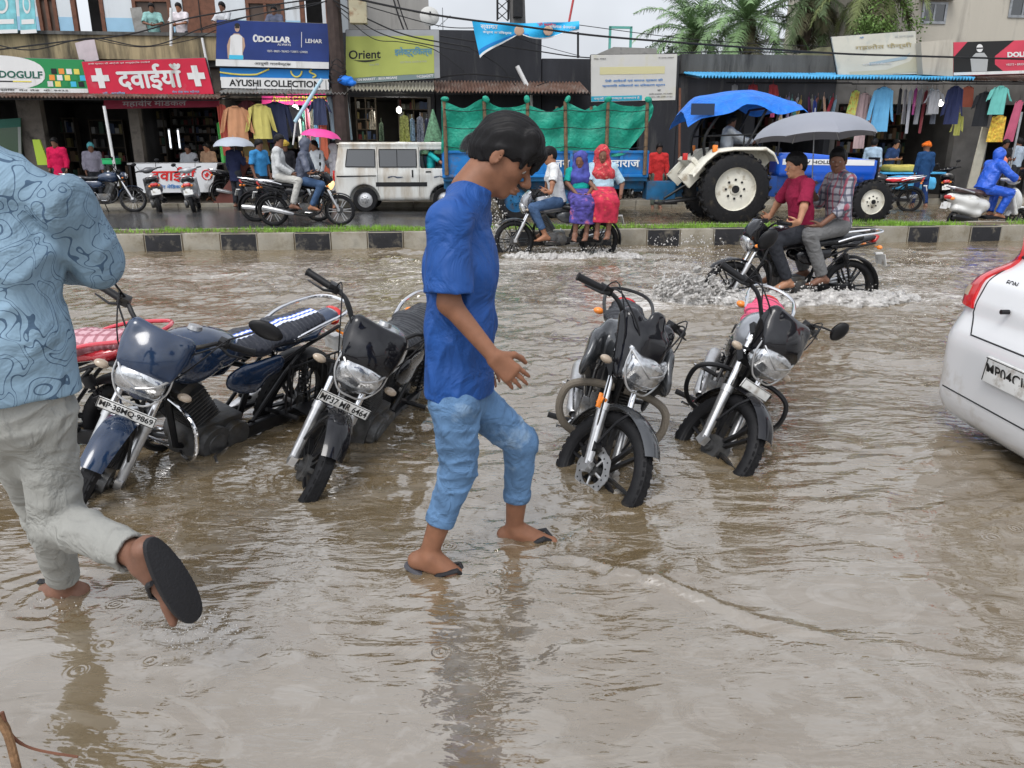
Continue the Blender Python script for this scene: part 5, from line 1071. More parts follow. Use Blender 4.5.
# ---- white hatchback at the right edge, seen from behind
def hatchback():
    root = thing('hatchback', 'white hatchback parked in the flood with its red tail lamp towards the bikes', 'car', (2.36, 3.45, 0.01), R(0))
    L_, W_ = 3.55, 1.60; b = SDF(0.022)
    b.box((L_ / 2 + .04, 0, 0.48), (L_ - .1, W_, 0.82), 0.20, k=0.01); b.box((0.42, 0, 0.35), (0.80, W_ - .02, 0.64), 0.19, k=0.06)
    b.box((1.55, 0, 1.05), (2.55, W_ - 0.16, 0.88), 0.28, k=0.12); b.cutplane((0.13, 0, 0.80), Vector((-1, 0, 0.42)).normalized())
    b.cutplane((2.45, 0, 1.35), Vector((0.8, 0, 1)).normalized())
    for s in (1, -1): b.cutplane((0, s * W_ / 2, 0.90), Vector((0, s, 0.33)).normalized())
    b.ell((3.3, 0, 0.70), (0.7, 0.72, 0.28), k=0.15)
    for x in (0.70, 2.95):
        for s in (1, -1): b.cone((x, s * 0.90, 0.30), (x, s * 0.56, 0.30), 0.345, 0.345, 0.01, cut=2, sub=True)
    bo = b.obj('body', M_white, root); bv = bvh_of(bo); d = (1, 0, 0)
    patch('rear_window', bv, [(0, -0.60, 0.98), (0, 0.60, 0.98), (0, 0.54, 1.36), (0, -0.54, 1.36)], (1, 0, -.1), M_dglass, root, 0.004, 14)
    rb = MB(); line_on(rb, bv, [(0, -0.60, 0.98), (0, 0.60, 0.98), (0, 0.54, 1.36), (0, -0.54, 1.36)], (1, 0, -.1), 0.010, 0.003, 12, closed=True); obj('window_rubber', rb, M_rubber, root)
    gp = MB(); line_on(gp, bv, [(0, -0.58, 0.92), (0, -0.56, 0.66), (0, -0.47, 0.56), (0, 0.47, 0.56), (0, 0.56, 0.66), (0, 0.58, 0.92)], d, 0.0045, 0.0, 12); obj('tailgate_gap', gp, M_rubber, root)
    for s in (1, -1):
        dd = (1, -s * 0.75, 0); c = [(0, s * 0.59, 0.62), (0, s * 0.78, 0.66), (0.05, s * 0.70, 1.05), (0, s * 0.60, 0.97)]
        lp = patch('tail_lamp', bv, [(0.0, s * 0.63, 0.68), (0.10, s * 0.80, 0.70), (0.36, s * 0.74, 1.27), (0.22, s * 0.66, 1.06)], dd, mat('tail_lens_red', (0.50, 0.012, 0.015), 0.08, coat=1.0, var=0.25, vs=14), root, 0.010, 12, 0.02)
        patch('reverse_lens', bv, [(0.06, s * 0.66, 0.74), (0.08, s * 0.70, 0.74), (0.10, s * 0.70, 0.79), (0.08, s * 0.67, 0.79)], dd, M_clear, lp, 0.024, 8, 0.006)
        patch('side_window', bv, [(0.50, s * .8, 0.92), (1.45, s * .8, 0.90), (1.45, s * .7, 1.30), (0.65, s * .7, 1.27)], (0, -s, 0), M_dglass, root, 0.004); patch('side_window', bv, [(1.52, s * .8, 0.90), (2.35, s * .8, 0.90), (2.0, s * .7, 1.28), (1.52, s * .7, 1.30)], (0, -s, 0), M_dglass, root, 0.004)
        for x in (0.70, 2.95): car_wheel(root, (x, s * 0.70, 0.29), 0.29, 0.085, M_alloy, s)
        mr = MB(); mr.ell((2.25, s * 0.88, 0.96), (0.07, 0.11, 0.07)); mr.cyl((2.25, s * .76, .92), (2.25, s * .84, .94), 0.02); obj('side_mirror', mr, M_white, root)
    gl = MB(); line_on(gl, bv, [(0, -0.62, 0.24), (0, 0.62, 0.24)], d, 0.004, 0.0, 14); obj('bumper_seam', gl, M_rubber, root)
    pp = bv.ray_cast(Vector((-1, 0, 0.47)), Vector((1, 0, 0)), 3)[0]; px = pp.x - 0.012
    pl = MB(); pl.box((px, 0, 0.44), (0.012, 0.52, 0.125), (0, 0.12, 0)); po = obj('number_plate', pl, M_plate, root, bevel=0.004)
    tm = text_mb('MP04CJ6427', 0.075, (px - 0.007, 0, 0.44), (0, -1, 0), (-0.12, 0, 1), 0.0, width=0.47, bold=0.015); tm.v = [p - Vector((0.0012, 0, 0)) for p in tm.v]; obj('plate_lettering', tm, M_ink, po, smooth=0)
    fr = MB()
    for (y, z, w, h) in ((0, .057, .50, .004), (0, -.057, .50, .004), (.248, 0, .004, .115), (-.248, 0, .004, .115)): fr.box((px - .0075, y, .44 + z), (.003, w, h), (0, .12, 0))
    obj('plate_border', fr, M_ink, po)
    bd = MB(); q = bv.ray_cast(Vector((-1, .40, 0.84)), Vector((1, 0, 0)), 3)[0]; bt = text_mb('EON', 0.028, q - Vector((.004, 0, 0)), (0, -1, 0), (0.4, 0, 1), 0.0, width=0.09, bold=.02); obj('badge_lettering', bt, M_blackm, root, smooth=0)
    sp = MB(); q = bv.ray_cast(Vector((-1, 0, 0.60)), Vector((1, 0, 0)), 3)[0]; sp.cyl(q + Vector((-.01, .28, .12)), q + Vector((.03, .28, .12)), 0.012, n=12); obj('tailgate_lock', sp, M_blackm, root)
hatchback()
# ---- tractor with a blue tarpaulin canopy, facing right, and its goods trailer
M_tblue = mat('tractor_blue', (0.01, 0.09, 0.50), 0.28, coat=0.5, dirt=(0.10, 0.09, 0.07), dirts=4, dirta=0.1); M_cream = mat('cream_paint', (0.60, 0.58, 0.50), 0.4, var=0.06, vs=6, dirt=(0.25, 0.2, 0.13), dirts=5, dirta=0.25)
M_tarpb = mat('blue_tarpaulin', (0.01, 0.14, 0.55), 0.42, var=0.2, vs=4, bump=0.8, bs=7, bd=.05)
def tractor():
    Y0 = 16.9; c = aty(733, 193, Y0 - .35); gz = 0.0; root = thing('tractor', 'blue tractor with cream mudguard under a blue tarpaulin canopy', 'tractor', (c.x, Y0 + .45, gz), ALPHA * .4)
    r = 0.71; zc = r - .02
    for s in (-1, 1): car_wheel(root, (0, s * 0.72, zc), r, 0.17, M_cream, s, True); car_wheel(root, (3.0, s * 0.66, 0.42), 0.42, 0.10, M_cream, s, True)
    hd = SDF(0.025); hd.box((2.15, 0, 1.17), (2.20, 0.58, 0.50), 0.11); hd.box((2.55, 0, 1.05), (1.4, 0.52, 0.5), 0.1, k=.05); hd.cutplane((1.8, 0, 1.40), Vector((0.10, 0, 1)).normalized()); ho = hd.obj('bonnet', M_tblue, root); bv = bvh_of(ho)
    for s in (1, -1):
        patch('bonnet_stripe', bv, [(1.15, -s * .3, 1.17), (3.15, -s * .3, 1.15), (3.15, -s * .3, 1.27), (1.15, -s * .3, 1.29)], (0, s, 0), mat('stripe_white', (0.65, 0.66, 0.66), 0.4), root, 0.004, 8)
        tm = text_mb('NEW HOLLAND', 0.07, (1.95, -s * 0.302, 1.222), (s, 0, 0), (0, 0, 1), 0.003, width=1.1, bold=0.02); obj('bonnet_lettering', tm, M_ink, root, smooth=0)
    en = MB(); en.box((2.05, 0, 0.78), (1.9, 0.36, 0.42)); en.box((0.45, 0, 0.72), (1.3, 0.42, 0.44)); en.cyl((0.0, -0.60, zc), (0, 0.60, zc), 0.11, n=14); en.box((3.0, 0, 0.42), (0.16, 1.1, 0.14)); en.cyl((1.35, -.25, .75), (1.35, -.32, .75), .12); obj('engine', en, mat('engine_blue', (0.012, 0.06, 0.25), 0.5, dirt=(0.05, 0.045, 0.04), dirts=6, dirta=0.5), root, bevel=0.02)
    gl = MB(); gl.box((3.28, 0, 1.10), (0.04, 0.46, 0.44)); obj('front_grille', gl, M_blackm, root, bevel=.01)
    for s in (1, -1):
        f = MB(); g = []
        prof = [(-0.92, 0.98), (-0.66, 1.30), (-0.45, 1.47), (-0.1, 1.52), (0.55, 1.52), (0.72, 1.42), (0.82, 1.25)]
        f.sheet([[(x, s * y, z - (0.05 if y > .9 else 0)) for y in (0.42, 0.55, 0.88, 0.93)] for x, z in prof], 0.025); fo = obj('mudguard', f, M_cream, root, smooth=50)
        ip = MB(); ip.prism([(x, z) for x, z in prof] + [(0.6, 1.0), (-0.4, 0.95)], (0, s * 0.43, 0), (1, 0, 0), (0, 0, 1), (0, 1, 0), 0.02); obj('mudguard_side', ip, M_cream, fo)
        lp = MB(); lp.box((-0.50, s * 0.86, 1.50), (0.10, 0.08, 0.14)); obj('indicator', lp, M_amber, root, bevel=.015)
        hl = MB(); hl.cyl((3.29, s * .14, 1.22), (3.34, s * .14, 1.22), .07, n=16); obj('headlight', hl, lamp_mat(), root)
    bx = MB(); bx.box((-0.72, 0.0, 1.16), (0.42, 1.15, 0.10), (0, 0.75, 0)); bx.box((-0.85, -.5, 1.0), (.35, .10, .5), (0, .75, 0)); bx.box((-0.85, .5, 1.0), (.35, .10, .5), (0, .75, 0)); obj('rear_platform', bx, M_cream, root, bevel=.015)
    rl = MB(); rl.box((-1.02, -.52, 1.34), (.10, .07, .14)); obj('tail_lamp', rl, M_red_lens, root, bevel=.01)
    fr = MB()
    for s in (1, -1): fr.tube(smooth_path([(-0.60, s * .50, 1.35), (-0.62, s * .52, 1.75), (-0.25, s * .55, 2.35)], 4), 0.032, 8); fr.tube([(0.25, s * .5, 1.5), (0.62, s * .55, 2.30)], 0.028, 8); fr.tube([(-.6, s * .52, 1.75), (0.95, s * .52, 1.80)], 0.02, 6); fr.tube([(0.95, s * .5, 1.35), (0.95, s * .52, 1.80)], 0.02, 6); fr.tube([(0.2, s * .52, 1.5), (0.2, s * .52, 1.8)], .018, 6)
    fr.tube([(-.25, -.55, 2.35), (-.25, .55, 2.35)], .025, 6); fr.tube([(0.62, -.55, 2.3), (.62, .55, 2.3)], .025, 6); obj('canopy_frame', fr, M_blackm, root)
    st = MB(); st.box((-0.05, 0, 1.25), (0.45, 0.46, 0.12)); st.box((-0.28, 0, 1.45), (0.10, 0.44, 0.38)); obj('seat', st, M_seat, root, bevel=.03)
    wh = MB(); wh.tube([Vector((0.62, 0, 1.62)) + Vector((math.sin(a) * .14, math.cos(a) * .22, math.sin(a) * .16)) for a in [2 * math.pi * k / 22 for k in range(22)]], .015, 6, closed=True); wh.cyl((.62, 0, 1.62), (.95, 0, 1.25), .025, n=8); obj('steering_wheel', wh, M_plastic, root)
    tp = MB(); nx_, ny_ = 26, 18; g = []
    for i in range(nx_ + 1):
        row = []
        for j in range(ny_ + 1):
            u = i / nx_; v = j / ny_ * 2 - 1; x = -1.02 + 2.35 * u; drop = 0.34 * abs(v) ** 1.6 * (1 - 0.35 * u); ridge = 2.52 + 0.16 * min(1, u / .55) - 0.30 * max(0, u - .62) * 2.0 - 0.06 * max(0, .35 - u)
            z = ridge - drop - 0.25 * (max(0, .13 - u) / .13) ** 1.5 + 0.018 * math.sin(u * 19 + v * 3) * (0.3 + abs(v)) + .012 * math.sin(v * 17 + u * 5); row.append((x + .05 * abs(v) * (1 if u > .5 else -1), v * 0.80, z - (0.16 * abs(math.sin(u * 6.5)) * abs(v) ** 6)))
        g.append(row)
    tp.sheet(g, 0.006); obj('tarpaulin', tp, M_tarpb, root, smooth=60)
    fl = MB(); fl.box((-0.80, -0.835, 2.26), (0.48, 0.008, 0.22)); obj('canopy_flap', fl, mat('dark_sheet', (0.02, 0.035, 0.07), .5), root)
    lk = MB()
    for s in (1, -1): lk.tube([(-.3, s * .2, .5), (-1.3, s * .12, .38)], .035, 8)
    lk.tube([(-.2, 0, 1.0), (-.9, 0, .7), (-1.3, 0, .45)], .03, 8); lk.box((-1.25, 0, .36), (.5, .10, .06)); obj('tow_hitch', lk, M_blackm, root, bevel=.01)
    M = Matrix.Translation(root.location) @ Matrix.Rotation(ALPHA * .4, 4, 'Z')
    person('tractor driver wrapped in a pale see-through raincoat under the blue canopy', ride(1.30, -.02, (.55, .16, 1.62), .05, (1, -.3, -.05), (.5, .2, .72)), M @ Vector((0, 0, 1.31)), 1.0, 0.016, M_skin3, dict(m=mat('pale_raincoat', (0.36, 0.39, 0.42), .25, spec=.8), sleeve=.95, g=.03, seed=3, fold=.012), dict(m=mat('dark_trousers', (0.03, 0.03, 0.035), 0.8)), rot=M, hands=('grip', 'grip'))
    return root
tractor()
def trailer():
    Yf = 17.35; a = aty(441, 183, Yf); root = thing('farm_trailer', 'blue farm trailer with a green tarpaulin tied over its wooden posts', 'trailer', (a.x, Yf + 1.0, 0), ALPHA * .5); Lb = 4.5
    mb_ = mat('trailer_blue', (0.01, 0.15, 0.42), .45, var=.15, vs=4, dirt=(.12, .09, .06), dirts=3, dirta=.35); md = mat('trailer_dark_blue', (0.012, 0.10, 0.22), .5, var=.2, vs=5, dirt=(.08, .06, .05), dirts=3, dirta=.4)
    fl = MB(); fl.box((Lb / 2, 0, .86), (Lb, 1.9, .10)); fl.box((Lb / 2, -.6, .72), (Lb, .1, .18)); fl.box((Lb / 2, .6, .72), (Lb, .1, .18)); fl.box((Lb + .75, 0, .62), (1.7, .12, .16)); fl.box((Lb + .35, -.62, .60), (.65, .45, .40)); fl.box((Lb + 1.1, -.45, .60), (.75, .3, .30)); obj('chassis', fl, md, root, bevel=.015)
    for s in (-1, 1):
        sd = MB(); sd.box((Lb / 2, s * .95, 1.17), (Lb, .04, .56))
        for k in range(9): sd.box((.05 + k * (Lb - .1) / 8, s * .985, 1.17), (.07, .04, .56))
        sd.box((Lb / 2, s * .985, 1.43), (Lb, .05, .06)); sd.box((Lb / 2, s * .985, .93), (Lb, .05, .06)); so_ = obj('side_board', sd, mb_, root, bevel=.008)
    tm = text_mb('जय  माँ  देवमहाराज', .24, (3.35, -1.015, 1.2), (1, 0, 0), (0, 0, 1), .004, width=1.9, bold=.02); obj('side_lettering', tm, mat('lettering_white', (.6, .62, .62), .6), root, smooth=0)
    eb = MB(); eb.box((0, 0, 1.17), (.04, 1.9, .56)); obj('front_board', eb, mb_, root); eb = MB(); eb.box((Lb, 0, 1.17), (.04, 1.9, .56)); obj('end_board', eb, mb_, root)
    M_wood = mat('weathered_wood', (.13, .085, .05), .8, var=.35, vs=12, bump=.3, bs=30); ps = []
    for s in (-1, 1):
        for k in range(6):
            x = .08 + k * (Lb - .16) / 5; tl = rnd.uniform(-.06, .06); p = MB(); p.tube([(x, s * 1.03, .95), (x + tl * .5, s * 1.04, 1.8), (x + tl, s * 1.03, 2.46)], [.045, .042, .036], 7); obj('post', p, M_wood, root)
    rp = MB()
    for z in (1.55, 1.95, 2.3): rp.tube([(.05 + (Lb - .1) * k / 24, -1.07, z - .05 * abs(math.sin(k * math.pi / 4.8))) for k in range(25)], .008, 5)
    obj('rope', rp, M_blackm, root)
    M_tg = mat('green_tarpaulin', (.008, .23, .155), .5, var=.25, vs=3, bump=.8, bs=7, bd=.05)
    for s in (-1, 1):
        g = []; n1, n2 = 60, 14
        for i in range(n1 + 1):
            u = i / n1; x = .0 + (Lb + .02) * u; sag = .16 * abs(math.sin(u * math.pi * 5)); row = []
            top = 2.46 - sag + .05 * math.sin(u * 9); bot = 1.40 + .05 * math.sin(u * 13) + (.75 * max(0, u - .88) / .12)
            for j in range(n2 + 1):
                v = j / n2; row.append((x + .05 * math.sin(v * 5 + u * 30) * .5, s * (1.0 + .03 * math.sin(u * 50 + v * 3) + .03 * math.sin(v * 9 + u * 11)), top + (bot - top) * v + .02 * math.sin(u * 44)))
            g.append(row)
        t = MB(); t.sheet(g, .006); obj('green_tarpaulin', t, M_tg, root, smooth=60)
    t = MB(); t.sheet([[(.0 + .02 * math.sin(j), -1 + 2 * j / 8, 2.36 - i * .12 + .06 * math.sin(j * 1.7)) for j in range(9)] for i in range(9)], .006); obj('green_tarpaulin', t, M_tg, root, smooth=60)
    kn = MB()
    for k in range(6): kn.ell((.08 + k * (Lb - .16) / 5, -1.04, 2.50), (.09, .07, .055), 8, 6, (k, k * .7, 0))
    obj('tarpaulin_knot', kn, M_tg, root)
    for x in (1.6, 2.6):
        for s in (-1, 1): car_wheel(root, (x, s * .75, .40), .42, .11, md, s)
trailer()
# ------------------------------------------------------------------ the parked motorcycles in the flood
M_navy = mat('navy_paint', (0.008, 0.022, 0.055), 0.16, coat=1.0, var=0.2, vs=9, bump=0.03, bs=300)
M_grey = mat('gunmetal_paint', (0.045, 0.048, 0.052), 0.22, 0.3, coat=0.9, var=0.15, vs=6)
M_silver = mat('silver_paint', (0.30, 0.31, 0.33), 0.25, 0.5, coat=0.8, var=0.2, vs=10)
def stripe_seat(key, base, bands, scale=1.0, off=0.0, wet=0.3):
    """bands: [(centre_y, halfwidth, colour)] running along the seat"""
    if key in _mc: return _mc[key]
    m = mat(key, base, wet, bump=0.25, bs=60); nt = m.node_tree; N = nt.nodes; L = nt.links; b = N['Principled BSDF']
    tc = N.new('ShaderNodeTexCoord'); sp = N.new('ShaderNodeSeparateXYZ'); L.new(tc.outputs['Object'], sp.inputs[0]); cur = None
    for (c, hw, col) in bands:
        a = N.new('ShaderNodeMath'); a.operation = 'COMPARE'; a.inputs[1].default_value = c; a.inputs[2].default_value = hw; L.new(sp.outputs['Y'], a.inputs[0])
        x = N.new('ShaderNodeMix'); x.data_type = 'RGBA'; L.new(a.outputs[0], x.inputs['Factor'])
        if cur is None: x.inputs['A'].default_value = (*base, 1)
        else: L.new(cur, x.inputs['A'])
        x.inputs['B'].default_value = (*col, 1); cur = x.outputs['Result']
    L.new(cur, b.inputs['Base Color']); return m
def checked(key, base, lines, period, hw=0.2, wet=0.5, alpha_noise=30):
    if key in _mc: return _mc[key]
    m = mat(key, base, wet); nt = m.node_tree; N = nt.nodes; L = nt.links; b = N['Principled BSDF']; tc = N.new('ShaderNodeTexCoord'); sp = N.new('ShaderNodeSeparateXYZ')
    nz = N.new('ShaderNodeTexNoise'); nz.inputs['Scale'].default_value = 9; L.new(tc.outputs['Object'], nz.inputs['Vector']); ad = N.new('ShaderNodeMix'); ad.data_type = 'VECTOR'; ad.inputs['Factor'].default_value = 0.04
    L.new(tc.outputs['Object'], ad.inputs[4]); L.new(nz.outputs['Color'], ad.inputs[5]); L.new(ad.outputs[1], sp.inputs[0]); cur = None
    for axis, col, w_ in lines:
        f = N.new('ShaderNodeMath'); f.operation = 'PINGPONG'; f.inputs[1].default_value = period; L.new(sp.outputs[axis], f.inputs[0])
        a = N.new('ShaderNodeMath'); a.operation = 'LESS_THAN'; a.inputs[1].default_value = period * w_; L.new(f.outputs[0], a.inputs[0]); mu = N.new('ShaderNodeMath'); mu.operation = 'MULTIPLY'; mu.inputs[1].default_value = 0.75; L.new(a.outputs[0], mu.inputs[0])
        x = N.new('ShaderNodeMix'); x.data_type = 'RGBA'; L.new(mu.outputs[0], x.inputs['Factor'])
        if cur is None: x.inputs['A'].default_value = (*base, 1)
        else: L.new(cur, x.inputs['A'])
        x.inputs['B'].default_value = (*col, 1); cur = x.outputs['Result']
    L.new(cur, b.inputs['Base Color']); return m
def place_bike(front_px, rear_px, steer, lean, st, label, wb=1.28, **k):
    """stand the bike so that its front tyre meets the ground where the photo shows it; rear_px only gives the heading"""
    f = atz(*front_px, GZ); r = atz(*rear_px, GZ); d = (f - r); h = math.atan2(d.y, d.x); d.normalize(); c = f - d * 0.64
    return motorcycle(label, (c.x, c.y, GZ), h, lean, steer, st, **k)
S1 = dict(body=M_navy, plate='MP·38MQ·9869', seatm=stripe_seat('blue_white_striped_seat', (0.02, 0.022, 0.03), [(0.0, 0.030, (0.03, 0.10, 0.5)), (0.018, 0.011, (0.65, 0.68, 0.72)), (-0.012, 0.009, (0.65, 0.68, 0.72)), (0.005, 0.004, (0.03, 0.1, 0.5))]),
          decal='TVS', guard=M_chrome, guardr=0.010, cage=True, ind=M_clear, fender=M_navy, mdir={1: (-0.02, 0.12, 0.13), -1: (0.02, 0.10, 0.12)}, msize=(0.085, 0.045), bar=(0.20, 0.99, 0.36))
B1 = place_bike((98, 532), (322, 428), R(34), R(15), S1, 'navy blue motorcycle with blue and white striped seat beside the man in the patterned shirt')
S2 = dict(body=M_gloss, plate='MP37 MR 6464', mirrors=(), fork=M_alloy, tankm=M_silver, ind=M_clear, fender=M_gloss, bar=(0.18, 1.03, 0.38))
B2 = place_bike((292, 520), (405, 412), R(30), R(21), S2, 'glossy black motorcycle with small fairing half hidden behind the boy')
S3 = dict(body=M_grey, cowl='street', cowlm=M_gloss, disc=True, mirrors=(), shroud=True, tankm=M_grey, guard=mat('taped_bar', (0.14, 0.12, 0.095), 0.7, bump=0.4, bs=80), guardr=0.020, fender=M_grey, ind=M_clear, rail=M_blackm, sil=M_alloy, bar=(0.20, 1.02, 0.37), tankw=1.1, seatm=M_seat)
B3 = place_bike((583, 528), (592, 404), R(38), R(14), S3, 'dark grey motorcycle with spotted front brake disc just ahead of the walking boy')
S4 = dict(body=M_gloss, cowl='fairing', tankm=M_silver, guard=M_blackm, seatm=checked('pink_striped_seat', (0.62, 0.08, 0.16), [('X', (0.05, 0.02, 0.03), 0.3)], 0.022), mirrors=(1, -1), ind=M_clear, fender=M_gloss, plate='', plsize=(0.2, 0.05), bar=(0.18, 1.02, 0.37), mdir={-1: (0.0, 0.04, 0.20), 1: (0.02, 0.14, 0.06)}, msize=(0.045, 0.060))
B4 = place_bike((690, 496), (722, 389), R(38), R(20), S4, 'black and silver motorcycle with pink striped seat cover')
# ------------------------------------------------------------------ the walking boy, facing right
def boy():
    A = lambda x, y, Y: aty(x, y, Y)
    pel = A(459, 388, 2.60); che = A(461, 262, 2.60); nek = A(470, 190, 2.60); hed = A(503, 156, 2.62)
    J = dict(pel=pel, che=che, nek=nek, hed=hed, hf=(0.84, -0.10, -0.54), hu=(0.45, 0, 0.9),
             sR=A(449, 221, 2.44), eR=A(449, 303, 2.40), wR=A(494, 357, 2.36), hR=A(525, 386, 2.36),
             sL=A(472, 217, 2.78), eL=A(462, 300, 2.86), wL=A(478, 352, 2.86), hL=A(492, 378, 2.86),
             tR=A(455, 405, 2.51), kR=A(459, 466, 2.54), aR=A(428, 556, 2.53), oR=A(482, 580, 2.50),
             tL=A(474, 402, 2.69), kL=A(521, 442, 2.72), aL=A(514, 530, 2.80), oL=A(569, 541, 2.78))
    base = Vector((pel.x, pel.y, -0.03))
    jeans = mat('faded_denim', (0.085, 0.165, 0.29), .85, var=.30, vs=9, bump=.9, bs=14, bd=.03, dirt=(.25, .34, .44), dirts=5, dirta=.22)
    blue = mat('blue_tshirt', (0.010, 0.060, 0.235), .6, var=.2, vs=5, bump=1.0, bs=7, bd=.045, spec=.3)
    person('teenage boy in a bright blue t-shirt and rolled jeans wading past the parked bikes', J, base, 0.96, 0.0055, SKIN('skin_boy', (.20, .09, .05)), dict(m=blue, sleeve=.44, g=.018, drop=.03, fold=.008, seed=3, loose=1.35, crew=True, ff=34, clip=True), dict(m=jeans, len=.62, cuff=True, g=.010, fold=.0065, seed=6, wide=1.02), sandals=mat('sandal_grey', (.07, .07, .08), .6, bump=.3, bs=150), hands=('relax', 'relax'), eye=True, strands=9000, fringe=.062, palmR=(-.3, 1, -.1), palmL=(-.3, -1, -.1), hs=1.06, hlow=-.032)
boy()
# ------------------------------------------------------------------ the man in the patterned shirt, seen from behind
def squiggle(key, base, line):
    m = mat(key, base, .7, bump=.9, bs=7, bd=.04, spec=.12); nt = m.node_tree; N = nt.nodes; L = nt.links; b = N['Principled BSDF']; tc = N.new('ShaderNodeTexCoord')
    mp = N.new('ShaderNodeMapping'); mp.inputs['Rotation'].default_value = (.3, .5, .2); L.new(tc.outputs['Object'], mp.inputs['Vector'])
    n = N.new('ShaderNodeTexNoise'); n.inputs['Scale'].default_value = 8; n.inputs['Detail'].default_value = 0; n.inputs['Distortion'].default_value = 2.6; L.new(mp.outputs[0], n.inputs['Vector']); cur = None
    for i, (lv, w_) in enumerate(((.44, .014), (.585, .013))):
        c = N.new('ShaderNodeMath'); c.operation = 'COMPARE'; c.inputs[1].default_value = lv; c.inputs[2].default_value = w_; L.new(n.outputs['Fac'], c.inputs[0])
        x = N.new('ShaderNodeMix'); x.data_type = 'RGBA'; mu = N.new('ShaderNodeMath'); mu.operation = 'MULTIPLY'; mu.inputs[1].default_value = .8; L.new(c.outputs[0], mu.inputs[0]); L.new(mu.outputs[0], x.inputs['Factor'])
        if cur is None:
            n2 = N.new('ShaderNodeTexNoise'); n2.inputs['Scale'].default_value = 3; n2.inputs['Detail'].default_value = 4; L.new(tc.outputs['Object'], n2.inputs['Vector']); r = N.new('ShaderNodeValToRGB'); r.color_ramp.elements[0].position = .35; r.color_ramp.elements[1].position = .65
            r.color_ramp.elements[0].color = (*[q * .75 for q in base], 1); r.color_ramp.elements[1].color = (*[min(1, q * 1.25) for q in base], 1); L.new(n2.outputs['Fac'], r.inputs['Fac']); L.new(r.outputs['Color'], x.inputs['A'])
        else: L.new(cur, x.inputs['A'])
        x.inputs['B'].default_value = (*line, 1); cur = x.outputs['Result']
    L.new(cur, b.inputs['Base Color']); return m
def man():
    A = lambda x, y, Y: aty(x, y, Y); Y = 1.95
    J = dict(pel=A(22, 402, Y), che=A(-4, 260, Y), nek=A(-42, 152, Y), hed=A(-48, 62, Y), hf=(-.25, .96, -.1), hu=(0, .03, 1),
             sR=A(62, 204, Y + .02), eR=A(98, 266, Y + .10), wR=A(50, 262, Y + .34), sL=A(-130, 200, Y - .02), eL=A(-150, 300, Y + .0), wL=A(-130, 390, Y + .1),
             tR=A(45, 420, Y + .02), tL=A(2, 420, Y - .02), kL=A(42, 500, Y + .20), aL=A(66, 588, Y + .44), oL=A(14, 592, Y + .50), kR=A(58, 520, Y + .04), aR=A(144, 558, Y - .10), oR=A(176, 612, Y - .08))
    base = Vector((J['pel'].x, Y, -.03))
    person('man in a light blue shirt with dark squiggle pattern and grey trousers walking away', J, base, 1.0, .007, M_skin3, dict(m=squiggle('squiggle_shirt', (.19, .28, .36), (.03, .06, .11)), sleeve=.80, g=.018, drop=-.02, fold=.013, seed=12, collar=True, loose=1.3, ff=30), dict(m=mat('grey_trousers', (.26, .26, .24), .8, var=.12, vs=7, bump=1.0, bs=8, bd=.04), g=.007, len=.86, fold=.014, wide=1.1, seed=9, rise=.10), wide=.84, sandals=mat('sandal_black', (.014, .014, .016), .6, bump=.3, bs=150))
man()
f = atz(-60, 440, GZ)
S0 = dict(body=M_gloss, tail=mat('red_paint', (.42, .02, .03), .2, coat=1), plate=None, seatm=checked('pink_check_seat', (.50, .30, .33), [('X', (.25, .08, .1), .35), ('Y', (.25, .08, .1), .35)], .03), mirrors=(1,), rail=mat('red_rail', (.50, .02, .04), .25, coat=1))
motorcycle('motorcycle with pink checked seat and red tail rail behind the navy bike', (-2.62, 3.98, GZ), R(172), R(8), 0.2, S0)
# ------------------------------------------------------------------ the street front
M_plaster_y = mat('stained_plaster', (0.36, 0.29, 0.17), .85, var=.2, vs=1.5, bump=.3, bs=20, dirt=(.045, .04, .03), dirts=2.2, dirta=.8, streak=True)
M_white_w = mat('white_wall', (0.55, 0.58, 0.60), .8, var=.06, vs=2, dirt=(.25, .24, .22), dirts=1.5, dirta=.2, streak=True)
M_dado = mat('pale_blue_dado', (0.28, 0.46, 0.60), .7, var=.06, vs=3)
M_brownw = mat('brown_wood', (0.13, 0.055, 0.032), .55, var=.25, vs=9)
M_darkw = mat('soot_wall', (0.030, 0.031, 0.036), .85, var=.35, vs=1.6, bump=.3, bs=15, dirt=(.09, .088, .085), dirts=2.5, dirta=.25, streak=True)
M_grey_c = mat('mossy_concrete', (0.10, 0.10, 0.095), .9, var=.3, vs=2, bump=.5, bs=12, dirt=(.025, .025, .025), dirts=2.2, dirta=.6, streak=True)
M_beige = mat('beige_wall', (0.42, 0.39, 0.33), .85, var=.1, vs=1.2, bump=.2, bs=20, dirt=(.18, .17, .15), dirts=1.2, dirta=.3, streak=True)
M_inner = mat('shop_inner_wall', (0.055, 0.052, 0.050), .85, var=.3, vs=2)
M_rust = mat('rusty_sheet', (0.13, 0.075, 0.055), .7, var=.4, vs=5, bump=.2, bs=30, dirt=(.22, .2, .18), dirts=3, dirta=.4)
M_tin = mat('grey_tin', (0.25, 0.245, 0.23), .5, .3, var=.3, vs=4, dirt=(.10, .07, .05), dirts=3, dirta=.4)
M_skyb = mat('sky_blue_sheet', (0.07, 0.35, 0.60), .4, var=.15, vs=3, dirt=(.1, .12, .13), dirts=4, dirta=.2)
M_steel = mat('galvanised_steel', (.30, .31, .32), .4, .7, var=.2, vs=8)
M_wire = mat('wire_black', (.012, .012, .013), .6)
FD = 22.5
def SZ(px, py, d=FD): return atd(px, py, d)
def Sx(px, d=FD, py=150): return atd(px, py, d)[0]
def Zy(py, d=FD, px=512): return atd(px, py, d)[1]
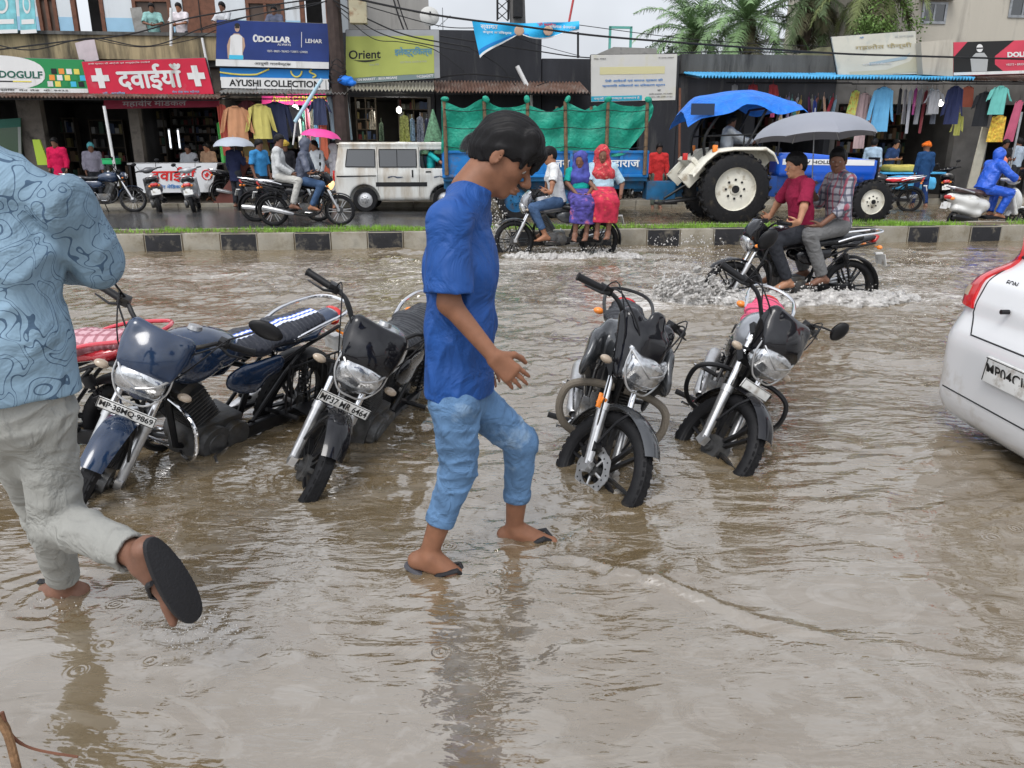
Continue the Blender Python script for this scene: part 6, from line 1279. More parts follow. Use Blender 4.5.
def bx(mb, s0, s1, d0, d1, z0, z1, mi=None): mb.box(((s0 + s1) / 2, (d0 + d1) / 2, (z0 + z1) / 2), (abs(s1 - s0), abs(d1 - d0), abs(z1 - z0)), mi=mi)
def corr(mb, s0, s1, d0, d1, z0, z1, amp=.025, per=.09, th=.012):
    n = max(4, int((s1 - s0) / per * 4)); mb.sheet([[(s0 + (s1 - s0) * i / n, d, z + amp * math.sin(i * math.pi / 2)) for d, z in ((d0, z0), ((d0 + d1) / 2, (z0 + z1) / 2), (d1, z1))] for i in range(n + 1)], th)
def building(name, label, s0, s1, d0, d1, ztop, m, openings=(), zl=2.6, inner=M_inner):
    """front wall with openings (s0,s1), closed box behind; returns root and its builder matrix"""
    root, Mx = rthing(name, label, 'building', (s0 + s1) / 2, d0, 0); cs = sorted(openings)
    w = MB(Mx); cur = s0
    for a, b in cs:
        if a > cur: bx(w, cur, a, d0, d0 + .25, 0, zl)
        cur = b
    if cur < s1: bx(w, cur, s1, d0, d0 + .25, 0, zl)
    bx(w, s0, s1, d0, d0 + .25, zl, ztop); bx(w, s0, s0 + .2, d0 + .25, d1, 0, ztop); bx(w, s1 - .2, s1, d0 + .25, d1, 0, ztop); bx(w, s0 + .2, s1 - .2, d1 - .2, d1, 0, ztop - .3)
    obj('wall', w, m, root)
    r = MB(Mx); bx(r, s0 + .2, s1 - .2, d0 + .25, d1 - .2, ztop - .25, ztop - .1); bx(r, s0 + .2, s1 - .2, d0 + .25, d1 - .2, zl + .05, zl + .15); obj('roof', r, M_grey_c, root)
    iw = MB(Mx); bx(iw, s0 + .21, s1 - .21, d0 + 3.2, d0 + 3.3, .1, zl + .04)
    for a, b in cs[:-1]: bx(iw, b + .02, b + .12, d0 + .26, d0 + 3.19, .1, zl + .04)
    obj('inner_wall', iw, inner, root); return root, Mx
ZL = Zy(96) 
zpar = Zy(33, 22.3, 150); zpb = Zy(60, 22.3, 150)
# -- the two-storey building with the balcony
sL0, sL1 = -24.0, Sx(330)
ops = [(Sx(-60), Sx(24)), (Sx(47), Sx(133)), (Sx(143), Sx(222)), (Sx(227), Sx(327))]
bl, ML = building('shop_building', 'two-storey building with stained yellow balcony front above the red pharmacy sign', sL0, sL1, FD, 30, zpb + .02, mat('grimy_pier', (.16, .14, .12), .85, var=.3, vs=2, dirt=(.05, .045, .04), dirts=2, dirta=.5), ops, zl=2.75)
m = MB(ML); bx(m, sL0, sL1, 22.18, 22.36, zpb, zpar - .08); obj('balcony_parapet', m, M_plaster_y, bl); m = MB(ML); bx(m, sL0, sL1 + .02, 22.12, 22.42, zpar - .08, zpar); obj('parapet_coping', m, M_grey_c, bl)
m = MB(ML); bx(m, sL0, sL1, 22.37, 24.2, zpb - .15, zpb + .0); obj('balcony_floor', m, M_grey_c, bl)
uz0, uz1 = zpb, 8.2; D2 = 24.2
cuts = [(38, 58), (72, 105), (133, 172), (183, 216), (246, 285), (300, 330)]
m = MB(ML); cur = sL0
for a, b_ in cuts: bx(m, cur, Sx(a, D2, 15), D2, D2 + .2, uz0, uz1); cur = Sx(b_, D2, 15)
if cur < sL1: bx(m, cur, sL1, D2, D2 + .2, uz0, uz1)
bx(m, sL0, sL1, D2 + .01, D2 + .19, 6.3, uz1); bx(m, sL0, sL0 + .2, D2 + .2, 30, uz0, uz1); bx(m, sL1 - .2, sL1, D2 + .2, 30, uz0, uz1); bx(m, sL0, sL1, D2, 30, uz1, uz1 + .15); obj('upper_wall', m, M_white_w, bl)
m = MB(ML); cur = sL0
for a, b_ in cuts: bx(m, cur, Sx(a, D2, 15), D2 - .006, D2, uz0, Zy(24, D2)); cur = Sx(b_, D2, 15)
obj('painted_dado', m, M_dado, bl)
for i, (a, b_) in enumerate(cuts):
    s0, s1 = Sx(a, D2, 15) + .01, Sx(b_, D2, 15) - .01
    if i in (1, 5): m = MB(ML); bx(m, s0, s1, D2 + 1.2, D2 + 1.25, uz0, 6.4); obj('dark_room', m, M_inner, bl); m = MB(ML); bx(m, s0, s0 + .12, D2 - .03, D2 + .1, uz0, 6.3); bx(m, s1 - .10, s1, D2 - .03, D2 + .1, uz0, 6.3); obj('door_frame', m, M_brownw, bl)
    elif i == 3: m = MB(ML); bx(m, s0, s1, D2 + .04, D2 + .1, uz0, 6.3); mo = obj('wooden_door', m, M_brownw, bl); m = MB(ML); bx(m, (s0 + s1) / 2 - .01, (s0 + s1) / 2 + .01, D2 + .02, D2 + .04, uz0, 6.3); obj('door_joint', m, M_ink, mo)
    else:
        m = MB(ML); fw = .09
        bx(m, s0, s0 + fw, D2 - .03, D2 + .1, uz0 + .3, 6.3); bx(m, s1 - fw, s1, D2 - .03, D2 + .1, uz0 + .3, 6.3); bx(m, (s0 + s1) / 2 - .04, (s0 + s1) / 2 + .04, D2 - .02, D2 + .09, uz0 + .3, 6.3)
        for z in (uz0 + .3, Zy(8, D2), 6.2): bx(m, s0 + fw, s1 - fw, D2 - .025, D2 + .095, z, z + .09)
        wo_ = obj('window', m, M_brownw, bl); m = MB(ML); bx(m, s0 + fw, s1 - fw, D2 + .05, D2 + .07, uz0 + .3, 6.2); obj('pane', m, mat('dusty_pane', (.09, .06, .045), .35, var=.2, vs=3), wo_); m = MB(ML); bx(m, s0, s1, D2 + .02, D2 + .12, uz0, uz0 + .3); obj('window_base', m, M_white_w, wo_)
def board(name, label, px4, d, m, thick=.05, cat='sign', legs=False):
    pts = [atd(x, y, d) for x, y in px4]; s0 = sum(p[0] for p in pts) / 4; z0 = min(p[1] for p in pts)
    root, Mx = rthing(name, label, cat, s0, d, z0); L = [Vector((p[0] - s0, 0, p[1] - z0)) for p in pts]      # tl tr br bl
    def P(u, v, off=0.0): return L[0] * (1 - u) * v + L[1] * u * v + L[2] * u * (1 - v) + L[3] * (1 - u) * (1 - v) + Vector((0, -thick / 2 - off, 0))
    pm = MB(); pm.prism([(q.x, q.z) for q in L], (0, 0, 0), (1, 0, 0), (0, 0, 1), (0, 1, 0), thick); obj('panel', pm, m, root)
    if legs:
        fr = MB()
        for a, b_ in ((L[0], L[1]), (L[1], L[2]), (L[2], L[3]), (L[3], L[0])): fr.tube([a + Vector((0, thick * .5 + .02, 0)), b_ + Vector((0, thick * .5 + .02, 0))], .02, 6)
        obj('frame', fr, M_blackm, root)
    return root, P
def strip(root, P, u0, v0, u1, v1, m, name='printed_band', off=.004):
    q = MB(); g = [[P(u0 + (u1 - u0) * i / 6, v0 + (v1 - v0) * j / 3, off) for j in range(4)] for i in range(7)]; q.sheet(g, .004); return obj(name, q, m, root, smooth=0)
def blob(root, P, c, ru, rv, m, name='printed_shape', n=28, off=.008, pw=1.0):
    q = MB(); ring = [P(c[0] + math.copysign(abs(math.cos(a)) ** pw, math.cos(a)) * ru, c[1] + math.copysign(abs(math.sin(a)) ** pw, math.sin(a)) * rv, off) for a in [2 * math.pi * k / n for k in range(n)]]; q.add(ring, [tuple(range(n))]); return obj(name, q, m, root, smooth=0)
def polyp(root, P, uv, m, name='printed_shape', off=.008):
    q = MB(); q.add([P(u, v, off) for u, v in uv], [tuple(range(len(uv)))]); return obj(name, q, m, root, smooth=0)
def words_on(root, P, body, u, v, h, width, m, bold=.0, align='CENTER', off=.012, name='lettering'):
    hh = (P(u, v + .5) - P(u, v - .5)).length * h; ww = (P(1, v) - P(0, v)).length * width
    if any(ord(ch) > 255 for ch in body):                      # heavier strokes for the Hindi lettering, laid over one another
        q = MB(); e = max(.012, bold * 1.0) * hh
        for i, (a, b_) in enumerate(((0, 0), (-1, 0), (1, 0), (0, -.7), (0, .7))): t = text_mb(body, hh, P(u, v, off + .001 * i), P(1, v) - P(0, v), P(u, 1) - P(u, 0), 0, align=align, width=ww); q.add([p + Vector((a * e, 0, b_ * e)) for p in t.v], t.f)
        return obj(name, q, m, root, smooth=0)
    return obj(name, text_mb(body, hh, P(u, v, off), P(1, v) - P(0, v), P(u, 1) - P(u, 0), 0, align=align, width=ww, bold=bold), m, root, smooth=0)
MI = lambda k, c, r=.5: mat('ink_' + k, c, r)
I_white = mat('ink_white', (.62, .62, .61), .5, var=.05, vs=3, dirt=(.36, .35, .32), dirts=2.5, dirta=.22, streak=True); I_red = mat('sign_red', (.50, .015, .045), .45, var=.08, vs=2, dirt=(.4, .08, .1), dirts=2, dirta=.1); I_green = MI('green', (.02, .22, .07)); I_dgreen = MI('dkgreen', (.015, .10, .07)); I_blue = MI('navy', (.012, .035, .16)); I_mid = MI('midblue', (.01, .17, .48)); I_black = MI('black', (.015, .015, .015)); I_yel = MI('yellow', (.65, .55, .10)); I_teal = MI('teal', (.02, .30, .42)); I_cyan = MI('cyan', (.05, .42, .62)); I_grey = MI('grey', (.35, .36, .36)); I_skin = MI('adskin', (.42, .28, .20)); I_orange = MI('orange', (.7, .25, .05)); I_pink = mat('sign_pink', (.55, .05, .22), .5)
# fertiliser sign
r, P = board('shop_sign', 'green and white fertiliser shop sign reading DOGULF left of the red pharmacy sign', [(-45, 56), (83, 60), (89, 93), (-45, 92)], 21.9, I_green, legs=True)
strip(r, P, 0, 0, 1, .13, I_white); blob(r, P, (.29, .56), .40, .50, I_white, pw=.8, off=.006); strip(r, P, 0, .13, .02, 1, I_white)
words_on(r, P, 'INDOGULF', .46, .52, .21, .42, I_dgreen, .03); strip(r, P, .2, .30, .44, .335, I_black, off=.010); strip(r, P, .44, .30, .58, .335, I_yel, off=.010); words_on(r, P, 'agro chemicals & fertilisers', .55, .42, .05, .22, I_grey)
for k in range(14): strip(r, P, .70 + .055 * (k % 5) + .004 * k, .18 + .19 * (k // 5), .742 + .055 * (k % 5) + .004 * k, .34 + .19 * (k // 5), [I_white, I_orange, I_black, I_cyan, I_green, I_yel][k * 5 % 6], 'product_picture', .009)
words_on(r, P, 'सेल्स एण्ड सर्विस  मेन रोड  मो. 9425', .45, .065, .07, .8, I_black)
# red pharmacy sign
r, P = board('pharmacy_sign', 'big tilted red pharmacy sign with white Hindi letters and two white crosses', [(82, 62), (205, 58), (214, 94), (90, 96)], 21.75, I_red, legs=True)
words_on(r, P, 'दवाईयाँ', .52, .50, .74, .52, I_white, .035)
for u in (.12, .895):
    strip(r, P, u - .025, .22, u + .025, .80, I_white, 'cross', .012); strip(r, P, u - .07, .42, u + .07, .60, I_white, 'cross', .013)
words_on(r, P, 'सभी प्रकार की अंग्रेजी एवं आयुर्वेदिक दवाईयाँ', .3, .93, .06, .5, I_white); words_on(r, P, 'डॉ. आशीष', .2, .07, .09, .18, I_cyan, .01); words_on(r, P, 'मेन रोड बस स्टैण्ड', .78, .07, .08, .22, I_cyan, .01)
r, P = board('pharmacy_board', 'long dark red name board with pale Hindi letters under the tilted pharmacy sign', [(104, 99), (219, 97), (219, 107), (104, 109)], 21.9, mat('dull_red', (.28, .02, .05), .5, var=.2, vs=3)); words_on(r, P, 'महावीर मेिडकल', .44, .5, .75, .55, mat('ink_pale', (.45, .38, .40), .6), .03)
r, P = board('counter_sign', 'white counter front with red Hindi letters and a red cross in a ring', [(135, 164), (218, 163), (211, 192), (139, 193)], 21.45, mat('counter_white', (.60, .61, .62), .5, dirt=(.3, .3, .3), dirts=2, dirta=.2), .10)
words_on(r, P, 'दवाईयाँ', .48, .62, .50, .56, MI('bright_red', (.55, .02, .02)), .03); words_on(r, P, 'महावीर मेिडकल स्टोर', .48, .20, .18, .62, I_mid, .02)
q = MB(); c = P(.90, .60, .012); q.tube([c + Vector((math.cos(a) * .12, 0, math.sin(a) * .12)) for a in [2 * math.pi * k / 24 for k in range(24)]], .014, 5, closed=True); obj('ring', q, MI('bright_red', (0, 0, 0)), r); strip(r, P, .885, .53, .915, .68, _mc['ink_bright_red'], 'cross', .012); strip(r, P, .87, .58, .93, .63, _mc['ink_bright_red'], 'cross', .013)
tp = MB(); tp.box((0, .3, .72 + .02), (2.45, .7, .05)); 
# clothing shop hoardings
r, P = board('clothing_hoarding', 'navy blue hoarding with a man in a white vest and the word DOLLAR', [(217, 20), (329, 24), (329, 69), (216, 66)], 21.7, mat('sign_navy', (.015, .035, .16), .4, var=.15, vs=2), legs=True)
strip(r, P, 0, 0, 1, .15, I_white); words_on(r, P, 'आयुषी गारमेन्टस', .5, .075, .085, .32, I_black, .01); words_on(r, P, 'DOLLAR', .515, .62, .135, .29, I_white, .05); words_on(r, P, 'ALWAYS', .60, .51, .05, .12, I_white, .01)
blob(r, P, (.345, .63), .024, .085, I_white, 'emblem'); blob(r, P, (.349, .63), .011, .05, _mc['sign_navy'], 'emblem', off=.011); strip(r, P, .752, .46, .757, .80, I_white, 'divider'); words_on(r, P, 'LEHAR', .865, .61, .09, .15, I_white, .02); words_on(r, P, 'VESTS • BRIEFS • TRUNKS • T-SHIRTS • LOWERS', .63, .36, .045, .36, I_white, .02)
polyp(r, P, [(.105, .17), (.245, .17), (.235, .30), (.255, .45), (.245, .62), (.20, .72), (.155, .72), (.115, .62), (.095, .45)], I_skin, 'man_picture', .007); polyp(r, P, [(.118, .25), (.232, .25), (.228, .66), (.195, .70), (.16, .70), (.125, .66)], I_white, 'vest_picture', .010); strip(r, P, .115, .155, .24, .25, I_cyan, 'jeans_picture', .010)
blob(r, P, (.182, .84), .022, .085, I_skin, 'face_picture', off=.009); blob(r, P, (.182, .90), .023, .045, I_black, 'hair_picture', off=.011); strip(r, P, .163, .835, .201, .865, I_black, 'sunglasses_picture', .012)
r, P = board('clothing_signboard', 'blue and white sign reading AYUSHI COLLECTION below the navy hoarding', [(220, 68), (329, 70), (329, 90), (221, 88)], 21.8, I_mid, legs=True)
strip(r, P, 0, 0, 1, .55, I_white); words_on(r, P, 'AYUSHI COLLECTION', .50, .27, .34, .84, I_black, .03)
for c, rr in (((.2, 1.1), .5),):
    q = MB(); q.tube([P(.0 + .45 * k / 16, .78 - .10 * math.sin(k / 16 * math.pi) + (.2 if k > 12 else 0) * (k - 12) / 4, .012) for k in range(17)], .022, 5); q.tube([P(.70 + .05 * math.cos(a), .92 + .30 * math.sin(a), .012) for a in [math.pi + math.pi * k / 12 for k in range(13)]], .022, 5); q.tube([P(.85 + .03 * math.sin(k * .55), .60 + .035 * k, .012) for k in range(12)], .022, 5); obj('swoosh', q, I_yel, r)
r, P = board('pink_signboard', 'pink sign with yellow letters over the clothes hanging below AYUSHI COLLECTION', [(262, 95), (330, 93), (330, 106), (262, 104)], 22.2, I_pink); words_on(r, P, 'Ayushi GARMENTS', .55, .5, .6, .8, I_yel, .03)
# electrical shop hoarding
r, P = board('electrical_hoarding', 'lime green hoarding with black Orient lettering and grey top', [(346, 30), (439, 30), (440, 78), (346, 84)], 21.6, mat('board_grey', (.27, .28, .29), .6, var=.15, vs=2), legs=True)
strip(r, P, 0, .10, .94, .88, mat('board_lime', (.36, .40, .10), .55, var=.08, vs=2), 'green_panel'); strip(r, P, 0, 0, .94, .11, mat('board_slate', (.16, .21, .21), .6), 'lower_band'); words_on(r, P, 'Orient', .20, .54, .17, .34, I_black, .02)
q = MB(); q.sheet([[P(.08 + .28 * k / 12, .44 - .03 * math.sin(k / 12 * math.pi) + dv * math.sin(k / 12 * math.pi), .014) for dv in (-.018, .018)] for k in range(13)], .003); obj('swoosh', q, I_black, r, smooth=0)
words_on(r, P, 'इलेक्ट्रिकल्स', .72, .56, .20, .40, MI('steel_blue', (.10, .25, .34)), .03); words_on(r, P, 'Since 1954', .30, .34, .035, .1, I_grey); words_on(r, P, 'ELECTRICAL GOODS & FANS', .72, .36, .035, .28, I_grey); words_on(r, P, 'GN MARKET - BEGUMGANJ', .33, .055, .06, .42, I_white, .03); words_on(r, P, '9425642877', .84, .055, .06, .18, I_white, .02)
# white welfare board and the right-hand signs
r, P = board('notice_hoarding', 'large faded white hoarding with blue Hindi lines and a teal strip behind the farm trailer', [(591, 55), (677, 54), (675, 100), (591, 102)], 21.4, mat('faded_white', (.50, .49, .46), .6, var=.05, vs=2, dirt=(.45, .42, .25), dirts=1, dirta=.3), legs=True)
strip(r, P, .1, .58, .86, .74, mat('faded_yellow', (.52, .48, .27), .6), 'faded_band'); words_on(r, P, 'पेयी आवेदनों एवं समाज प्रकार की', .50, .44, .07, .68, I_mid, .02); words_on(r, P, 'प्रमाणित शिकायतों का निराकरण स्थान', .50, .335, .07, .74, I_mid, .02); words_on(r, P, 'पता', .80, .22, .035, .04, I_black); words_on(r, P, 'तहसील कार्यालय, नगर पालिका', .82, .14, .035, .28, I_black); words_on(r, P, 'बेगमगंज, जिला रायसेन (म.प्र.)', .82, .075, .035, .28, I_black); words_on(r, P, 'मप्र. शासन', .10, .91, .03, .14, I_black); words_on(r, P, 'डॉ. प्रभारी अधिकारी', .87, .92, .03, .18, I_black)
strip(r, P, 0, .01, .60, .12, I_teal, 'teal_strip'); words_on(r, P, 'पशुओं की समस्या समाधान है', .30, .065, .07, .54, I_white, .02)
r, P = board('white_hoarding', 'weathered white hoarding with faded grey Hindi heading above the blue awning', [(831, 37), (915, 31), (918, 74), (838, 76)], 21.3, mat('weathered_white', (.50, .49, .42), .6, var=.10, vs=1.5, dirt=(.35, .38, .36), dirts=2.5, dirta=.25), legs=True)
words_on(r, P, 'गहलोत फैन्सी', .60, .68, .14, .68, mat('ink_faded', (.34, .29, .16), .7), .02); words_on(r, P, 'श्री', .35, .93, .05, .05, I_mid); words_on(r, P, 'मो. 9977123605', .86, .90, .05, .22, I_grey); polyp(r, P, [(.40, .24), (.86, .36), (.92, .52), (.86, .43), (.40, .31)], mat('faded_blue', (.28, .36, .40), .6)); polyp(r, P, [(.14, .10), (.6, .12), (.9, .3), (1, .5), (1, .04), (.14, .0)], mat('faded_cream', (.42, .40, .30), .6), off=.006); words_on(r, P, 'आधुनिक वस्त्रों का विशाल भण्डार', .50, .27, .06, .36, I_white, .02)
r, P = board('blank_lightbox', 'dirty blank beige light box between the white hoarding and the red DOLLAR sign', [(917, 43), (949, 40), (949, 77), (919, 75)], 21.2, M_beige, .35, 'sign box')
r, P = board('clothing_signboard', 'red and black sign with the word DOLLAR above the right-hand shops', [(950, 43), (1085, 39), (1085, 72), (950, 76)], 21.2, mat('coral_red', (.52, .05, .085), .4, var=.08, vs=2), .3, legs=True)
strip(r, P, 0, 0, 1, .09, I_white); polyp(r, P, [(.0, .09), (.0, .55), (.10, 1), (.44, 1), (.30, .55), (.30, .30), (.36, .09)], I_black, off=.006); polyp(r, P, [(.13, .10), (.24, .10), (.25, .5), (.22, .66), (.16, .66), (.12, .5)], I_grey, 'man_picture', .010); blob(r, P, (.188, .80), .024, .12, I_white, 'face_picture', off=.010); strip(r, P, .165, .78, .21, .82, I_black, 'sunglasses_picture', .013); words_on(r, P, 'DOLLAR', .50, .58, .16, .22, I_white, .05); words_on(r, P, 'BIGBOSS', .80, .60, .11, .16, I_white, .03); strip(r, P, .655, .45, .660, .8, I_white, 'divider'); words_on(r, P, 'VESTS • BRIEFS • TRUNKS • LOWERS', .56, .28, .06, .36, I_white, .01)
# posters hung on the balcony at the far left, the loose banner and the leaning sheet
for i, (a, b_) in enumerate(((-14, 17), (18, 36))):
    r, P = board('teal_poster', ['wide teal and white poster at the top left corner of the street front', 'narrow teal poster hanging next to the brown balcony window'][i], [(a, -14), (b_ - 3, -14), (b_ + 1, 33), (a + 3, 34)], 22.0, mat('poster_teal', (.16, .42, .46), .5, var=.3, vs=5), .02, 'poster'); blob(r, P, (.5, .62), .25, .2, I_white, 'emblem'); blob(r, P, (.5, .62), .17, .14, _mc['poster_teal'], 'emblem', off=.012); strip(r, P, .1, .20, .9, .30, I_white); strip(r, P, 0, 0, 1, .08, I_white)
r, P = board('torn_banner', 'torn pinkish white banner flap above the tilted pharmacy sign', [(75, 43), (94, 38), (99, 60), (80, 63)], 22.0, mat('pinkish_cloth', (.46, .40, .42), .7, var=.1, vs=5), .012, 'banner')
r, P = board('leaning_sheet', 'pale sheet leaning on the balcony beside the window', [(130, 8), (141, 7), (148, 33), (135, 33)], 23.9, M_tin, .012, 'sheet')
# -- awnings
def awning(label, x0, x1, y0, y1, d0, d1, m, amp=.025, sag=0.0, name='corrugated_awning'):
    s0, s1 = Sx(x0, d0, y1), Sx(x1, d0, y1); zf = Zy(y1, d0, (x0 + x1) / 2); zb = Zy(y0, d1, (x0 + x1) / 2); root, Mx = rthing(name, label, 'awning', (s0 + s1) / 2, d1, zf); mb = MB(Mx); corr(mb, s0, s1, d0, d1, zf, zb, amp); obj('sheet', mb, m, root, smooth=60)
    f = MB(Mx); f.tube([(s0, d0 + .06, zf - .05), (s1, d0 + .06, zf - .05)], .02, 6)
    for k in range(3): s = s0 + (s1 - s0) * (k + .02) / 2.04; f.tube([(s, d0 + .06, zf - .05), (s, d1, zb - .08)], .018, 6)
    obj('rail', f, M_blackm, root); return root
awning('brown rusty awning over the two pharmacy shops', -60, 218, 92, 97, 21.0, 22.45, M_rust); awning('grey rusty awning under the AYUSHI COLLECTION sign', 219, 346, 88, 93, 21.0, 22.4, M_tin)
awning('pale corrugated awning under the lime green hoarding', 350, 434, 82, 90, 21.0, 22.45, mat('pale_tin', (.36, .34, .28), .5, .2, var=.3, vs=4), .035); awning('rusty brown corrugated awning over the dark shop', 435, 590, 82, 92, 21.2, 22.6, M_rust, .035)
awning('sky blue corrugated awning over the right-hand clothes shops', 700, 838, 74, 77, 20.9, 22.3, M_skyb, .04); awning('second sky blue awning below the white hoarding', 839, 975, 75, 78, 20.8, 22.2, M_skyb, .04); awning('brownish awning below the red DOLLAR sign', 930, 1110, 74, 80, 21.3, 22.4, M_rust)
# -- the other buildings of the row
building('shop_building', 'low electrical shop building under the lime green hoarding', Sx(331), Sx(436), FD + .05, 29, Zy(33, FD, 390), M_darkw, [(Sx(352), Sx(432))], 2.85)
building('shop_building', 'soot-dark building with a parapet behind the green trailer tarpaulin', Sx(437), Sx(541), FD + .1, 29, Zy(30, FD, 490), M_darkw, [(Sx(445), Sx(500))], 2.3)
building('shop_building', 'lower dark building behind the white notice hoarding', Sx(542), Sx(676), FD + .15, 29, Zy(58, FD, 560), M_darkw, [(Sx(560), Sx(600)), (Sx(618), Sx(640))], 2.3)
b5, M5 = building('shop_building', 'dark low building with a mossy concrete parapet in front of the palms', Sx(677), Sx(832), FD + .2, 29, Zy(55, FD, 755), M_darkw, [(Sx(700), Sx(745)), (Sx(755), Sx(826))], 2.6)
m = MB(M5); bx(m, Sx(677) - .02, Sx(832), FD + .02, FD + .19, Zy(74, FD, 755), Zy(54.5, FD, 755)); obj('parapet_band', m, M_grey_c, b5)
b6, M6 = building('shop_building', 'row of clothes shops under the signs on the right', Sx(833), Sx(1200), FD + .25, 29, Zy(74, FD, 900), mat('dingy_grey', (.12, .115, .11), .85, var=.3, vs=2), [(Sx(838), Sx(958)), (Sx(992), Sx(1040)), (Sx(1050), Sx(1120))], 2.75)
t, Mx = rthing('roof_room', 'small concrete roof room with a green metal frame behind the white notice hoarding', 'building', Sx(608, 26), 26, Zy(58, 26)); m = MB(Mx); s0, s1 = Sx(588, 26, 60), Sx(628, 26, 60); m.prism([(s0, Zy(60, 26)), (s1 + .9, Zy(60, 26)), (s1 + .9, Zy(47, 26)), (s1 - .5, Zy(46, 26)), (s0 + .3, Zy(53, 26))], (0, 26.5, 0), (1, 0, 0), (0, 0, 1), (0, 1, 0), 1.2); obj('wall', m, mat('pale_concrete', (.24, .235, .22), .85, var=.2, vs=3, dirt=(.1, .1, .1), dirts=3, dirta=.3), t)
m = MB(Mx); zz = Zy(50, 26)
for px in (611, 632): m.box((Sx(px, 26, 45), 26.2, zz + .3), (.07, .07, .9))
m.box(((Sx(611, 26, 45) + Sx(632, 26, 45)) / 2, 26.2, zz + .72), (Sx(632, 26, 45) - Sx(611, 26, 45) + .07, .07, .07)); obj('green_frame', m, mat('green_metal', (.10, .33, .28), .5), t)
def block(label, x0, x1, ytop, d, m, wins=(), depth=6, z0=0, name='apartment_building', ang=0):
    s0, s1 = Sx(x0, d, ytop), Sx(x1, d, ytop); zt = Zy(ytop, d, (x0 + x1) / 2); root, Mx = rthing(name, label, 'building', (s0 + s1) / 2, d, 0); w_ = MB(Mx); bx(w_, s0, s1, d, d + depth, z0, zt); obj('wall', w_, m, root)
    c = MB(Mx); bx(c, s0 - .1, s1 + .1, d - .1, d + depth, zt, zt + .15); obj('roof', c, M_grey_c, root)
    for (a, b_, y0, y1) in wins:
        f = MB(Mx); sa, sb = Sx(a, d, y0), Sx(b_, d, y0); za, zb = Zy(y1, d, (a + b_) / 2), Zy(y0, d, (a + b_) / 2)
        bx(f, sa, sb, d - .04, d - .005, zb - .08, zb); bx(f, sa, sb, d - .04, d - .005, za, za + .08); bx(f, sa, sa + .08, d - .04, d - .005, za + .08, zb - .08); bx(f, sb - .08, sb, d - .04, d - .005, za + .08, zb - .08); bx(f, (sa + sb) / 2 - .03, (sa + sb) / 2 + .03, d - .035, d - .005, za + .08, zb - .08); wn = obj('window', f, M_steel, root)
        p = MB(Mx); bx(p, sa + .08, sb - .08, d - .012, d - .004, za + .08, zb - .08); obj('pane', p, M_dglass, wn)
        h = MB(Mx); bx(h, sa - .15, sb + .15, d - .35, d - .005, zb + .05, zb + .12); obj('window_hood', h, M_beige, wn)
    return root, Mx
block('tall cream building at the right edge behind the red DOLLAR sign', 872, 1200, -60, 27.0, M_beige, [(923, 948, 2, 24), (1012, 1040, -10, 18), (880, 900, -40, -22)])
bk, Mk = block('grey concrete corner building behind the pole above the lime green hoarding', 336, 427, -50, 31, mat('grey_render', (.30, .29, .27), .85, var=.15, vs=1.2, dirt=(.16, .15, .14), dirts=1.3, dirta=.4, streak=True))
block('distant white house behind the palms', 768, 838, 42, 45, mat('distant_white', (.55, .58, .60), .8, var=.08, vs=.6), [(785, 792, 46, 52), (806, 814, 46, 52)], name='house'); block('higher white house block rising behind the tall palm', 822, 868, 30, 48, mat('distant_white2', (.48, .52, .56), .8, var=.08, vs=.6), [(832, 838, 35, 42)], name='house')
t, Mx = rthing('rooftop_wall', 'mossy sloping roof edge beside the tall palm trunk', 'wall', Sx(815, 25, 60), 25, 3.0); m = MB(Mx); m.prism([(Sx(772, 25, 60), Zy(60, 25)), (Sx(833, 25, 60), Zy(60, 25)), (Sx(833, 25, 60), Zy(42, 25)), (Sx(820, 25, 60), Zy(43, 25))], (0, 25.2, 0), (1, 0, 0), (0, 0, 1), (0, 1, 0), .3); obj('wall', m, mat('mossy_wall', (.15, .15, .09), .9, var=.4, vs=3, dirt=(.13, .07, .03), dirts=2, dirta=.3), t)
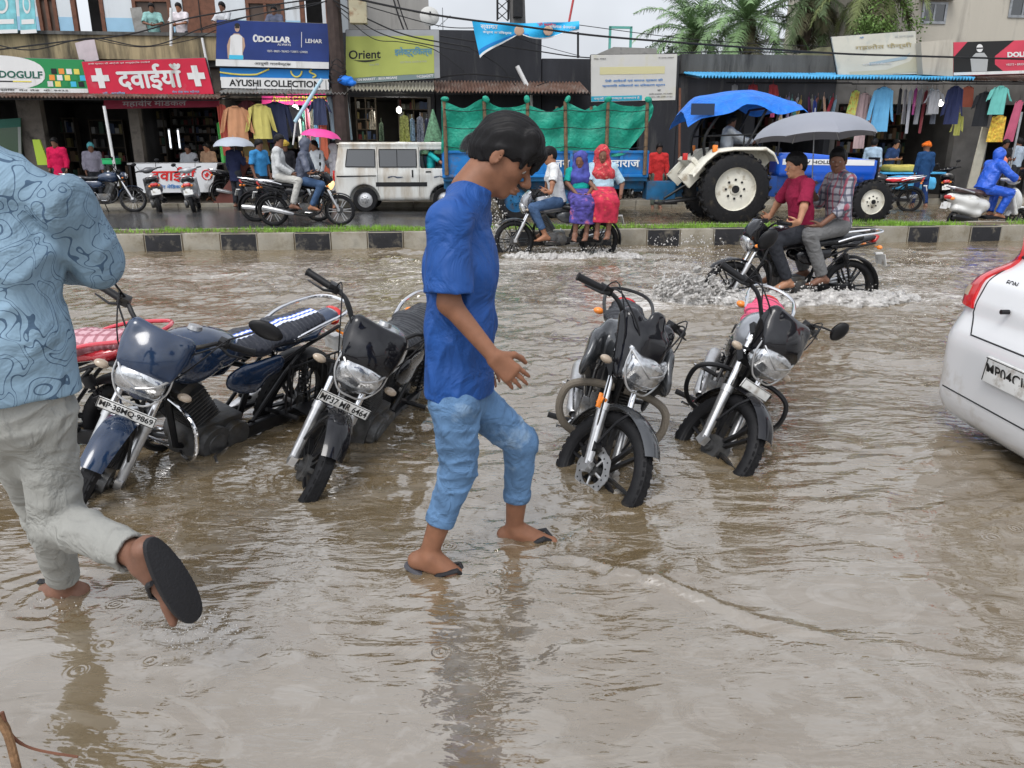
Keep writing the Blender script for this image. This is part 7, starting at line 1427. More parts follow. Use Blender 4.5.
# -- palms
M_frond = mat('palm_frond', (0.17, 0.27, 0.12), .5, var=.35, vs=1.5); M_frond_d = mat('palm_frond_dry', (0.10, 0.095, 0.05), .65, var=.35, vs=2); M_trunk = mat('palm_trunk', (.11, .085, .065), .9, var=.35, vs=6, bump=.8, bs=14)
def palm(label, px, py, d, nf, Lf, seed, dead=0, m=M_frond, thick=.17, up=1.0):
    s, z = atd(px, py, d); rs = random.Random(seed); root = thing('palm_tree', label, 'palm tree', road(s, d, 0), 0, 'palms behind the shops'); tr = MB(); k = 16
    tr.tube([(math.sin(i * .3 + seed) * .08, 0, z * i / k) for i in range(k + 1)], [thick * (1.25 if i < 2 else 1.0 + .12 * (i % 2)) * (1 + .35 * max(0, i - 13) / 3) for i in range(k + 1)], 10); obj('trunk', tr, M_trunk, root)
    for part, cnt, mm in (('crown', nf, m), ('dead_frond', dead, M_frond_d)):
        if not cnt: continue
        mb = MB(); rc = MB()
        for f in range(cnt):
            az = f * 2.39996 + rs.uniform(-.2, .2); el = (R(80) - R(105) * (f / max(1, cnt - 1)) * up) if part == 'crown' else R(rs.uniform(-75, -35)); L_ = Lf * rs.uniform(.82, 1.1) * (1 if part == 'crown' else .75); n = 17; p = Vector((0, 0, z)); pts = [p.copy()]; e = el
            for i in range(n): dv = Vector((math.cos(az) * math.cos(e), math.sin(az) * math.cos(e), math.sin(e))); p = p + dv * L_ / n; pts.append(p.copy()); e -= (.035 + .0045 * i) * (1.15 if part == 'crown' else .5)
            rc.tube(pts, [.022 * (1 - .8 * i / n) + .004 for i in range(n + 1)], 4)
            for i in range(2, n + 1):
                t = (pts[i] - pts[i - 1]).normalized(); sdv = t.cross(Vector((0, 0, 1))); sdv = sdv.normalized() if sdv.length > .05 else Vector((1, 0, 0)); upv = sdv.cross(t)
                ll = .52 * math.sin(math.pi * min(1, (i + 1.5) / (n + 3))) ** .7 * Lf / 2.6
                for h_ in (0, .33, .66):
                    for sg in (-1, 1):
                        o = pts[i - 1].lerp(pts[i], h_); dr = (sdv * sg * rs.uniform(.7, 1) + t * rs.uniform(.45, .8) + upv * rs.uniform(.0, .35)).normalized(); tip = o + dr * ll * rs.uniform(.75, 1.1) - Vector((0, 0, ll * rs.uniform(.25, .55))); mid = o + dr * ll * .5 + Vector((0, 0, -.02)); b_ = t * .020; mb.add([o - b_, o + b_, mid + b_ * .9, mid - b_ * .9, tip], [(0, 1, 2, 3), (3, 2, 4)])
        mb.add(rc.v, rc.f); obj(part, mb, mm, root, smooth=0)
    return root
palm('broad green palm with a stout trunk in the middle of the three palms', 748, 20, 30, 34, 3.1, 3, 5); palm('green palm with a fuller low crown at the left of the palms', 694, 34, 33, 32, 2.7, 5, 3)
palm('tall dark palm with hanging dry fronds and a bare trunk', 812, -8, 29, 24, 2.5, 8, 12, mat('palm_frond_dark', (.10, .145, .065), .55, var=.4, vs=2), .15, 1.15); palm('tall palm with drooping crown beside the cream building', 880, -22, 26, 26, 2.5, 11, 16, mat('palm_frond_olive', (.14, .17, .06), .55, var=.4, vs=2), .16, 1.2)
def bush(label, px, py, d, r, n, seed, m, name='leafy_tree'):
    s, z = atd(px, py, d); rs = random.Random(seed); root = thing(name, label, 'tree', road(s, d, 0)); t = MB(); t.tube([(0, 0, 0), (.1, 0, z * .5), (0, 0, z)], [.12, .09, .04], 7)
    for k in range(6): a = k * 1.1; t.tube([(0, 0, z * .8), (math.cos(a) * r * .6, math.sin(a) * r * .5, z + math.sin(k) * r * .4)], [.04, .012], 5)
    obj('trunk', t, M_trunk, root); mb = MB(); cl = [(rs.gauss(0, r * .5), rs.gauss(0, r * .4), rs.gauss(0, r * .35)) for _ in range(16)]
    for i in range(n):
        c = cl[i % 16]; p = Vector((c[0] + rs.gauss(0, r * .16), c[1] + rs.gauss(0, r * .16), z + c[2] + rs.gauss(0, r * .14))); a = Vector((rs.uniform(-1, 1), rs.uniform(-1, 1), rs.uniform(-1, .6))).normalized(); b_ = a.cross(Vector((rs.uniform(-1, 1), rs.uniform(-1, 1), rs.uniform(-1, 1)))).normalized(); l = rs.uniform(.06, .12); mb.add([p, p + a * l * .5 + b_ * l * .3, p + a * l, p + a * l * .5 - b_ * l * .3], [(0, 1, 2, 3)])
    obj('crown', mb, m, root, smooth=0)
bush('bright green leafy tree below the palm by the cream building', 882, 27, 25, 1.1, 2200, 4, mat('leaf_bright', (.10, .17, .04), .5, var=.4, vs=3)); bush('small dark leafy tree left of the palms', 668, 55, 34, .9, 900, 6, mat('leaf_dark', (.05, .09, .035), .5, var=.4, vs=3))
# -- poles, wires, pipes
def pole(name, label, pa, pb, d, r0, r1, m, cat='pole', n=10):
    a = atd(*pa, d); b_ = atd(*pb, d); root, Mx = rthing(name, label, cat, a[0], d, min(a[1], b_[1])); q = MB(Mx); q.tube([(a[0], d, a[1]), (b_[0], d, b_[1])], [r0, r1], n); obj('shaft', q, m, root); return root, Mx
pr, Mp = pole('utility_pole', 'thick dark utility pole with tangled wires between the navy and lime hoardings', (347, 196), (328, -70), 21.2, .21, .17, mat('pole_dark', (.045, .032, .028), .85, var=.3, vs=5, bump=.4, bs=20))
q = MB(Mp); a = atd(352, 10, 21.05); q.box((a[0] + .15, 21.05, a[1]), (.42, .30, .62)); obj('junction_box', q, mat('box_cream', (.42, .38, .26), .6, dirt=(.2, .1, .05), dirts=5, dirta=.3), pr, bevel=.02)
q = MB(Mp)
for k in range(5): c = atd(338, 62 + k * 5, 21.0); q.tube([Vector((c[0] + math.cos(t) * (.16 + .02 * k), 21.0 + math.sin(t) * .24, c[1] + .05 * math.sin(t * 3 + k))) for t in [2 * math.pi * j / 16 for j in range(16)]], .012, 5, closed=True)
obj('cable_coil', q, M_wire, pr)
t2, Mt = pole('utility_pole', 'weathered concrete pole standing behind the blue banner', (520, 100), (515, -70), 23.0, .24, .20, mat('pole_concrete', (.12, .115, .11), .9, var=.25, vs=4))
q = MB(Mt); a0 = atd(503, 20, 23.0); 
for k in range(2):
    for j in range(2): q.tube([(a0[0] - .15 + .3 * k, 22.9 + .25 * j, a0[1]), (a0[0] - .15 + .3 * k, 22.9 + .25 * j, a0[1] + 2.4)], .02, 5)
for k in range(10): q.tube([(a0[0] - .15, 22.9, a0[1] + .24 * k), (a0[0] + .15, 22.9, a0[1] + .24 * (k + 1))], .012, 4); q.tube([(a0[0] + .15, 23.15, a0[1] + .24 * k), (a0[0] - .15, 23.15, a0[1] + .24 * (k + 1))], .012, 4)
q.box((a0[0] + .38, 22.75, a0[1] + .25), (.25, .2, .42)); obj('lattice_bracket', q, M_blackm, t2)
pole('bamboo_pole', 'dark pole leaning by the tarpaulin of the tractor', (679, 190), (680, 88), 20.6, .035, .03, M_brownw); pole('roof_post', 'thin iron post standing on the low dark roof', (578, 58), (578, 32), 22.9, .03, .03, M_blackm)
pole('drain_pipe', 'white plastic drain pipe sloping down the dark shop front', (530, 92), (517, 66), 22.2, .06, .06, I_white, 'pipe'); pole('drain_pipe', 'thin white pipe running straight down below the sloping drain pipe', (532, 112), (531, 92), 22.2, .035, .035, I_white, 'pipe')
pole('striped_rod', 'red and white striped rod above the blue banner', (569, 22), (574, -4), 22.0, .03, .03, mat('rod_red', (.4, .06, .06), .6), 'rod'); pole('awning_pole', 'thin white pole leaning in front of the dark pharmacy', (118, 186), (104, 106), 20.9, .035, .035, I_white); pole('awning_pole', 'thin metal pole standing before the teal shirt on the right', (1008, 178), (1022, 112), 20.6, .03, .03, M_steel); pole('leaning_pole', 'pale blue pole leaning out from the clothes shop to the dark pole', (295, 122), (322, 79), 20.8, .05, .04, mat('paint_paleblue', (.35, .52, .60), .5)); pole('thin_post', 'thin pale post below the pale blue leaning pole', (293, 145), (296, 120), 20.8, .022, .022, I_white)
pole('white_pipe', 'short white pipe hanging below the two men on the balcony', (171, 46), (171, 8), 22.05, .035, .035, I_white, 'pipe'); pole('awning_pole', 'thin pale pole rising above the tilted pharmacy sign', (213, 94), (202, 38), 21.9, .035, .03, I_white)
for k, (a, b_) in enumerate((((335, 140), (329, 92)), ((343, 142), (336, 92)), ((350, 140), (344, 93)))):
    pole('water_pipe', ['grey blue pipe nearest the clothes shop', 'middle of the three grey blue pipes by the electrical shop', 'grey blue pipe nearest the electrical shop'][k] + ' under the dark pole', a, b_, 21.3, .075, .075, mat('pipe_bluegrey', (.20, .27, .31), .5), 'pipe')
def wire(label, pts, d, r=.014, group='overhead wires'):
    P3 = []
    for (x, y, *dd) in pts: D = dd[0] if dd else d; s, z = atd(x, y, D); P3.append(road(s, D, z))
    base = P3[0].copy(); q = MB(); q.tube([p - base for p in smooth_path(P3, 8)], r, 5); o = obj('overhead_wire', q, M_wire, None); o.location = base; tag(o, label, 'wire', group)
wire('thick black cable sweeping from the pole across the sky to the white hoarding', [(335, -6), (430, 14), (520, 26), (600, 36), (700, 44), (830, 53), (915, 56), (1060, 60)], 20.8, .026)
wire('thin wire crossing the sky low behind the blue banner', [(440, 36), (530, 50), (600, 58), (700, 52), (840, 53)], 22.0, .016); wire('wire dropping from the dark pole to the lime hoarding top', [(333, 0), (370, 20), (410, 36), (470, 47)], 21.0, .018); wire('second wire dropping from the pole over the lime hoarding', [(336, 5), (380, 33), (425, 44), (470, 52)], 21.0, .014); wire('wire running along the grey wall above the hoarding', [(338, 10), (372, 38), (400, 42), (435, 50), (470, 76)], 21.1, .010)
wire('pale wire sagging along the dark wall', [(437, 78), (470, 74), (515, 78)], 22.0, .02); wire('wire crossing in front of the balcony men', [(-20, 52), (60, 42), (130, 34), (200, 16), (335, -4)], 21.3, .018); wire('long wire passing over the teal posters to the dark pole', [(-20, 40), (30, 50), (90, 38), (150, 46), (215, 24), (300, 6), (336, 0)], 21.2, .014); wire('wire looping beside the navy hoarding', [(200, 30), (260, 14), (310, 6), (336, -3)], 21.1, .012); wire('thin wire drooping over the tilted pharmacy sign', [(90, 38), (140, 47), (190, 40), (216, 30)], 21.4, .010)
wire('wire from the banner corner to the notice hoarding', [(478, 22), (530, 42), (580, 56)], 22.2, .008); wire('wire from the dark pole past the satellite dish', [(336, -4), (380, 10), (440, 26), (474, 28)], 21.2, .012); wire('faint wire high over the palms', [(579, 25), (700, 40), (835, 47)], 26, .012); wire('steep wire leaning across the sky right of the grey building', [(392, -6), (398, 14), (405, 33)], 22.5, .022); wire('second steep wire beside the first right of the grey building', [(396, -6), (402, 14), (409, 33)], 22.5, .018); wire('wire hanging down the dark wall to the drain pipe', [(470, 48), (500, 66), (520, 88), (548, 82)], 22.0, .012)
# blue cloth banner
def banner():
    a = atd(472, 22, 21.9); s0 = a[0]; root, Mx = rthing('cloth_banner', 'sagging bright blue printed cloth banner hung across the sky', 'banner', s0, 21.9, a[1] - 1); n = 40; g = []
    top = [(472, 21), (525, 21), (580, 21)]; 
    for i in range(n + 1):
        u = i / n; x = 472 + 107 * u; yt = 21 + 2 * math.sin(u * 3.1); yb = 58 - 24 * min(1, u / .42) ** .75 if u < .42 else 34 + 5 * math.sin((u - .42) / .42 * math.pi) if u < .84 else 34 - 4 * (u - .84) / .16; x2 = x + (8 if u < .2 else 8 * max(0, 1 - (u - .2) * 3)); row = []
        for j in range(9): v = j / 8; px = x + (x2 - x) * v; s, z = atd(px, yt + (yb - yt) * v, 21.9); row.append(Vector((s - s0, .05 * math.sin(u * 16 + v * 3), z - a[1] + 1)))
        g.append(row)
    q = MB(); q.sheet(g, .006); obj('cloth', q, mat('banner_blue', (.02, .36, .66), .55, var=.1, vs=2), root, smooth=60)
    q = MB(); q.sheet([[r_[-1] + Vector((0, -.012, 0)), r_[-2] * .55 + r_[-1] * .45 + Vector((0, -.012, 0))] for r_ in g], .004); obj('white_hem', q, I_white, root); q = MB(); q.sheet([[r_[-2] * .9 + r_[-1] * .1 + Vector((0, -.014, 0)), r_[-3] * .6 + r_[-2] * .4 + Vector((0, -.014, 0))] for r_ in g[:22]], .004); obj('dark_band', q, I_mid, root)
    for body, (x, y), h, wd, mm in (('स्वागत', (489, 28), .13, .45, I_white), ('वन्दन अभिनन्दन', (497, 33), .09, .75, I_white), ('श्री कमलेश', (546, 25), .09, .5, MI('bright_red', (0, 0, 0))), ('विधायक बेगमगंज', (562, 27), .08, .7, I_white)):
        s, z = atd(x, y, 21.9); obj('lettering', text_mb(body, h, (s - s0, -.06, z - a[1] + 1), (1, 0, -.03), (0, 0, 1), 0, width=wd, bold=.02), mm, root, smooth=0)
    for (x, y) in ((519, 31), (548, 31)): s, z = atd(x, y, 21.9); q = MB(); q.ell((s - s0, -.05, z - a[1] + 1), (.13, .012, .12)); obj('portrait_picture', q, I_skin, root)
banner()
# satellite dish and aerial
a = atd(430, 31, 23.5); t, Mx = rthing('satellite_dish', 'small round satellite dish on a thin mast above the lime hoarding', 'satellite dish', a[0], 23.5, a[1]); q = MB(); q.lathe([(0, .06), (.12, .05), (.22, .02), (.27, -.03)], (0, -.05, .38), (.1, -1, .3), 24); o = obj('dish', q, mat('dish_grey', (.42, .42, .40), .6), t); o.data.polygons.foreach_set('use_smooth', [True] * len(o.data.polygons)); q = MB(); q.tube([(0, .1, 0), (0, .02, .4)], .02, 6); q.tube([(0, 0, .38), (.02, -.3, .42)], .012, 5); q.box((.02, -.31, .42), (.05, .05, .05)); obj('mast', q, M_blackm, t)
a = atd(443, 32, 23.5); t, Mx = rthing('television_aerial', 'thin television aerial beside the satellite dish', 'aerial', a[0], 23.5, a[1]); q = MB(); q.tube([(0, 0, 0), (0, 0, .62)], .012, 5); q.tube([(-.14, 0, .12), (.22, 0, .42)], .008, 4)
for k in range(5): q.tube([(-.12 + .08 * k, -.12, .15 + .065 * k), (-.12 + .08 * k, .12, .15 + .065 * k)], .006, 4)
obj('rods', q, M_steel, t)
# ------------------------------------------------------------------ goods in the shops, hung clothes, lamps
def cloth(key, c):
    g = sum(c) / 3 * .22; c = tuple(x * .68 + g for x in c)
    return mat('cloth_' + key, c, .85, var=.10, vs=5, bump=.2, bs=120)
rg = random.Random(21)
def flat(g, parent, name, m, th=.012): q = MB(); q.sheet(g, th); return obj(name, q, m, parent, smooth=60)
def garment(label, px, py, d, kind, w, h, m, tilt=0.0, parts=False, turn=0.0, name=None, group=None):
    """a piece of clothing hanging from its top centre at the pixel (px,py) on depth d"""
    s, z = atd(px, py, d); nm = name or {'shirt': 'hanging_shirt', 'kurta': 'hanging_kurta', 'strip': 'hanging_cloth', 'pants': 'hanging_trousers', 'jacket': 'hanging_jacket'}[kind]; n1, n2 = 9, 12
    ph = rg.uniform(0, 6); Mb = Matrix.Rotation(turn, 4, 'Z'); dep = .045
    def body(w0, w1, h_, x0=0, zt=0, k=n1):
        g = []
        for i in range(k + 1):
            u = i / k * 2 - 1; row = []
            for j in range(n2 + 1): v = j / n2; ww = (w0 + (w1 - w0) * v) / 2; sh = .05 * abs(u) ** 1.5 if j == 0 or kind != 'strip' else 0; row.append(Mb @ Vector((x0 + u * ww + tilt * v * h_, dep * math.cos(u * 2.5 + ph) * (.3 + .7 * v) + .02 * math.sin(u * 9 + ph + v * 2), zt - h_ * v - sh * (1 - v))))
            g.append(row)
        return g
    root = None
    if parts: root = thing(nm, label, {'shirt': 'shirt', 'kurta': 'kurta', 'strip': 'cloth', 'pants': 'trousers', 'jacket': 'jacket'}[kind], road(s, d, z - h), ALPHA, group); zt = h
    else: zt = 0
    pieces = []
    if kind == 'strip': pieces.append(('cloth', body(w * .8, w, h, 0, zt, 6)))
    elif kind == 'pants': pieces += [('trouser_leg', body(w * .5, w * .42, h, -w * .26, zt, 5)), ('trouser_leg', body(w * .5, w * .42, h, w * .26, zt, 5))]
    else:
        pieces.append(('front', body(w * .86, w, h, 0, zt)))
        for sg in (-1, 1):
            L = h * (.42 if kind == 'shirt' else .72); g = []
            for i in range(5):
                u = i / 4; row = []
                for j in range(8): v = j / 7; row.append(Mb @ Vector((sg * (w * .40 + .06 * w + .30 * w * v + (.13 * w) * (u - .5) * 2 * (1 - .2 * v)), .03 * math.sin(u * 5 + v * 3 + ph) - .01, zt - .05 - L * v * (.96) - .05 * u * sg * sg)))
                g.append(row)
            pieces.append(('sleeve', g))
    if parts:
        for nme, g in pieces: flat(g, root, nme, m)
        hk = MB(); hk.tube([Mb @ Vector((-w * .38, 0, zt - .07)), Mb @ Vector((0, 0, zt + .03)), Mb @ Vector((w * .38, 0, zt - .07))], .008, 5); hk.tube([(0, 0, zt + .03), (0, 0, zt + .14)], .005, 4)
        if kind in ('shirt', 'kurta', 'jacket'): hk2 = MB(); hk2.tube([Mb @ Vector((math.cos(a) * .07, -.02 + math.sin(a) * .03, zt - .01)) for a in [2 * math.pi * k / 12 for k in range(12)]], .014, 5, closed=True); obj('collar', hk2, m, root)
        obj('hanger', hk, M_blackm, root); return root
    q = MB()
    for nme, g in pieces: q.sheet(g, .012)
    q.tube([(0, 0, zt - .01), (0, 0, zt + .10)], .005, 4)
    o = obj(nm, q, m, None, smooth=60); o.location = road(s, d, z); o.rotation_euler[2] = ALPHA
    return tag(o, label, {'shirt': 'shirt', 'kurta': 'kurta', 'strip': 'cloth', 'pants': 'trousers', 'jacket': 'jacket'}[kind], group)
G1 = 'clothes hanging in the clothes shop on the left'
garment('red cloth hanging leftmost in front of the pharmacy end', 221, 104, 21.3, 'strip', .26, 1.25, cloth('red', (.50, .05, .02)), .05, True, group=G1); garment('bright green cloth half behind the red cloth', 219, 122, 21.45, 'strip', .16, 1.0, cloth('green', (.05, .45, .06)), .05, group=G1)
garment('orange long-sleeved shirt hanging under the AYUSHI sign', 235, 106, 21.2, 'jacket', .50, .82, cloth('orange', (.58, .24, .08)), 0, True, group=G1); garment('yellow long-sleeved shirt hanging beside the orange shirt', 259, 104, 21.2, 'jacket', .46, .84, cloth('yellow', (.58, .50, .06)), .02, True, group=G1); garment('dark navy jacket hanging beside the yellow shirt', 275, 102, 21.25, 'jacket', .55, .98, cloth('navy', (.012, .02, .06)), 0, True, group=G1)
garment('dark maroon shirt squeezed between the orange and yellow shirts', 247, 100, 21.5, 'shirt', .36, .8, cloth('maroon', (.12, .02, .03)), group=G1); garment('olive print cloth hanging low under the yellow shirt', 255, 138, 21.6, 'strip', .7, .45, cloth('olive', (.26, .19, .05)), group=G1); garment('orange print bag cloth at the lowest row by the grey umbrella', 246, 150, 21.6, 'strip', .42, .5, cloth('amber', (.55, .25, .03)), group=G1); garment('grey shirt hanging right of the navy jacket', 290, 106, 21.7, 'shirt', .4, .75, cloth('grey', (.20, .21, .22)), group=G1)
garment('long orange-red cloth hanging by the dark pole', 321, 104, 21.3, 'strip', .24, 1.75, cloth('vermilion', (.60, .10, .02)), 0, True, group=G1); garment('dark blue and red shirt over the long orange-red cloth', 319, 98, 21.1, 'shirt', .34, .65, cloth('bluered', (.04, .06, .14)), group=G1)
for i, (x, c, nme) in enumerate(((298, (.6, .62, .62), 'white'), (303, (.05, .25, .20), 'bottle green'), (307, (.55, .15, .25), 'rose'), (311, (.65, .60, .45), 'cream'), (315, (.10, .30, .50), 'mid blue'))): garment(nme + ' folded cloth in the row behind the pale blue pole', x, 108, 22.1, 'strip', .12, 1.0, cloth('row' + str(i), c), group=G1)
G2 = 'narrow garments in a row under the blue awning'
cols = [('hot pink', (.6, .03, .2)), ('pale yellow', (.65, .6, .25)), ('white', (.65, .65, .66)), ('charcoal', (.04, .04, .05)), ('pale pink', (.6, .35, .4)), ('lilac', (.4, .3, .55)), ('sea green', (.1, .4, .35)), ('brick red', (.35, .06, .03)), ('pale grey', (.42, .42, .44)), ('mustard', (.5, .33, .03)), ('plum', (.18, .03, .12)), ('ivory', (.6, .57, .48)), ('royal blue', (.03, .08, .45)), ('salmon', (.6, .22, .17)), ('dark olive', (.10, .10, .04)), ('peach', (.65, .38, .24)), ('black', (.012, .012, .014)), ('turquoise', (.04, .42, .45)), ('crimson', (.45, .01, .04)), ('light blue', (.25, .45, .62))]
for i, (n_, c) in enumerate(cols): x = 786 + i * 3.0 + (5 if i > 9 else 0) - 12; garment(n_ + ' narrow garment in the row behind the grey umbrella', x, 96 + (i * 7 % 5), 21.6 + .12 * (i % 3), 'strip', .085, .55 + .12 * (i * 3 % 5), cloth('n' + str(i), c), .25 * math.sin(i * 1.3), group=G2)
garment('red knitted cap bundle hanging left under the blue awning', 753, 84, 21.5, 'strip', .28, .28, cloth('bundle_red', (.40, .02, .03)), group=G2); garment('second red bundle under the blue awning', 773, 84, 21.5, 'strip', .28, .30, cloth('bundle_red2', (.45, .02, .03)), .1, group=G2); garment('grey cloth bag hanging left of the red bundles', 735, 84, 21.6, 'strip', .2, .4, cloth('bag_grey', (.3, .3, .31)), group=G2)
G3 = 'clothes hanging in the right-hand shops'
garment('multicoloured tie-dye cloth left of the pink kurta', 856, 90, 21.3, 'strip', .26, .95, mat('tie_dye', (.55, .40, .10), .8, var=.6, vs=9, dirt=(.05, .5, .15), dirts=9, dirta=.5), -.12, True, group=G3); garment('faded pink long kurta beside the tie-dye cloth', 865, 93, 21.35, 'kurta', .36, 1.45, cloth('dustpink', (.45, .30, .30)), 0, True, group=G3); garment('bright sky blue kurta hanging in the middle of the right-hand shops', 884, 87, 21.2, 'jacket', .46, 1.15, cloth('skyblue', (.05, .38, .70)), 0, True, group=G3)
for i, (n_, c, w_) in enumerate((('black lace', (.03, .03, .035), .12), ('grey check', (.26, .25, .27), .14), ('silver grey', (.38, .38, .42), .13), ('magenta', (.45, .02, .25), .12), ('ash grey', (.22, .22, .24), .13), ('dark red', (.22, .02, .03), .12), ('white lace', (.55, .55, .56), .14), ('slate', (.12, .14, .18), .12))): garment(n_ + ' dupatta in the row right of the sky blue kurta', 901 + i * 5.2, 88 + i % 3, 21.4 + .1 * (i % 2), 'strip', w_, .7 + .22 * (i % 3), cloth('d' + str(i), c), .03 * math.sin(i), group=G3)
garment('grey printed shirt hanging near the bare bulb', 936, 90, 21.3, 'shirt', .36, .62, cloth('greyprint', (.38, .38, .40)), 0, True, group=G3); garment('dark navy dress hanging beside the red-orange bag', 956, 86, 21.35, 'kurta', .38, 1.0, cloth('navydress', (.02, .03, .11)), 0, True, group=G3); garment('brick orange bag cloth hanging under the brown awning', 969, 86, 21.45, 'strip', .40, .55, cloth('brick', (.32, .06, .02)), 0, True, group=G3); garment('yellow-green shirt hanging low by the white board', 959, 113, 21.5, 'jacket', .22, .60, cloth('lime', (.45, .45, .05)), 0, True, group=G3)
garment('black shirt hanging left of the turquoise shirt', 986, 92, 21.3, 'shirt', .44, .9, cloth('blackshirt', (.015, .017, .022)), 0, True, group=G3); garment('turquoise short-sleeved shirt hanging on the right', 1001, 86, 21.1, 'shirt', .44, .74, cloth('turq', (.08, .50, .44)), 0, True, group=G3); garment('yellow and orange printed cloth below the turquoise shirt', 1000, 115, 21.3, 'strip', .48, .72, mat('print_yellow', (.60, .42, .06), .8, var=.5, vs=14, dirt=(.5, .1, .02), dirts=12, dirta=.4), 0, True, group=G3); garment('pink and red sari cloth at the right edge', 1020, 100, 21.2, 'strip', .26, 1.1, cloth('saripink', (.50, .05, .14)), -.1, True, group=G3)
# rails that carry the clothes
for lab, x0, x1, y, d in (('rail carrying the clothes of the left clothes shop', 218, 330, 99, 21.35), ('rail carrying the narrow garments under the blue awning', 726, 852, 83, 21.6), ('rail carrying the clothes of the right-hand shops', 852, 1040, 84, 21.35)):
    a = atd(x0, y, d); b_ = atd(x1, y, d); root, Mx = rthing('clothes_rail', lab, 'rail', (a[0] + b_[0]) / 2, d, a[1]); q = MB(Mx); q.tube([(a[0], d, a[1]), (b_[0], d, b_[1])], .018, 6); obj('bar', q, M_blackm, root); q = MB(Mx)
    for k in range(4): s = a[0] + (b_[0] - a[0]) * (k + .1) / 3.2; z = a[1] + (b_[1] - a[1]) * (k + .1) / 3.2; q.tube([(s, d, z), (s, d + .1, z + .45)], .008, 4)
    obj('hanging_wire', q, M_wire, root)
PK = [mat('pk%d' % i, c, .5) for i, c in enumerate([(.22, .21, .20), (.15, .03, .03), (.04, .06, .12), (.18, .15, .06), (.05, .10, .07), (.05, .05, .05), (.17, .11, .07), (.28, .28, .27)])]
def shelves(label, x0, x1, y0, y1, d, rows, seed, dens=.8, name='display_shelf', cat='shelf'):
    s0, z1 = atd(x0, y0, d); s1, z0 = atd(x1, y1, d); z0 = max(z0, PZ + .02); root, Mx = rthing(name, label, cat, (s0 + s1) / 2, d + .3, z0); q = MB(Mx); rs = random.Random(seed)
    for k in range(rows + 1): z = z0 + (z1 - z0) * k / rows; bx(q, s0, s1, d, d + .3, z - .015, z + .01)
    for s in (s0, (s0 + s1) / 2, s1): bx(q, s - .015, s + .015, d + .002, d + .298, z0, z1 + .02)
    obj('shelf_board', q, mat('shelf_wood', (.08, .065, .05), .7), root); g = MB(Mx)
    for k in range(rows):
        z = z0 + (z1 - z0) * k / rows + .012; H = (z1 - z0) / rows; s = s0 + .03
        while s < s1 - .08:
            w_ = rs.uniform(.05, .14); h = H * rs.uniform(.35, .85)
            if rs.random() < dens: bx(g, s, s + w_ * .92, d + .04 + rs.uniform(0, .04), d + .24, z, z + h, mi=rs.randrange(8))
            s += w_
    o = obj('packet', g, PK, root, smooth=0); tag(o, kind='stuff'); return root
shelves('shelf of packets inside the dark shop at the far left', 50, 84, 118, 190, 24.5, 5, 1); shelves('shelf of goods on the right inside the dark shop', 88, 131, 120, 188, 24.6, 5, 2, .6); shelves('medicine shelf left of the two white tube lights', 145, 168, 110, 162, 24.3, 6, 3); shelves('medicine shelf behind the two white tube lights', 169, 220, 108, 158, 25.2, 6, 4, .9)
shelves('tall shelf of cloth bundles at the back of the left clothes shop', 228, 324, 104, 170, 24.8, 6, 5, .95); shelves('shelf of electrical goods on the left of the electrical shop', 355, 378, 98, 160, 23.6, 6, 6); shelves('shelf of electrical goods at the back right of the electrical shop', 398, 430, 98, 165, 24.0, 6, 7, .9); shelves('shelf at the back of the shop behind the tractor', 704, 744, 100, 170, 25, 5, 8); shelves('shelf of folded clothes at the back of the middle clothes shop', 760, 824, 98, 180, 25, 6, 9, .9); shelves('long shelf of folded clothes behind the blue kurta', 842, 955, 96, 180, 25.2, 6, 10, .95); shelves('shelf of goods behind the turquoise shirt', 994, 1038, 96, 180, 25.2, 6, 12, .9)
# electrical goods hung in the doorway
for i, (x, y, w_, h, c, nme) in enumerate(((404, 115, .28, .75, (.40, .42, .12), 'lime yellow'), (412, 118, .14, .6, (.20, .30, .40), 'blue grey'), (420, 116, .20, .9, (.28, .30, .36), 'silver'), (427, 118, .16, .8, (.12, .13, .2), 'dark blue'), (372, 110, .16, .5, (.3, .26, .2), 'tan'), (381, 122, .12, .5, (.16, .22, .14), 'dark green'))): garment(nme + ' packets strung on a card in the electrical shop doorway', x, y, 22.3, 'strip', w_, h, mat('card%d' % i, c, .4, var=.6, vs=22), name='hanging_packets', group='cards of packets in the electrical shop')
# bulbs and tubes that are lit in the photograph
def bulb(label, px, py, d, e=25, r=.05):
    s, z = atd(px, py, d); root, Mx = rthing('light_bulb', label, 'lamp', s, d, z); q = MB(); q.ell((0, 0, 0), (r, r, r * 1.2)); obj('bulb', q, mat('bulb_lit', (1, .96, .88), .4, emit=9), root); q = MB(); q.cyl((0, 0, r), (0, 0, r + .06), .02, n=8); q.tube([(0, 0, r + .05), (0, 0, .5)], .004, 4); obj('lamp_holder', q, M_blackm, root)
    l = bpy.data.lights.new('bulb_light', 'POINT'); l.energy = e; l.shadow_soft_size = .06; l.color = (1, .95, .85); lo = bpy.data.objects.new('bulb_light', l); COL.objects.link(lo); lo.parent = root; lo.location = (0, -.14, -.05)
bulb('round lit bulb in the left clothes shop', 295, 109, 21.9, 40, .09); bulb('small lit bulb beside the round bulb', 286, 113, 22.0, 12, .045); bulb('lit bulb in the electrical shop doorway', 399, 110, 22.7, 30, .07); bulb('lit bulb in the right-hand clothes shop', 941, 103, 21.9, 40, .075)
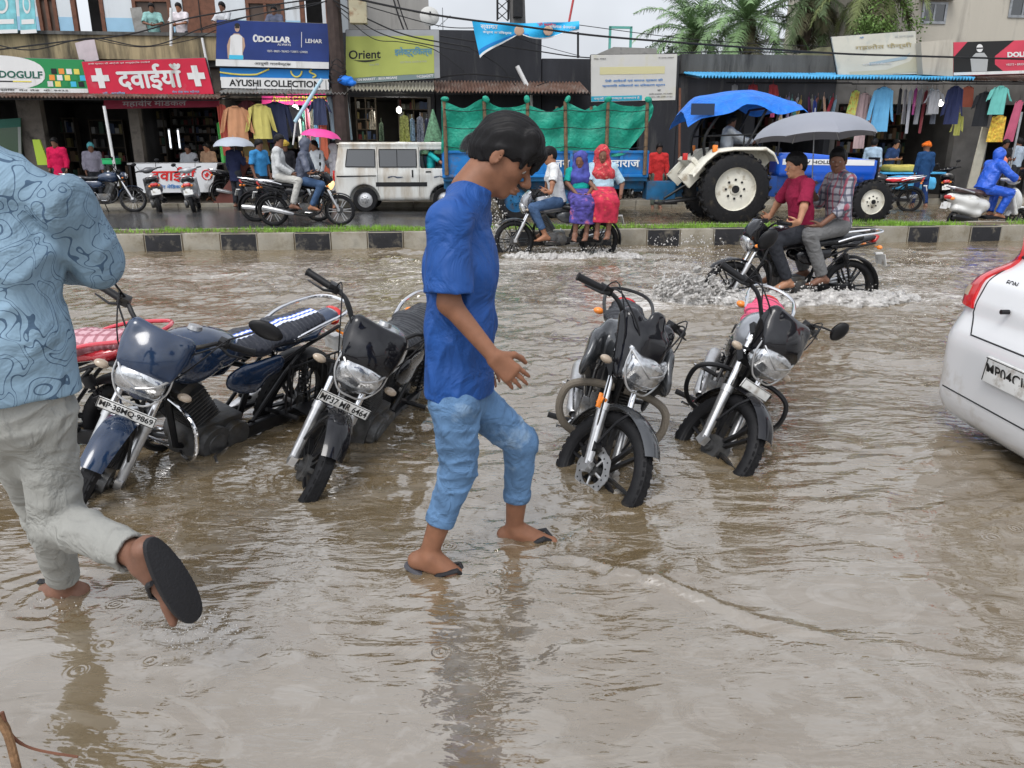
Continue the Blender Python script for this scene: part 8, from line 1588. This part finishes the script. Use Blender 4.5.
for i, x in enumerate((170, 179)): s, z = atd(x, 139, 24.0); root, Mx = rthing('tube_light', ['left', 'right'][i] + ' one of the two upright white tube lights in the pharmacy', 'lamp', s, 24.0, z); q = MB(); q.cyl((0, -.03, -.24), (0, -.03, .24), .02, n=8); obj('tube', q, mat('tube_lit', (.9, .95, 1), .4, emit=1.3), root); q = MB(); q.box((0, .01, 0), (.05, .04, .56)); obj('fitting', q, I_white, root)
# counters, tables and odd things on the pavement
def table(label, px, py, d, w_, dp, h, m, name='market_table'):
    s, z = atd(px, py, d); root, Mx = rthing(name, label, 'table', s, d, PZ); q = MB(); q.box((0, 0, h), (w_, dp, .05)); obj('table_top', q, m, root, bevel=.01)
    for a in (-1, 1):
        for b_ in (-1, 1): q = MB(); q.box((a * (w_ / 2 - .05), b_ * (dp / 2 - .05), h / 2 - .0125), (.05, .05, h - .03)); obj('leg', q, M_blackm, root)
    q = MB()
    for k in range(9): q.ell((rg.uniform(-w_ * .42, w_ * .42), rg.uniform(-dp * .3, dp * .3), h + .09), (.16, .12, .08), 8, 5, mi=0)
    return root
table('table of goods in front of the left clothes shop behind the bikes', 280, 180, 21.7, 2.2, .7, .7, M_brownw); table('pharmacy counter top behind the white counter front', 177, 170, 21.9, 2.3, .55, .98, mat('counter_grey', (.3, .3, .3), .4), 'shop_counter'); table('table spread with goods behind the turban man', 905, 180, 21.5, 1.9, .8, .7, M_skyb); table('table with goods at the right-hand shop', 1000, 180, 21.9, 1.2, .6, .8, M_brownw)
def sheetpile(label, px, py, d, w_, h, m, z, name='folded_sheet'):
    s, _ = atd(px, py, d); q = SDF(.025); q.box((0, 0, h / 2), (w_, .6, h), .05, k=.01); q.field(lambda A: .02 * wavy(A, 5, 14)); V_, F_ = q.mesh(); o = np_obj(name, V_, F_, m); o.location = road(s, d, PZ + z); o.rotation_euler[2] = ALPHA; tag(o, label, 'cloth')
sheetpile('yellow cloth spread on the table behind the turban man', 900, 168, 21.5, .9, .18, cloth('yellowpile', (.50, .42, .03)), .73); sheetpile('light blue plastic sheet hanging over the front of the table', 905, 180, 21.0, 1.5, .34, M_skyb, .28); 
q = MB(); q.prism([(0, 0), (.55, 0), (.95, 1.0), (.85, 1.02)], (0, 0, 0), (1, 0, 0), (0, 0, 1), (0, 1, 0), .5); o = obj('leaning_board', q, mat('brown_board', (.14, .05, .04), .6), None); s, z = atd(213, 195, 21.2); o.location = road(s, 21.3, PZ); o.rotation_euler[2] = ALPHA; tag(o, 'reddish brown board leaning by the end of the white counter', 'board')
q = MB(); q.prism([(0, 0), (.28, 0), (.42, 1.9), (.18, 1.95)], (0, 0, 0), (1, 0, 0), (0, 0, 1), (0, 1, 0), .05); o = obj('leaning_board', q, mat('cream_board', (.42, .40, .33), .6, var=.1), None); s, z = atd(965, 195, 21.6); o.location = road(s, 21.6, PZ); o.rotation_euler[2] = ALPHA; tag(o, 'tall cream board leaning behind the scooter', 'board')
q = MB(); q.box((0, 0, .06), (.34, .30, .12)); q.box((0, 0, .13), (.37, .33, .02)); o = obj('green_tray', q, mat('tray_green', (.02, .35, .12), .4), None, bevel=.01); s, z = atd(112, 165, 21.5); o.location = road(s, 21.5, z + .02); tag(o, 'bright green plastic tray hung in front of the dark shop', 'tray')
q = MB(); q.prism([(0, 0), (.30, 0), (.16, .62), (-.02, .62)], (0, 0, 0), (1, 0, 0), (0, 0, 1), (0, 1, 0), .05); o = obj('chair_back', q, mat('lime_plastic', (.30, .42, .04), .4), None); s, z = atd(38, 165, 21.6); o.location = road(s, 21.6, z); o.name = 'lime_board'; tag(o, 'lime green board standing beside the door of the dark shop', 'board')
# mesh cone of net by the green trailer tarpaulin and the blue bundle on the awning
a = atd(434, 150, 21.0); q = MB(); q.lathe([(.32, 0), (.25, .35), (.13, .75), (.02, 1.1)], (0, 0, 0), (0, 0, 1), 14); o = obj('net_bundle', q, mat('green_net', (.08, .17, .10), .8, var=.5, vs=20), None); o.location = road(a[0], 21.0, a[1] - .1); tag(o, 'pale green net bundle hanging between the electrical shop and the trailer', 'net')
a = atd(346, 80, 20.9); q = SDF(.02); q.ell((0, 0, 0), (.19, .14, .11)); q.ell((.14, 0, -.06), (.13, .12, .07)); q.field(lambda A: .015 * wavy(A, 2, 22)); V_, F_ = q.mesh(); o = np_obj('plastic_bundle', V_, F_, M_tarpb); o.location = road(a[0], 20.9, a[1]); tag(o, 'blue plastic bundle stuck on the dark pole', 'bundle')
r, P = board('shop_door', 'green framed glass door at the far left', [(-8, 120), (21, 118), (23, 190), (-8, 192)], 22.35, mat('green_glass', (.03, .07, .03), .15, coat=.6), .05, 'door'); strip(r, P, 0, .88, 1, 1, I_dgreen, 'door_rail'); strip(r, P, .90, 0, 1, .88, mat('pale_frame', (.25, .27, .25), .5), 'door_stile'); strip(r, P, 0, .0, .90, .06, I_dgreen, 'door_rail')
# ------------------------------------------------------------------ moving and far traffic, with its riders
def bike_frame(loc, h, lean=0.0): return Matrix.Translation(loc) @ Matrix.Rotation(h, 4, 'Z') @ Matrix.Rotation(-lean, 4, 'X')
C = lambda k, c, r=.85: mat('wear_' + k, c, r, var=.12, vs=9, bump=.9, bs=9, bd=.035, spec=.12 if r > .7 else .5)
M_dtr = C('dark_trousers', (.03, .032, .038)); M_jean = C('blue_jeans', (.05, .09, .17)); M_gtr = C('grey_trousers', (.14, .14, .14))
# two men on a motorcycle ploughing to the left
c = atz(788, 296, 0); L1 = (c.x, c.y, -.22); h1 = R(186)
S5 = dict(body=M_gloss, cowl='fairing', cowlm=M_gloss, plate=None, mirrors=(), guard=M_blackm, disc=True, ind=M_amber, fender=M_gloss)
motorcycle('black motorcycle with lit headlamp ridden by two men through the spray', L1, h1, 0, R(-6), S5, lod=0); M1_ = bike_frame(L1, h1)
J = ride(.80, -.08, (.20, .34, .99), .10, (.85, .1, -.06), (.18, .18, .32), 1.02)
person('man in a maroon polo shirt steering the motorcycle through the spray', J, M1_ @ Vector((-.1, 0, .82)), 1.0, .0095, M_skin2, dict(m=C('maroon', (.22, .015, .045)), sleeve=.42, g=.012, fold=.006, seed=5, collar=True), dict(m=M_dtr, len=.9, g=.016), rot=M1_, hands=('grip', 'grip'), eye=True)
J = ride(.86, -.46, None, .04, (.55, .75, -.05), (.20, .20, .36), 1.0); J.update(wL=(-.16, .22, .98), wR=(-.12, -.2, 1.0), eR=(-.44, -.3, 1.12))
J['wR'] = Vector((-.20, -.10, 1.28)); J['hR'] = Vector((-.17, -.08, 1.36)); J['eR'] = Vector((-.36, -.27, 1.16)); J['hL'] = Vector((-.05, .20, .95))
person('pillion man in a plaid shirt turning to the camera under the grey umbrella', J, M1_ @ Vector((-.48, 0, .86)), 1.0, .0095, M_skin3, dict(m=checked('plaid_shirt', (.30, .30, .33), [('X', (.02, .025, .05), .35), ('Z', (.03, .03, .06), .30), ('Y', (.30, .05, .08), .25)], .035), sleeve=.72, g=.016, fold=.007, seed=8, collar=True), dict(m=M_gtr, len=.92, g=.02), rot=M1_, hands=('rest', 'grip'), eye=True)
def umbrella(label, top, tip, rad, m, n=8, droop=.30, vox=None, shaft=.75):
    """top: apex, tip: direction from handle to apex"""
    a = Vector(tip).normalized(); top = Vector(top); root = thing('umbrella', label, 'umbrella', top - a * shaft); o = a * shaft; _, s, w_ = frame_from(a); g = []; K = 7; sub = 5
    for i in range(n * sub + 1):
        t = 2 * math.pi * i / (n * sub); f = abs(math.sin(t * n / 2)); row = []
        for k in range(K + 1): u = k / K; r = rad * math.sin(u * 1.25) / math.sin(1.25) * (1 - .07 * f * u * u); row.append(o + (s * math.cos(t) + w_ * math.sin(t)) * r - a * (rad * droop * 1.9 * (1 - math.cos(u * 1.25)) - .03 * f * u * rad))
        g.append(row)
    q = MB(); q.sheet(g, .003); obj('canopy', q, m, root, smooth=50)
    for j in range(n): t = 2 * math.pi * j / n; q = MB(); q.tube([o + (s * math.cos(t) + w_ * math.sin(t)) * rad * math.sin(u * 1.25) / math.sin(1.25) - a * (rad * droop * 1.9 * (1 - math.cos(u * 1.25)) + .008) for u in (0, .25, .5, .75, 1)], .004, 4); obj('rib', q, M_steel, root)
    q = MB(); q.cyl((0, 0, 0), o + a * .05, .006, n=8); obj('shaft', q, M_steel, root); q = MB(); q.cyl(-a * .09, a * .03, .014, n=8); obj('handle', q, M_plastic, root); return root
hp = M1_ @ Vector((-.17, -.08, 1.36)); tp_ = aty(815, 113, hp.y + .05)
umbrella('large grey umbrella held over the pillion rider in the plaid shirt', tp_, tp_ - hp, .62, mat('umbrella_grey', (.21, .22, .25), .45, var=.05, vs=3), droop=.30, shaft=(tp_ - hp).length)
# a man and two women on a motorcycle, further on to the left
c = atz(556, 252, 0); L2 = (c.x, c.y - .05, -.12); h2 = R(184); S6 = dict(body=mat('dark_grey_paint', (.03, .033, .036), .3, coat=.6), tankm=M_silver, cowlm=M_silver, plate=None, mirrors=(), fender=M_gloss)
motorcycle('dark motorcycle carrying a man and two women past the farm trailer', L2, h2, 0, 0, S6, lod=0); M2_ = bike_frame(L2, h2)
person('man in a white shirt and jeans riding in front of the two women', ride(.78, -.02, (.20, .34, .99), .10, (.9, .2, -.1), (.20, .18, .30)), M2_ @ Vector((0, 0, .8)), 1.0, .012, M_skin, dict(m=C('white', (.52, .53, .53)), sleeve=.44, g=.014, seed=2, collar=True), dict(m=M_jean, len=.75, g=.012), rot=M2_, hands=('grip', 'grip'))
def side_saddle(x, k=1.0, seat=.84, face=(.35, .9, -.1)):   # legs hang on the bike's left, towards the camera
    return dict(pel=(x, .02, seat + .12), che=(x, 0, seat + .42 * k), nek=(x, .01, seat + .56 * k), hed=(x + .01, .04, seat + .68 * k), hf=face, hu=(0, 0, 1), sR=(x + .16, 0, seat + .51 * k), sL=(x - .16, 0, seat + .51 * k) , eR=(x + .20, .05, seat + .30), eL=(x - .22, .04, seat + .28), wR=(x + .08, .26, seat + .14), wL=(x - .06, .28, seat + .13),
                tR=(x + .08, .06, seat + .08), tL=(x - .08, .06, seat + .08), kR=(x + .10, .42, seat + .02), kL=(x - .08, .42, seat + .02), aR=(x + .12, .40, seat - .42), aL=(x - .04, .40, seat - .42), oR=(x + .16, .54, seat - .46), oL=(x, .54, seat - .46))
def skirt(t, Q, S):
    kn = (Q['kL'] + Q['kR']) / 2; pl = Q['pel']; an = (Q['aL'] + Q['aR']) / 2; sd_ = (Q['kR'] - Q['kL']).normalized()
    t.cone(pl, kn, .15 * S, .12 * S, .05, side=sd_, flat=(1.3, .85)); t.cone(kn, kn.lerp(an, .62), .12 * S, .14 * S, .04, side=sd_, flat=(1.45, .8), cut=1)
person('woman in a blue and purple sari with a teal blouse sitting side-saddle between the riders', side_saddle(-.34, .9), M2_ @ Vector((-.34, .1, .84)), .93, .012, M_skin3, dict(m=C('teal', (.01, .28, .24)), sleeve=.46, g=.010, drop=-.10, seed=6), dict(m=mat('sari_purple', (.06, .05, .22), .8, var=.7, vs=12, dirt=(.55, .12, .05), dirts=6, dirta=.18), len=.55, g=.03, extra=skirt, name='sari', fold=.012), rot=M2_, hair='veil', hair_m=mat('scarf_blue', (.05, .06, .26), .8, var=.4, vs=15), hands=('rest', 'rest'))
J = side_saddle(-.66, .98, .86, (.1, .95, -.1)); J.update(eL=(-.97, -.02, 1.12), wL=(-.90, .24, .96))
person('woman in a red sari with her head covered sitting at the back of the motorcycle', J, M2_ @ Vector((-.66, .1, .86)), .98, .012, M_skin3, dict(m=C('pale_blue', (.35, .50, .58)), sleeve=.46, g=.012, drop=-.10, seed=9), dict(m=mat('sari_red', (.40, .02, .05), .75, var=.45, vs=10, dirt=(.55, .28, .08), dirts=11, dirta=.2), len=.6, g=.05, extra=skirt, name='sari', fold=.014), rot=M2_, hair='veil', hair_m=mat('veil_red', (.42, .04, .05), .75, var=.5, vs=22, dirt=(.6, .35, .25), dirts=16, dirta=.2), hands=('rest', 'rest'), wide=1.12)
# far carriageway on the left: two bikes side by side, two riders
c = atz(308, 226, .04); L3 = (c.x, c.y, .04); h3 = ALPHA; M3_ = bike_frame(L3, h3); S7 = dict(body=M_gloss, plate=None, lit=True, rim=M_alloy, mirrors=(1,), tail=M_gloss, ind=M_amber)
motorcycle('black motorcycle with bright alloy wheels carrying two riders past the kerb', L3, h3, 0, 0, S7, lod=0)
person('rider in a dark hooded raincoat and jeans on the black motorcycle', ride(.78, -.06, (.20, .34, .99), .10, (1, 0, -.08), (.18, .18, .30)), M3_ @ Vector((0, 0, .8)), 1.0, .014, M_skin, dict(m=C('slate_rain', (.055, .065, .10), .5), sleeve=.97, g=.026, seed=2, fold=.012), dict(m=M_jean, len=.93, g=.014), rot=M3_, hair='hood', hair_m=C('slate_rain', (0, 0, 0)), hands=('grip', 'grip'))
person('pillion rider in a white shirt and pale trousers behind the hooded rider', ride(.85, -.48, None, .02, (.8, -.6, -.05), (.25, .20, .33), 1.0), M3_ @ Vector((-.48, 0, .85)), 1.0, .014, M_skin3, dict(m=C('offwhite', (.46, .47, .47)), sleeve=.97, g=.016, seed=7, collar=True), dict(m=C('pale_trousers', (.42, .41, .38)), len=.93, g=.014), rot=M3_, hands=('rest', 'rest'))
c = atz(281, 224, .04); motorcycle('unridden black motorcycle with a long silver silencer beside the two riders', (c.x, c.y + .5, .04), h3, R(3), 0, dict(body=M_gloss, plate=None, cowl='round', mirrors=(1,), rim=M_blackm, ind=M_amber, exend=(-.86, -.18, .32)), lod=0)
# parked bikes before the left shops
c = atz(106, 213, .04); motorcycle('dark blue motorcycle parked in front of the dark shop at the far left', (c.x, c.y, .04), R(8), R(7), R(18), dict(body=M_navy, plate=None, cowl='round', rim=M_alloy, spokes='wire', mirrors=(1, -1), ind=M_amber), lod=0)
M_sg = mat('scooter_grey', (.10, .10, .105), .3, coat=.5); M_sw = mat('scooter_silver', (.36, .37, .38), .3, coat=.6, var=.1)
c = atz(150, 213, .04); scooter('dark grey scooter parked on the left of the pharmacy counter sign', (c.x, c.y + .5, .04), R(117), R(7), R(10), M_sg, 'scooters before the pharmacy')
c = atz(188, 213, .04); scooter('silver scooter parked on the right before the pharmacy counter sign', (c.x, c.y + .5, .04), R(108), R(7), R(15), M_sw, 'scooters before the pharmacy')
c = atz(246, 205, .1); motorcycle('black motorcycle parked behind the man with the small grey umbrella', (c.x, c.y + .3, .1), R(25), R(6), R(10), dict(body=M_gloss, plate=None, cowl='round', mirrors=(1, -1), ind=M_amber), lod=0)
c = atz(656, 206, 0); motorcycle('small dark motorcycle parked by the man in the red shirt', (c.x, c.y + 1.2, 0), R(200), R(6), R(10), dict(body=M_gloss, plate=None, cowl='round', mirrors=(1,), ind=M_amber, seatm=C('redseat', (.4, .03, .04))), lod=0)
c = atz(880, 210, 0); motorcycle('black motorcycle with a red and white seat cover parked behind the bonnet of the tractor', (c.x, c.y, -.03), R(150), R(7), R(10), dict(body=M_gloss, plate=None, cowl='round', seatm=stripe_seat('red_white_seat', (.5, .02, .03), [(.06, .03, (.6, .6, .6))])), lod=0)
c = atz(947, 203, 0); scooter('black scooter parked by the leaning cream board', (c.x, c.y, -.03), R(60), R(7), R(10), M_gloss)
# the white scooter with its rider in a blue raincoat
c = atz(980, 229, 0); L4 = (c.x + .1, c.y, -.05); M4_ = bike_frame(L4, ALPHA); M_wsc = mat('scooter_white', (.55, .55, .53), .3, coat=.7, dirt=(.3, .27, .22), dirts=4, dirta=.1)
scooter('white scooter ridden through the water by someone in a blue raincoat', L4, ALPHA, 0, 0, M_wsc, seatm=C('brownseat', (.05, .025, .022), .4)); M_rain = C('bluerain', (.01, .08, .48), .38)
person('rider in a shiny royal blue hooded raincoat on the white scooter', ride(.72, -.16, (.30, .30, .97), .16, (1, -.1, -.1), (.28, .12, .26), .95), M4_ @ Vector((-.1, 0, .74)), .98, .014, M_skin, dict(m=M_rain, sleeve=.97, g=.032, fold=.014, seed=3), dict(m=M_rain, len=.93, g=.026, fold=.012), rot=M4_, hair='hood', hair_m=M_rain, hands=('grip', 'grip'))
# ------------------------------------------------------------------ people on foot
def walker(label, px, d, heading, J, z0=PZ, S=1.0, vox=.02, **k):
    s, _ = atd(px, 190, d); b_ = road(s, d, z0); return person(label, J, b_, S, vox, rot=Matrix.Translation(b_) @ Matrix.Rotation(heading, 4, 'Z'), **k)
T = lambda m, sl=.9, **k: dict(m=m, sleeve=sl, g=.018, **k)
Bt = lambda m=M_dtr, **k: dict(m=m, len=.93, g=.016, **k)
walker('man in dark clothes standing under the small pale grey umbrella', 237, 20.7, R(60), stand(1.66, arms='umbrella'), z0=.04, skin=M_skin3, top=T(C('darknavy', (.02, .025, .06)), drop=.25), bot=Bt())
a = atd(233, 137, 20.6); umbrella('small pale grey umbrella over the man in dark clothes by the counter', road(a[0], 20.6, a[1]), (.0, 0, 1), .52, mat('umbrella_pale', (.34, .37, .42), .5), droop=.34, shaft=.62)
walker('man in a bright blue shirt standing behind the white-shirted pillion rider', 262, 18.5, R(-30), stand(1.66), z0=.04, skin=M_skin3, top=T(C('cobalt', (.04, .20, .42)), .45), bot=Bt())
walker('man with a yellow hat and black jacket in front of the navy jacket', 288, 20.6, R(-60), stand(1.62), z0=.06, skin=M_skin3, hair='turban', hair_m=C('yellow_cap', (.40, .28, .05)), top=T(C('blackjacket', (.02, .02, .024))), bot=Bt())
walker('man in a white kurta near the pink umbrella', 318, 20.4, R(-120), stand(1.64), z0=.05, top=T(C('whitekurta', (.45, .48, .50)), drop=.35), bot=Bt(C('whitepyjama', (.42, .43, .42))))
walker('person wrapped in a pale patterned shawl under the pink umbrella', 336, 20.3, R(200), stand(1.55, arms='umbrella'), z0=.05, hair='veil', hair_m=C('pale_shawl', (.36, .35, .36)), top=T(C('pale_shawl2', (.32, .31, .33)), drop=.3), bot=Bt(C('pale_skirt', (.3, .3, .3))))
a = atd(321, 129, 20.2); umbrella('bright pink umbrella in front of the clothes shop', road(a[0], 20.2, a[1]), (.12, 0, 1), .50, mat('umbrella_pink', (.62, .06, .26), .5), droop=.30, shaft=.62)
walker('shopkeeper in a mauve grey shirt inside the dark shop', 97, 22.0, R(-60), stand(1.5), skin=M_skin3, hair_m=C('aqua_cap', (.1, .35, .38)), top=T(C('mauve', (.22, .21, .26))), bot=Bt())
walker('person in a red kurta at the front of the dark shop', 63, 21.3, R(-90), stand(1.62), skin=M_skin3, top=T(C('redkurta', (.45, .01, .06)), drop=.3), bot=Bt())
walker('pharmacist in a pale shirt behind the pharmacy counter', 193, 22.4, R(-90), stand(1.45), skin=M_skin3, top=T(C('palepharm', (.35, .36, .38)), .45), bot=Bt()); walker('person with a light brown scarf at the right end of the pharmacy counter', 212, 22.3, R(-110), stand(1.5), top=T(C('scarfbrown', (.35, .22, .14)), .45), bot=Bt())
walker('man in a red shirt with a white scarf standing by the trailer', 657, 20.2, R(-90), stand(1.66), z0=-.03, skin=M_skin3, top=T(C('redshirt', (.45, .03, .03)), .9, drop=.2, extra=None), bot=Bt(C('print_lungi', (.10, .12, .10)))); 
walker('man in an orange turban and a navy coat walking along the right-hand shops', 921, 20.2, R(100), stand(1.70, stride=.14), z0=-.04, skin=M_skin3, hair='turban', hair_m=C('orange_turban', (.62, .14, .02)), top=T(C('navycoat', (.015, .05, .13)), drop=.2), bot=Bt(C('navypants', (.012, .03, .10))))
walker('man in a dark blue shirt leaning over the table of cloth', 884, 21.9, R(-60), stand(1.6, lean=.15, arms='front'), skin=M_skin2, top=T(C('duskblue', (.03, .06, .15)), .45), bot=Bt()); walker('man in a pale blue shirt behind the tractor bonnet', 868, 21.0, R(40), stand(1.62), skin=M_skin3, top=T(C('paleblueshirt', (.30, .40, .50)), .9), bot=Bt())
walker('man in black standing behind the scooter rider with a salmon bag', 997, 20.9, R(-80), stand(1.60, arms='front'), skin=M_skin3, top=T(C('blacktop', (.018, .018, .02)), .9), bot=Bt()); walker('man in a pale grey blue shirt at the right edge by the shops', 1011, 21.3, R(120), stand(1.66), skin=M_skin3, top=T(C('greyblue', (.30, .36, .43)), .9), bot=Bt())
a = atd(1001, 160, 20.5); q = SDF(.02); q.box((0, 0, -.25), (.34, .14, .42), .06); q.cone((-.12, 0, -.05), (0, 0, .16), .02, .015); q.cone((.12, 0, -.05), (0, 0, .16), .02, .015); V_, F_ = q.mesh(); o = np_obj('shopping_bag', V_, F_, C('salmonbag', (.60, .20, .13))); o.location = road(a[0], 20.5, a[1] + .1); tag(o, 'salmon pink shopping bag held in front of the man in black', 'bag')
zb = zpb + .0
for px, hd_, m_, lb, sk_, hh in ((174, -70, C('mint', (.20, .36, .34)), 'man in a pale mint shirt leaning on the balcony edge', M_skin3, 1.50), (200, -95, C('whitish', (.52, .48, .50)), 'balding man in a white shirt leaning on the balcony edge', M_skin, 1.52), (241, -110, C('white_check', (.42, .43, .45)), 'man in a white shirt looking over the left end of the navy hoarding', M_skin3, 1.50), (289, -90, C('slateshirt', (.08, .09, .13)), 'man in a dark shirt looking over the navy hoarding near the pole', M_skin3, 1.42)):
    walker(lb, px, 22.85, R(hd_), stand(hh, arms='rail'), z0=zb - (.08 if px < 220 else .02), S=.92, skin=sk_, top=dict(m=m_, sleeve=.5, g=.018), bot=Bt())
# ------------------------------------------------------------------ splashes and small things in the near water
c = atz(512, 250, 0); splash('spray thrown up by the front wheel of the motorcycle with three riders', (c.x - .25, c.y - .15, 0), .34, .22, .60, 34, 1300, 1, -.35, dr=.011); c2 = atz(590, 256, 0); splash('low white water along the motorcycle with three riders', (c2.x - .2, c2.y - .2, 0), .9, .20, .12, 60, 500, 2, dr=.009)
c = atz(690, 300, 0); splash('rounded bow wave in front of the motorcycle with the two men', (c.x, c.y, 0), .36, .28, .50, 110, 1500, 3, -.1, dr=.007); c2 = atz(785, 301, 0); splash('low foam thrown along the side of the motorcycle with the two men', (c2.x, c2.y - .1, 0), 1.15, .24, .15, 110, 800, 4, dr=.008)
c = atz(1000, 226, 0); splash('wake foaming beside the white scooter', (c.x, c.y - .2, 0), 1.1, .25, .24, 50, 400, 5, dr=.012); c = atz(212, 640, 0); splash('small splash kicked up by the sandal of the man walking away', (c.x - .03, c.y, 0), .12, .07, .06, 16, 260, 6, dr=.003, vox=.005)
c = atz(450, 582, 0); splash('ripple of water breaking round the planted foot of the boy', (c.x, c.y, 0), .12, .05, .012, 14, 50, 7, dr=.0022, vox=.005); c = atz(52, 606, 0); splash('water breaking round the planted foot of the man walking away', (c.x, c.y, 0), .12, .06, .014, 14, 50, 8, dr=.0025, vox=.005)
p = [aty(-4, 716, 1.55), aty(8, 735, 1.54), aty(22, 790, 1.5)]; root = thing('dead_branch', 'dry brown branch with a thin curved twig in the bottom left corner', 'branch', p[2]); q = MB(); q.tube([a - p[2] for a in smooth_path(p, 5)], [.011] * 5 + [.010] * 6, 8); obj('branch', q, mat('dry_bark', (.16, .09, .045), .8, var=.4, vs=40, bump=.5, bs=90), root)
q = MB(); q.tube([a - p[2] for a in smooth_path([aty(2, 712, 1.55), aty(12, 736, 1.55), aty(34, 749, 1.56), aty(78, 757, 1.56)], 6)], [.0045] * 10 + [.0035] * 9, 6); obj('twig', q, M_brownw, root)
a = atz(905, 772, .02); q = MB(); q.prism([(0, 0), (.9, .035), (.9, -.35), (0, -.35)], (0, 0, 0), (1, 0, 0), (0, 1, 0), (0, 0, 1), .10); o = obj('stone_ledge', q, mat('black_stone', (.02, .02, .022), .4, var=.3, vs=12, bump=.3, bs=60), None, bevel=.006); o.location = (a.x, a.y, -.03); tag(o, 'dark stone ledge just showing in the bottom right corner', 'ledge')
# ------------------------------------------------------------------ end
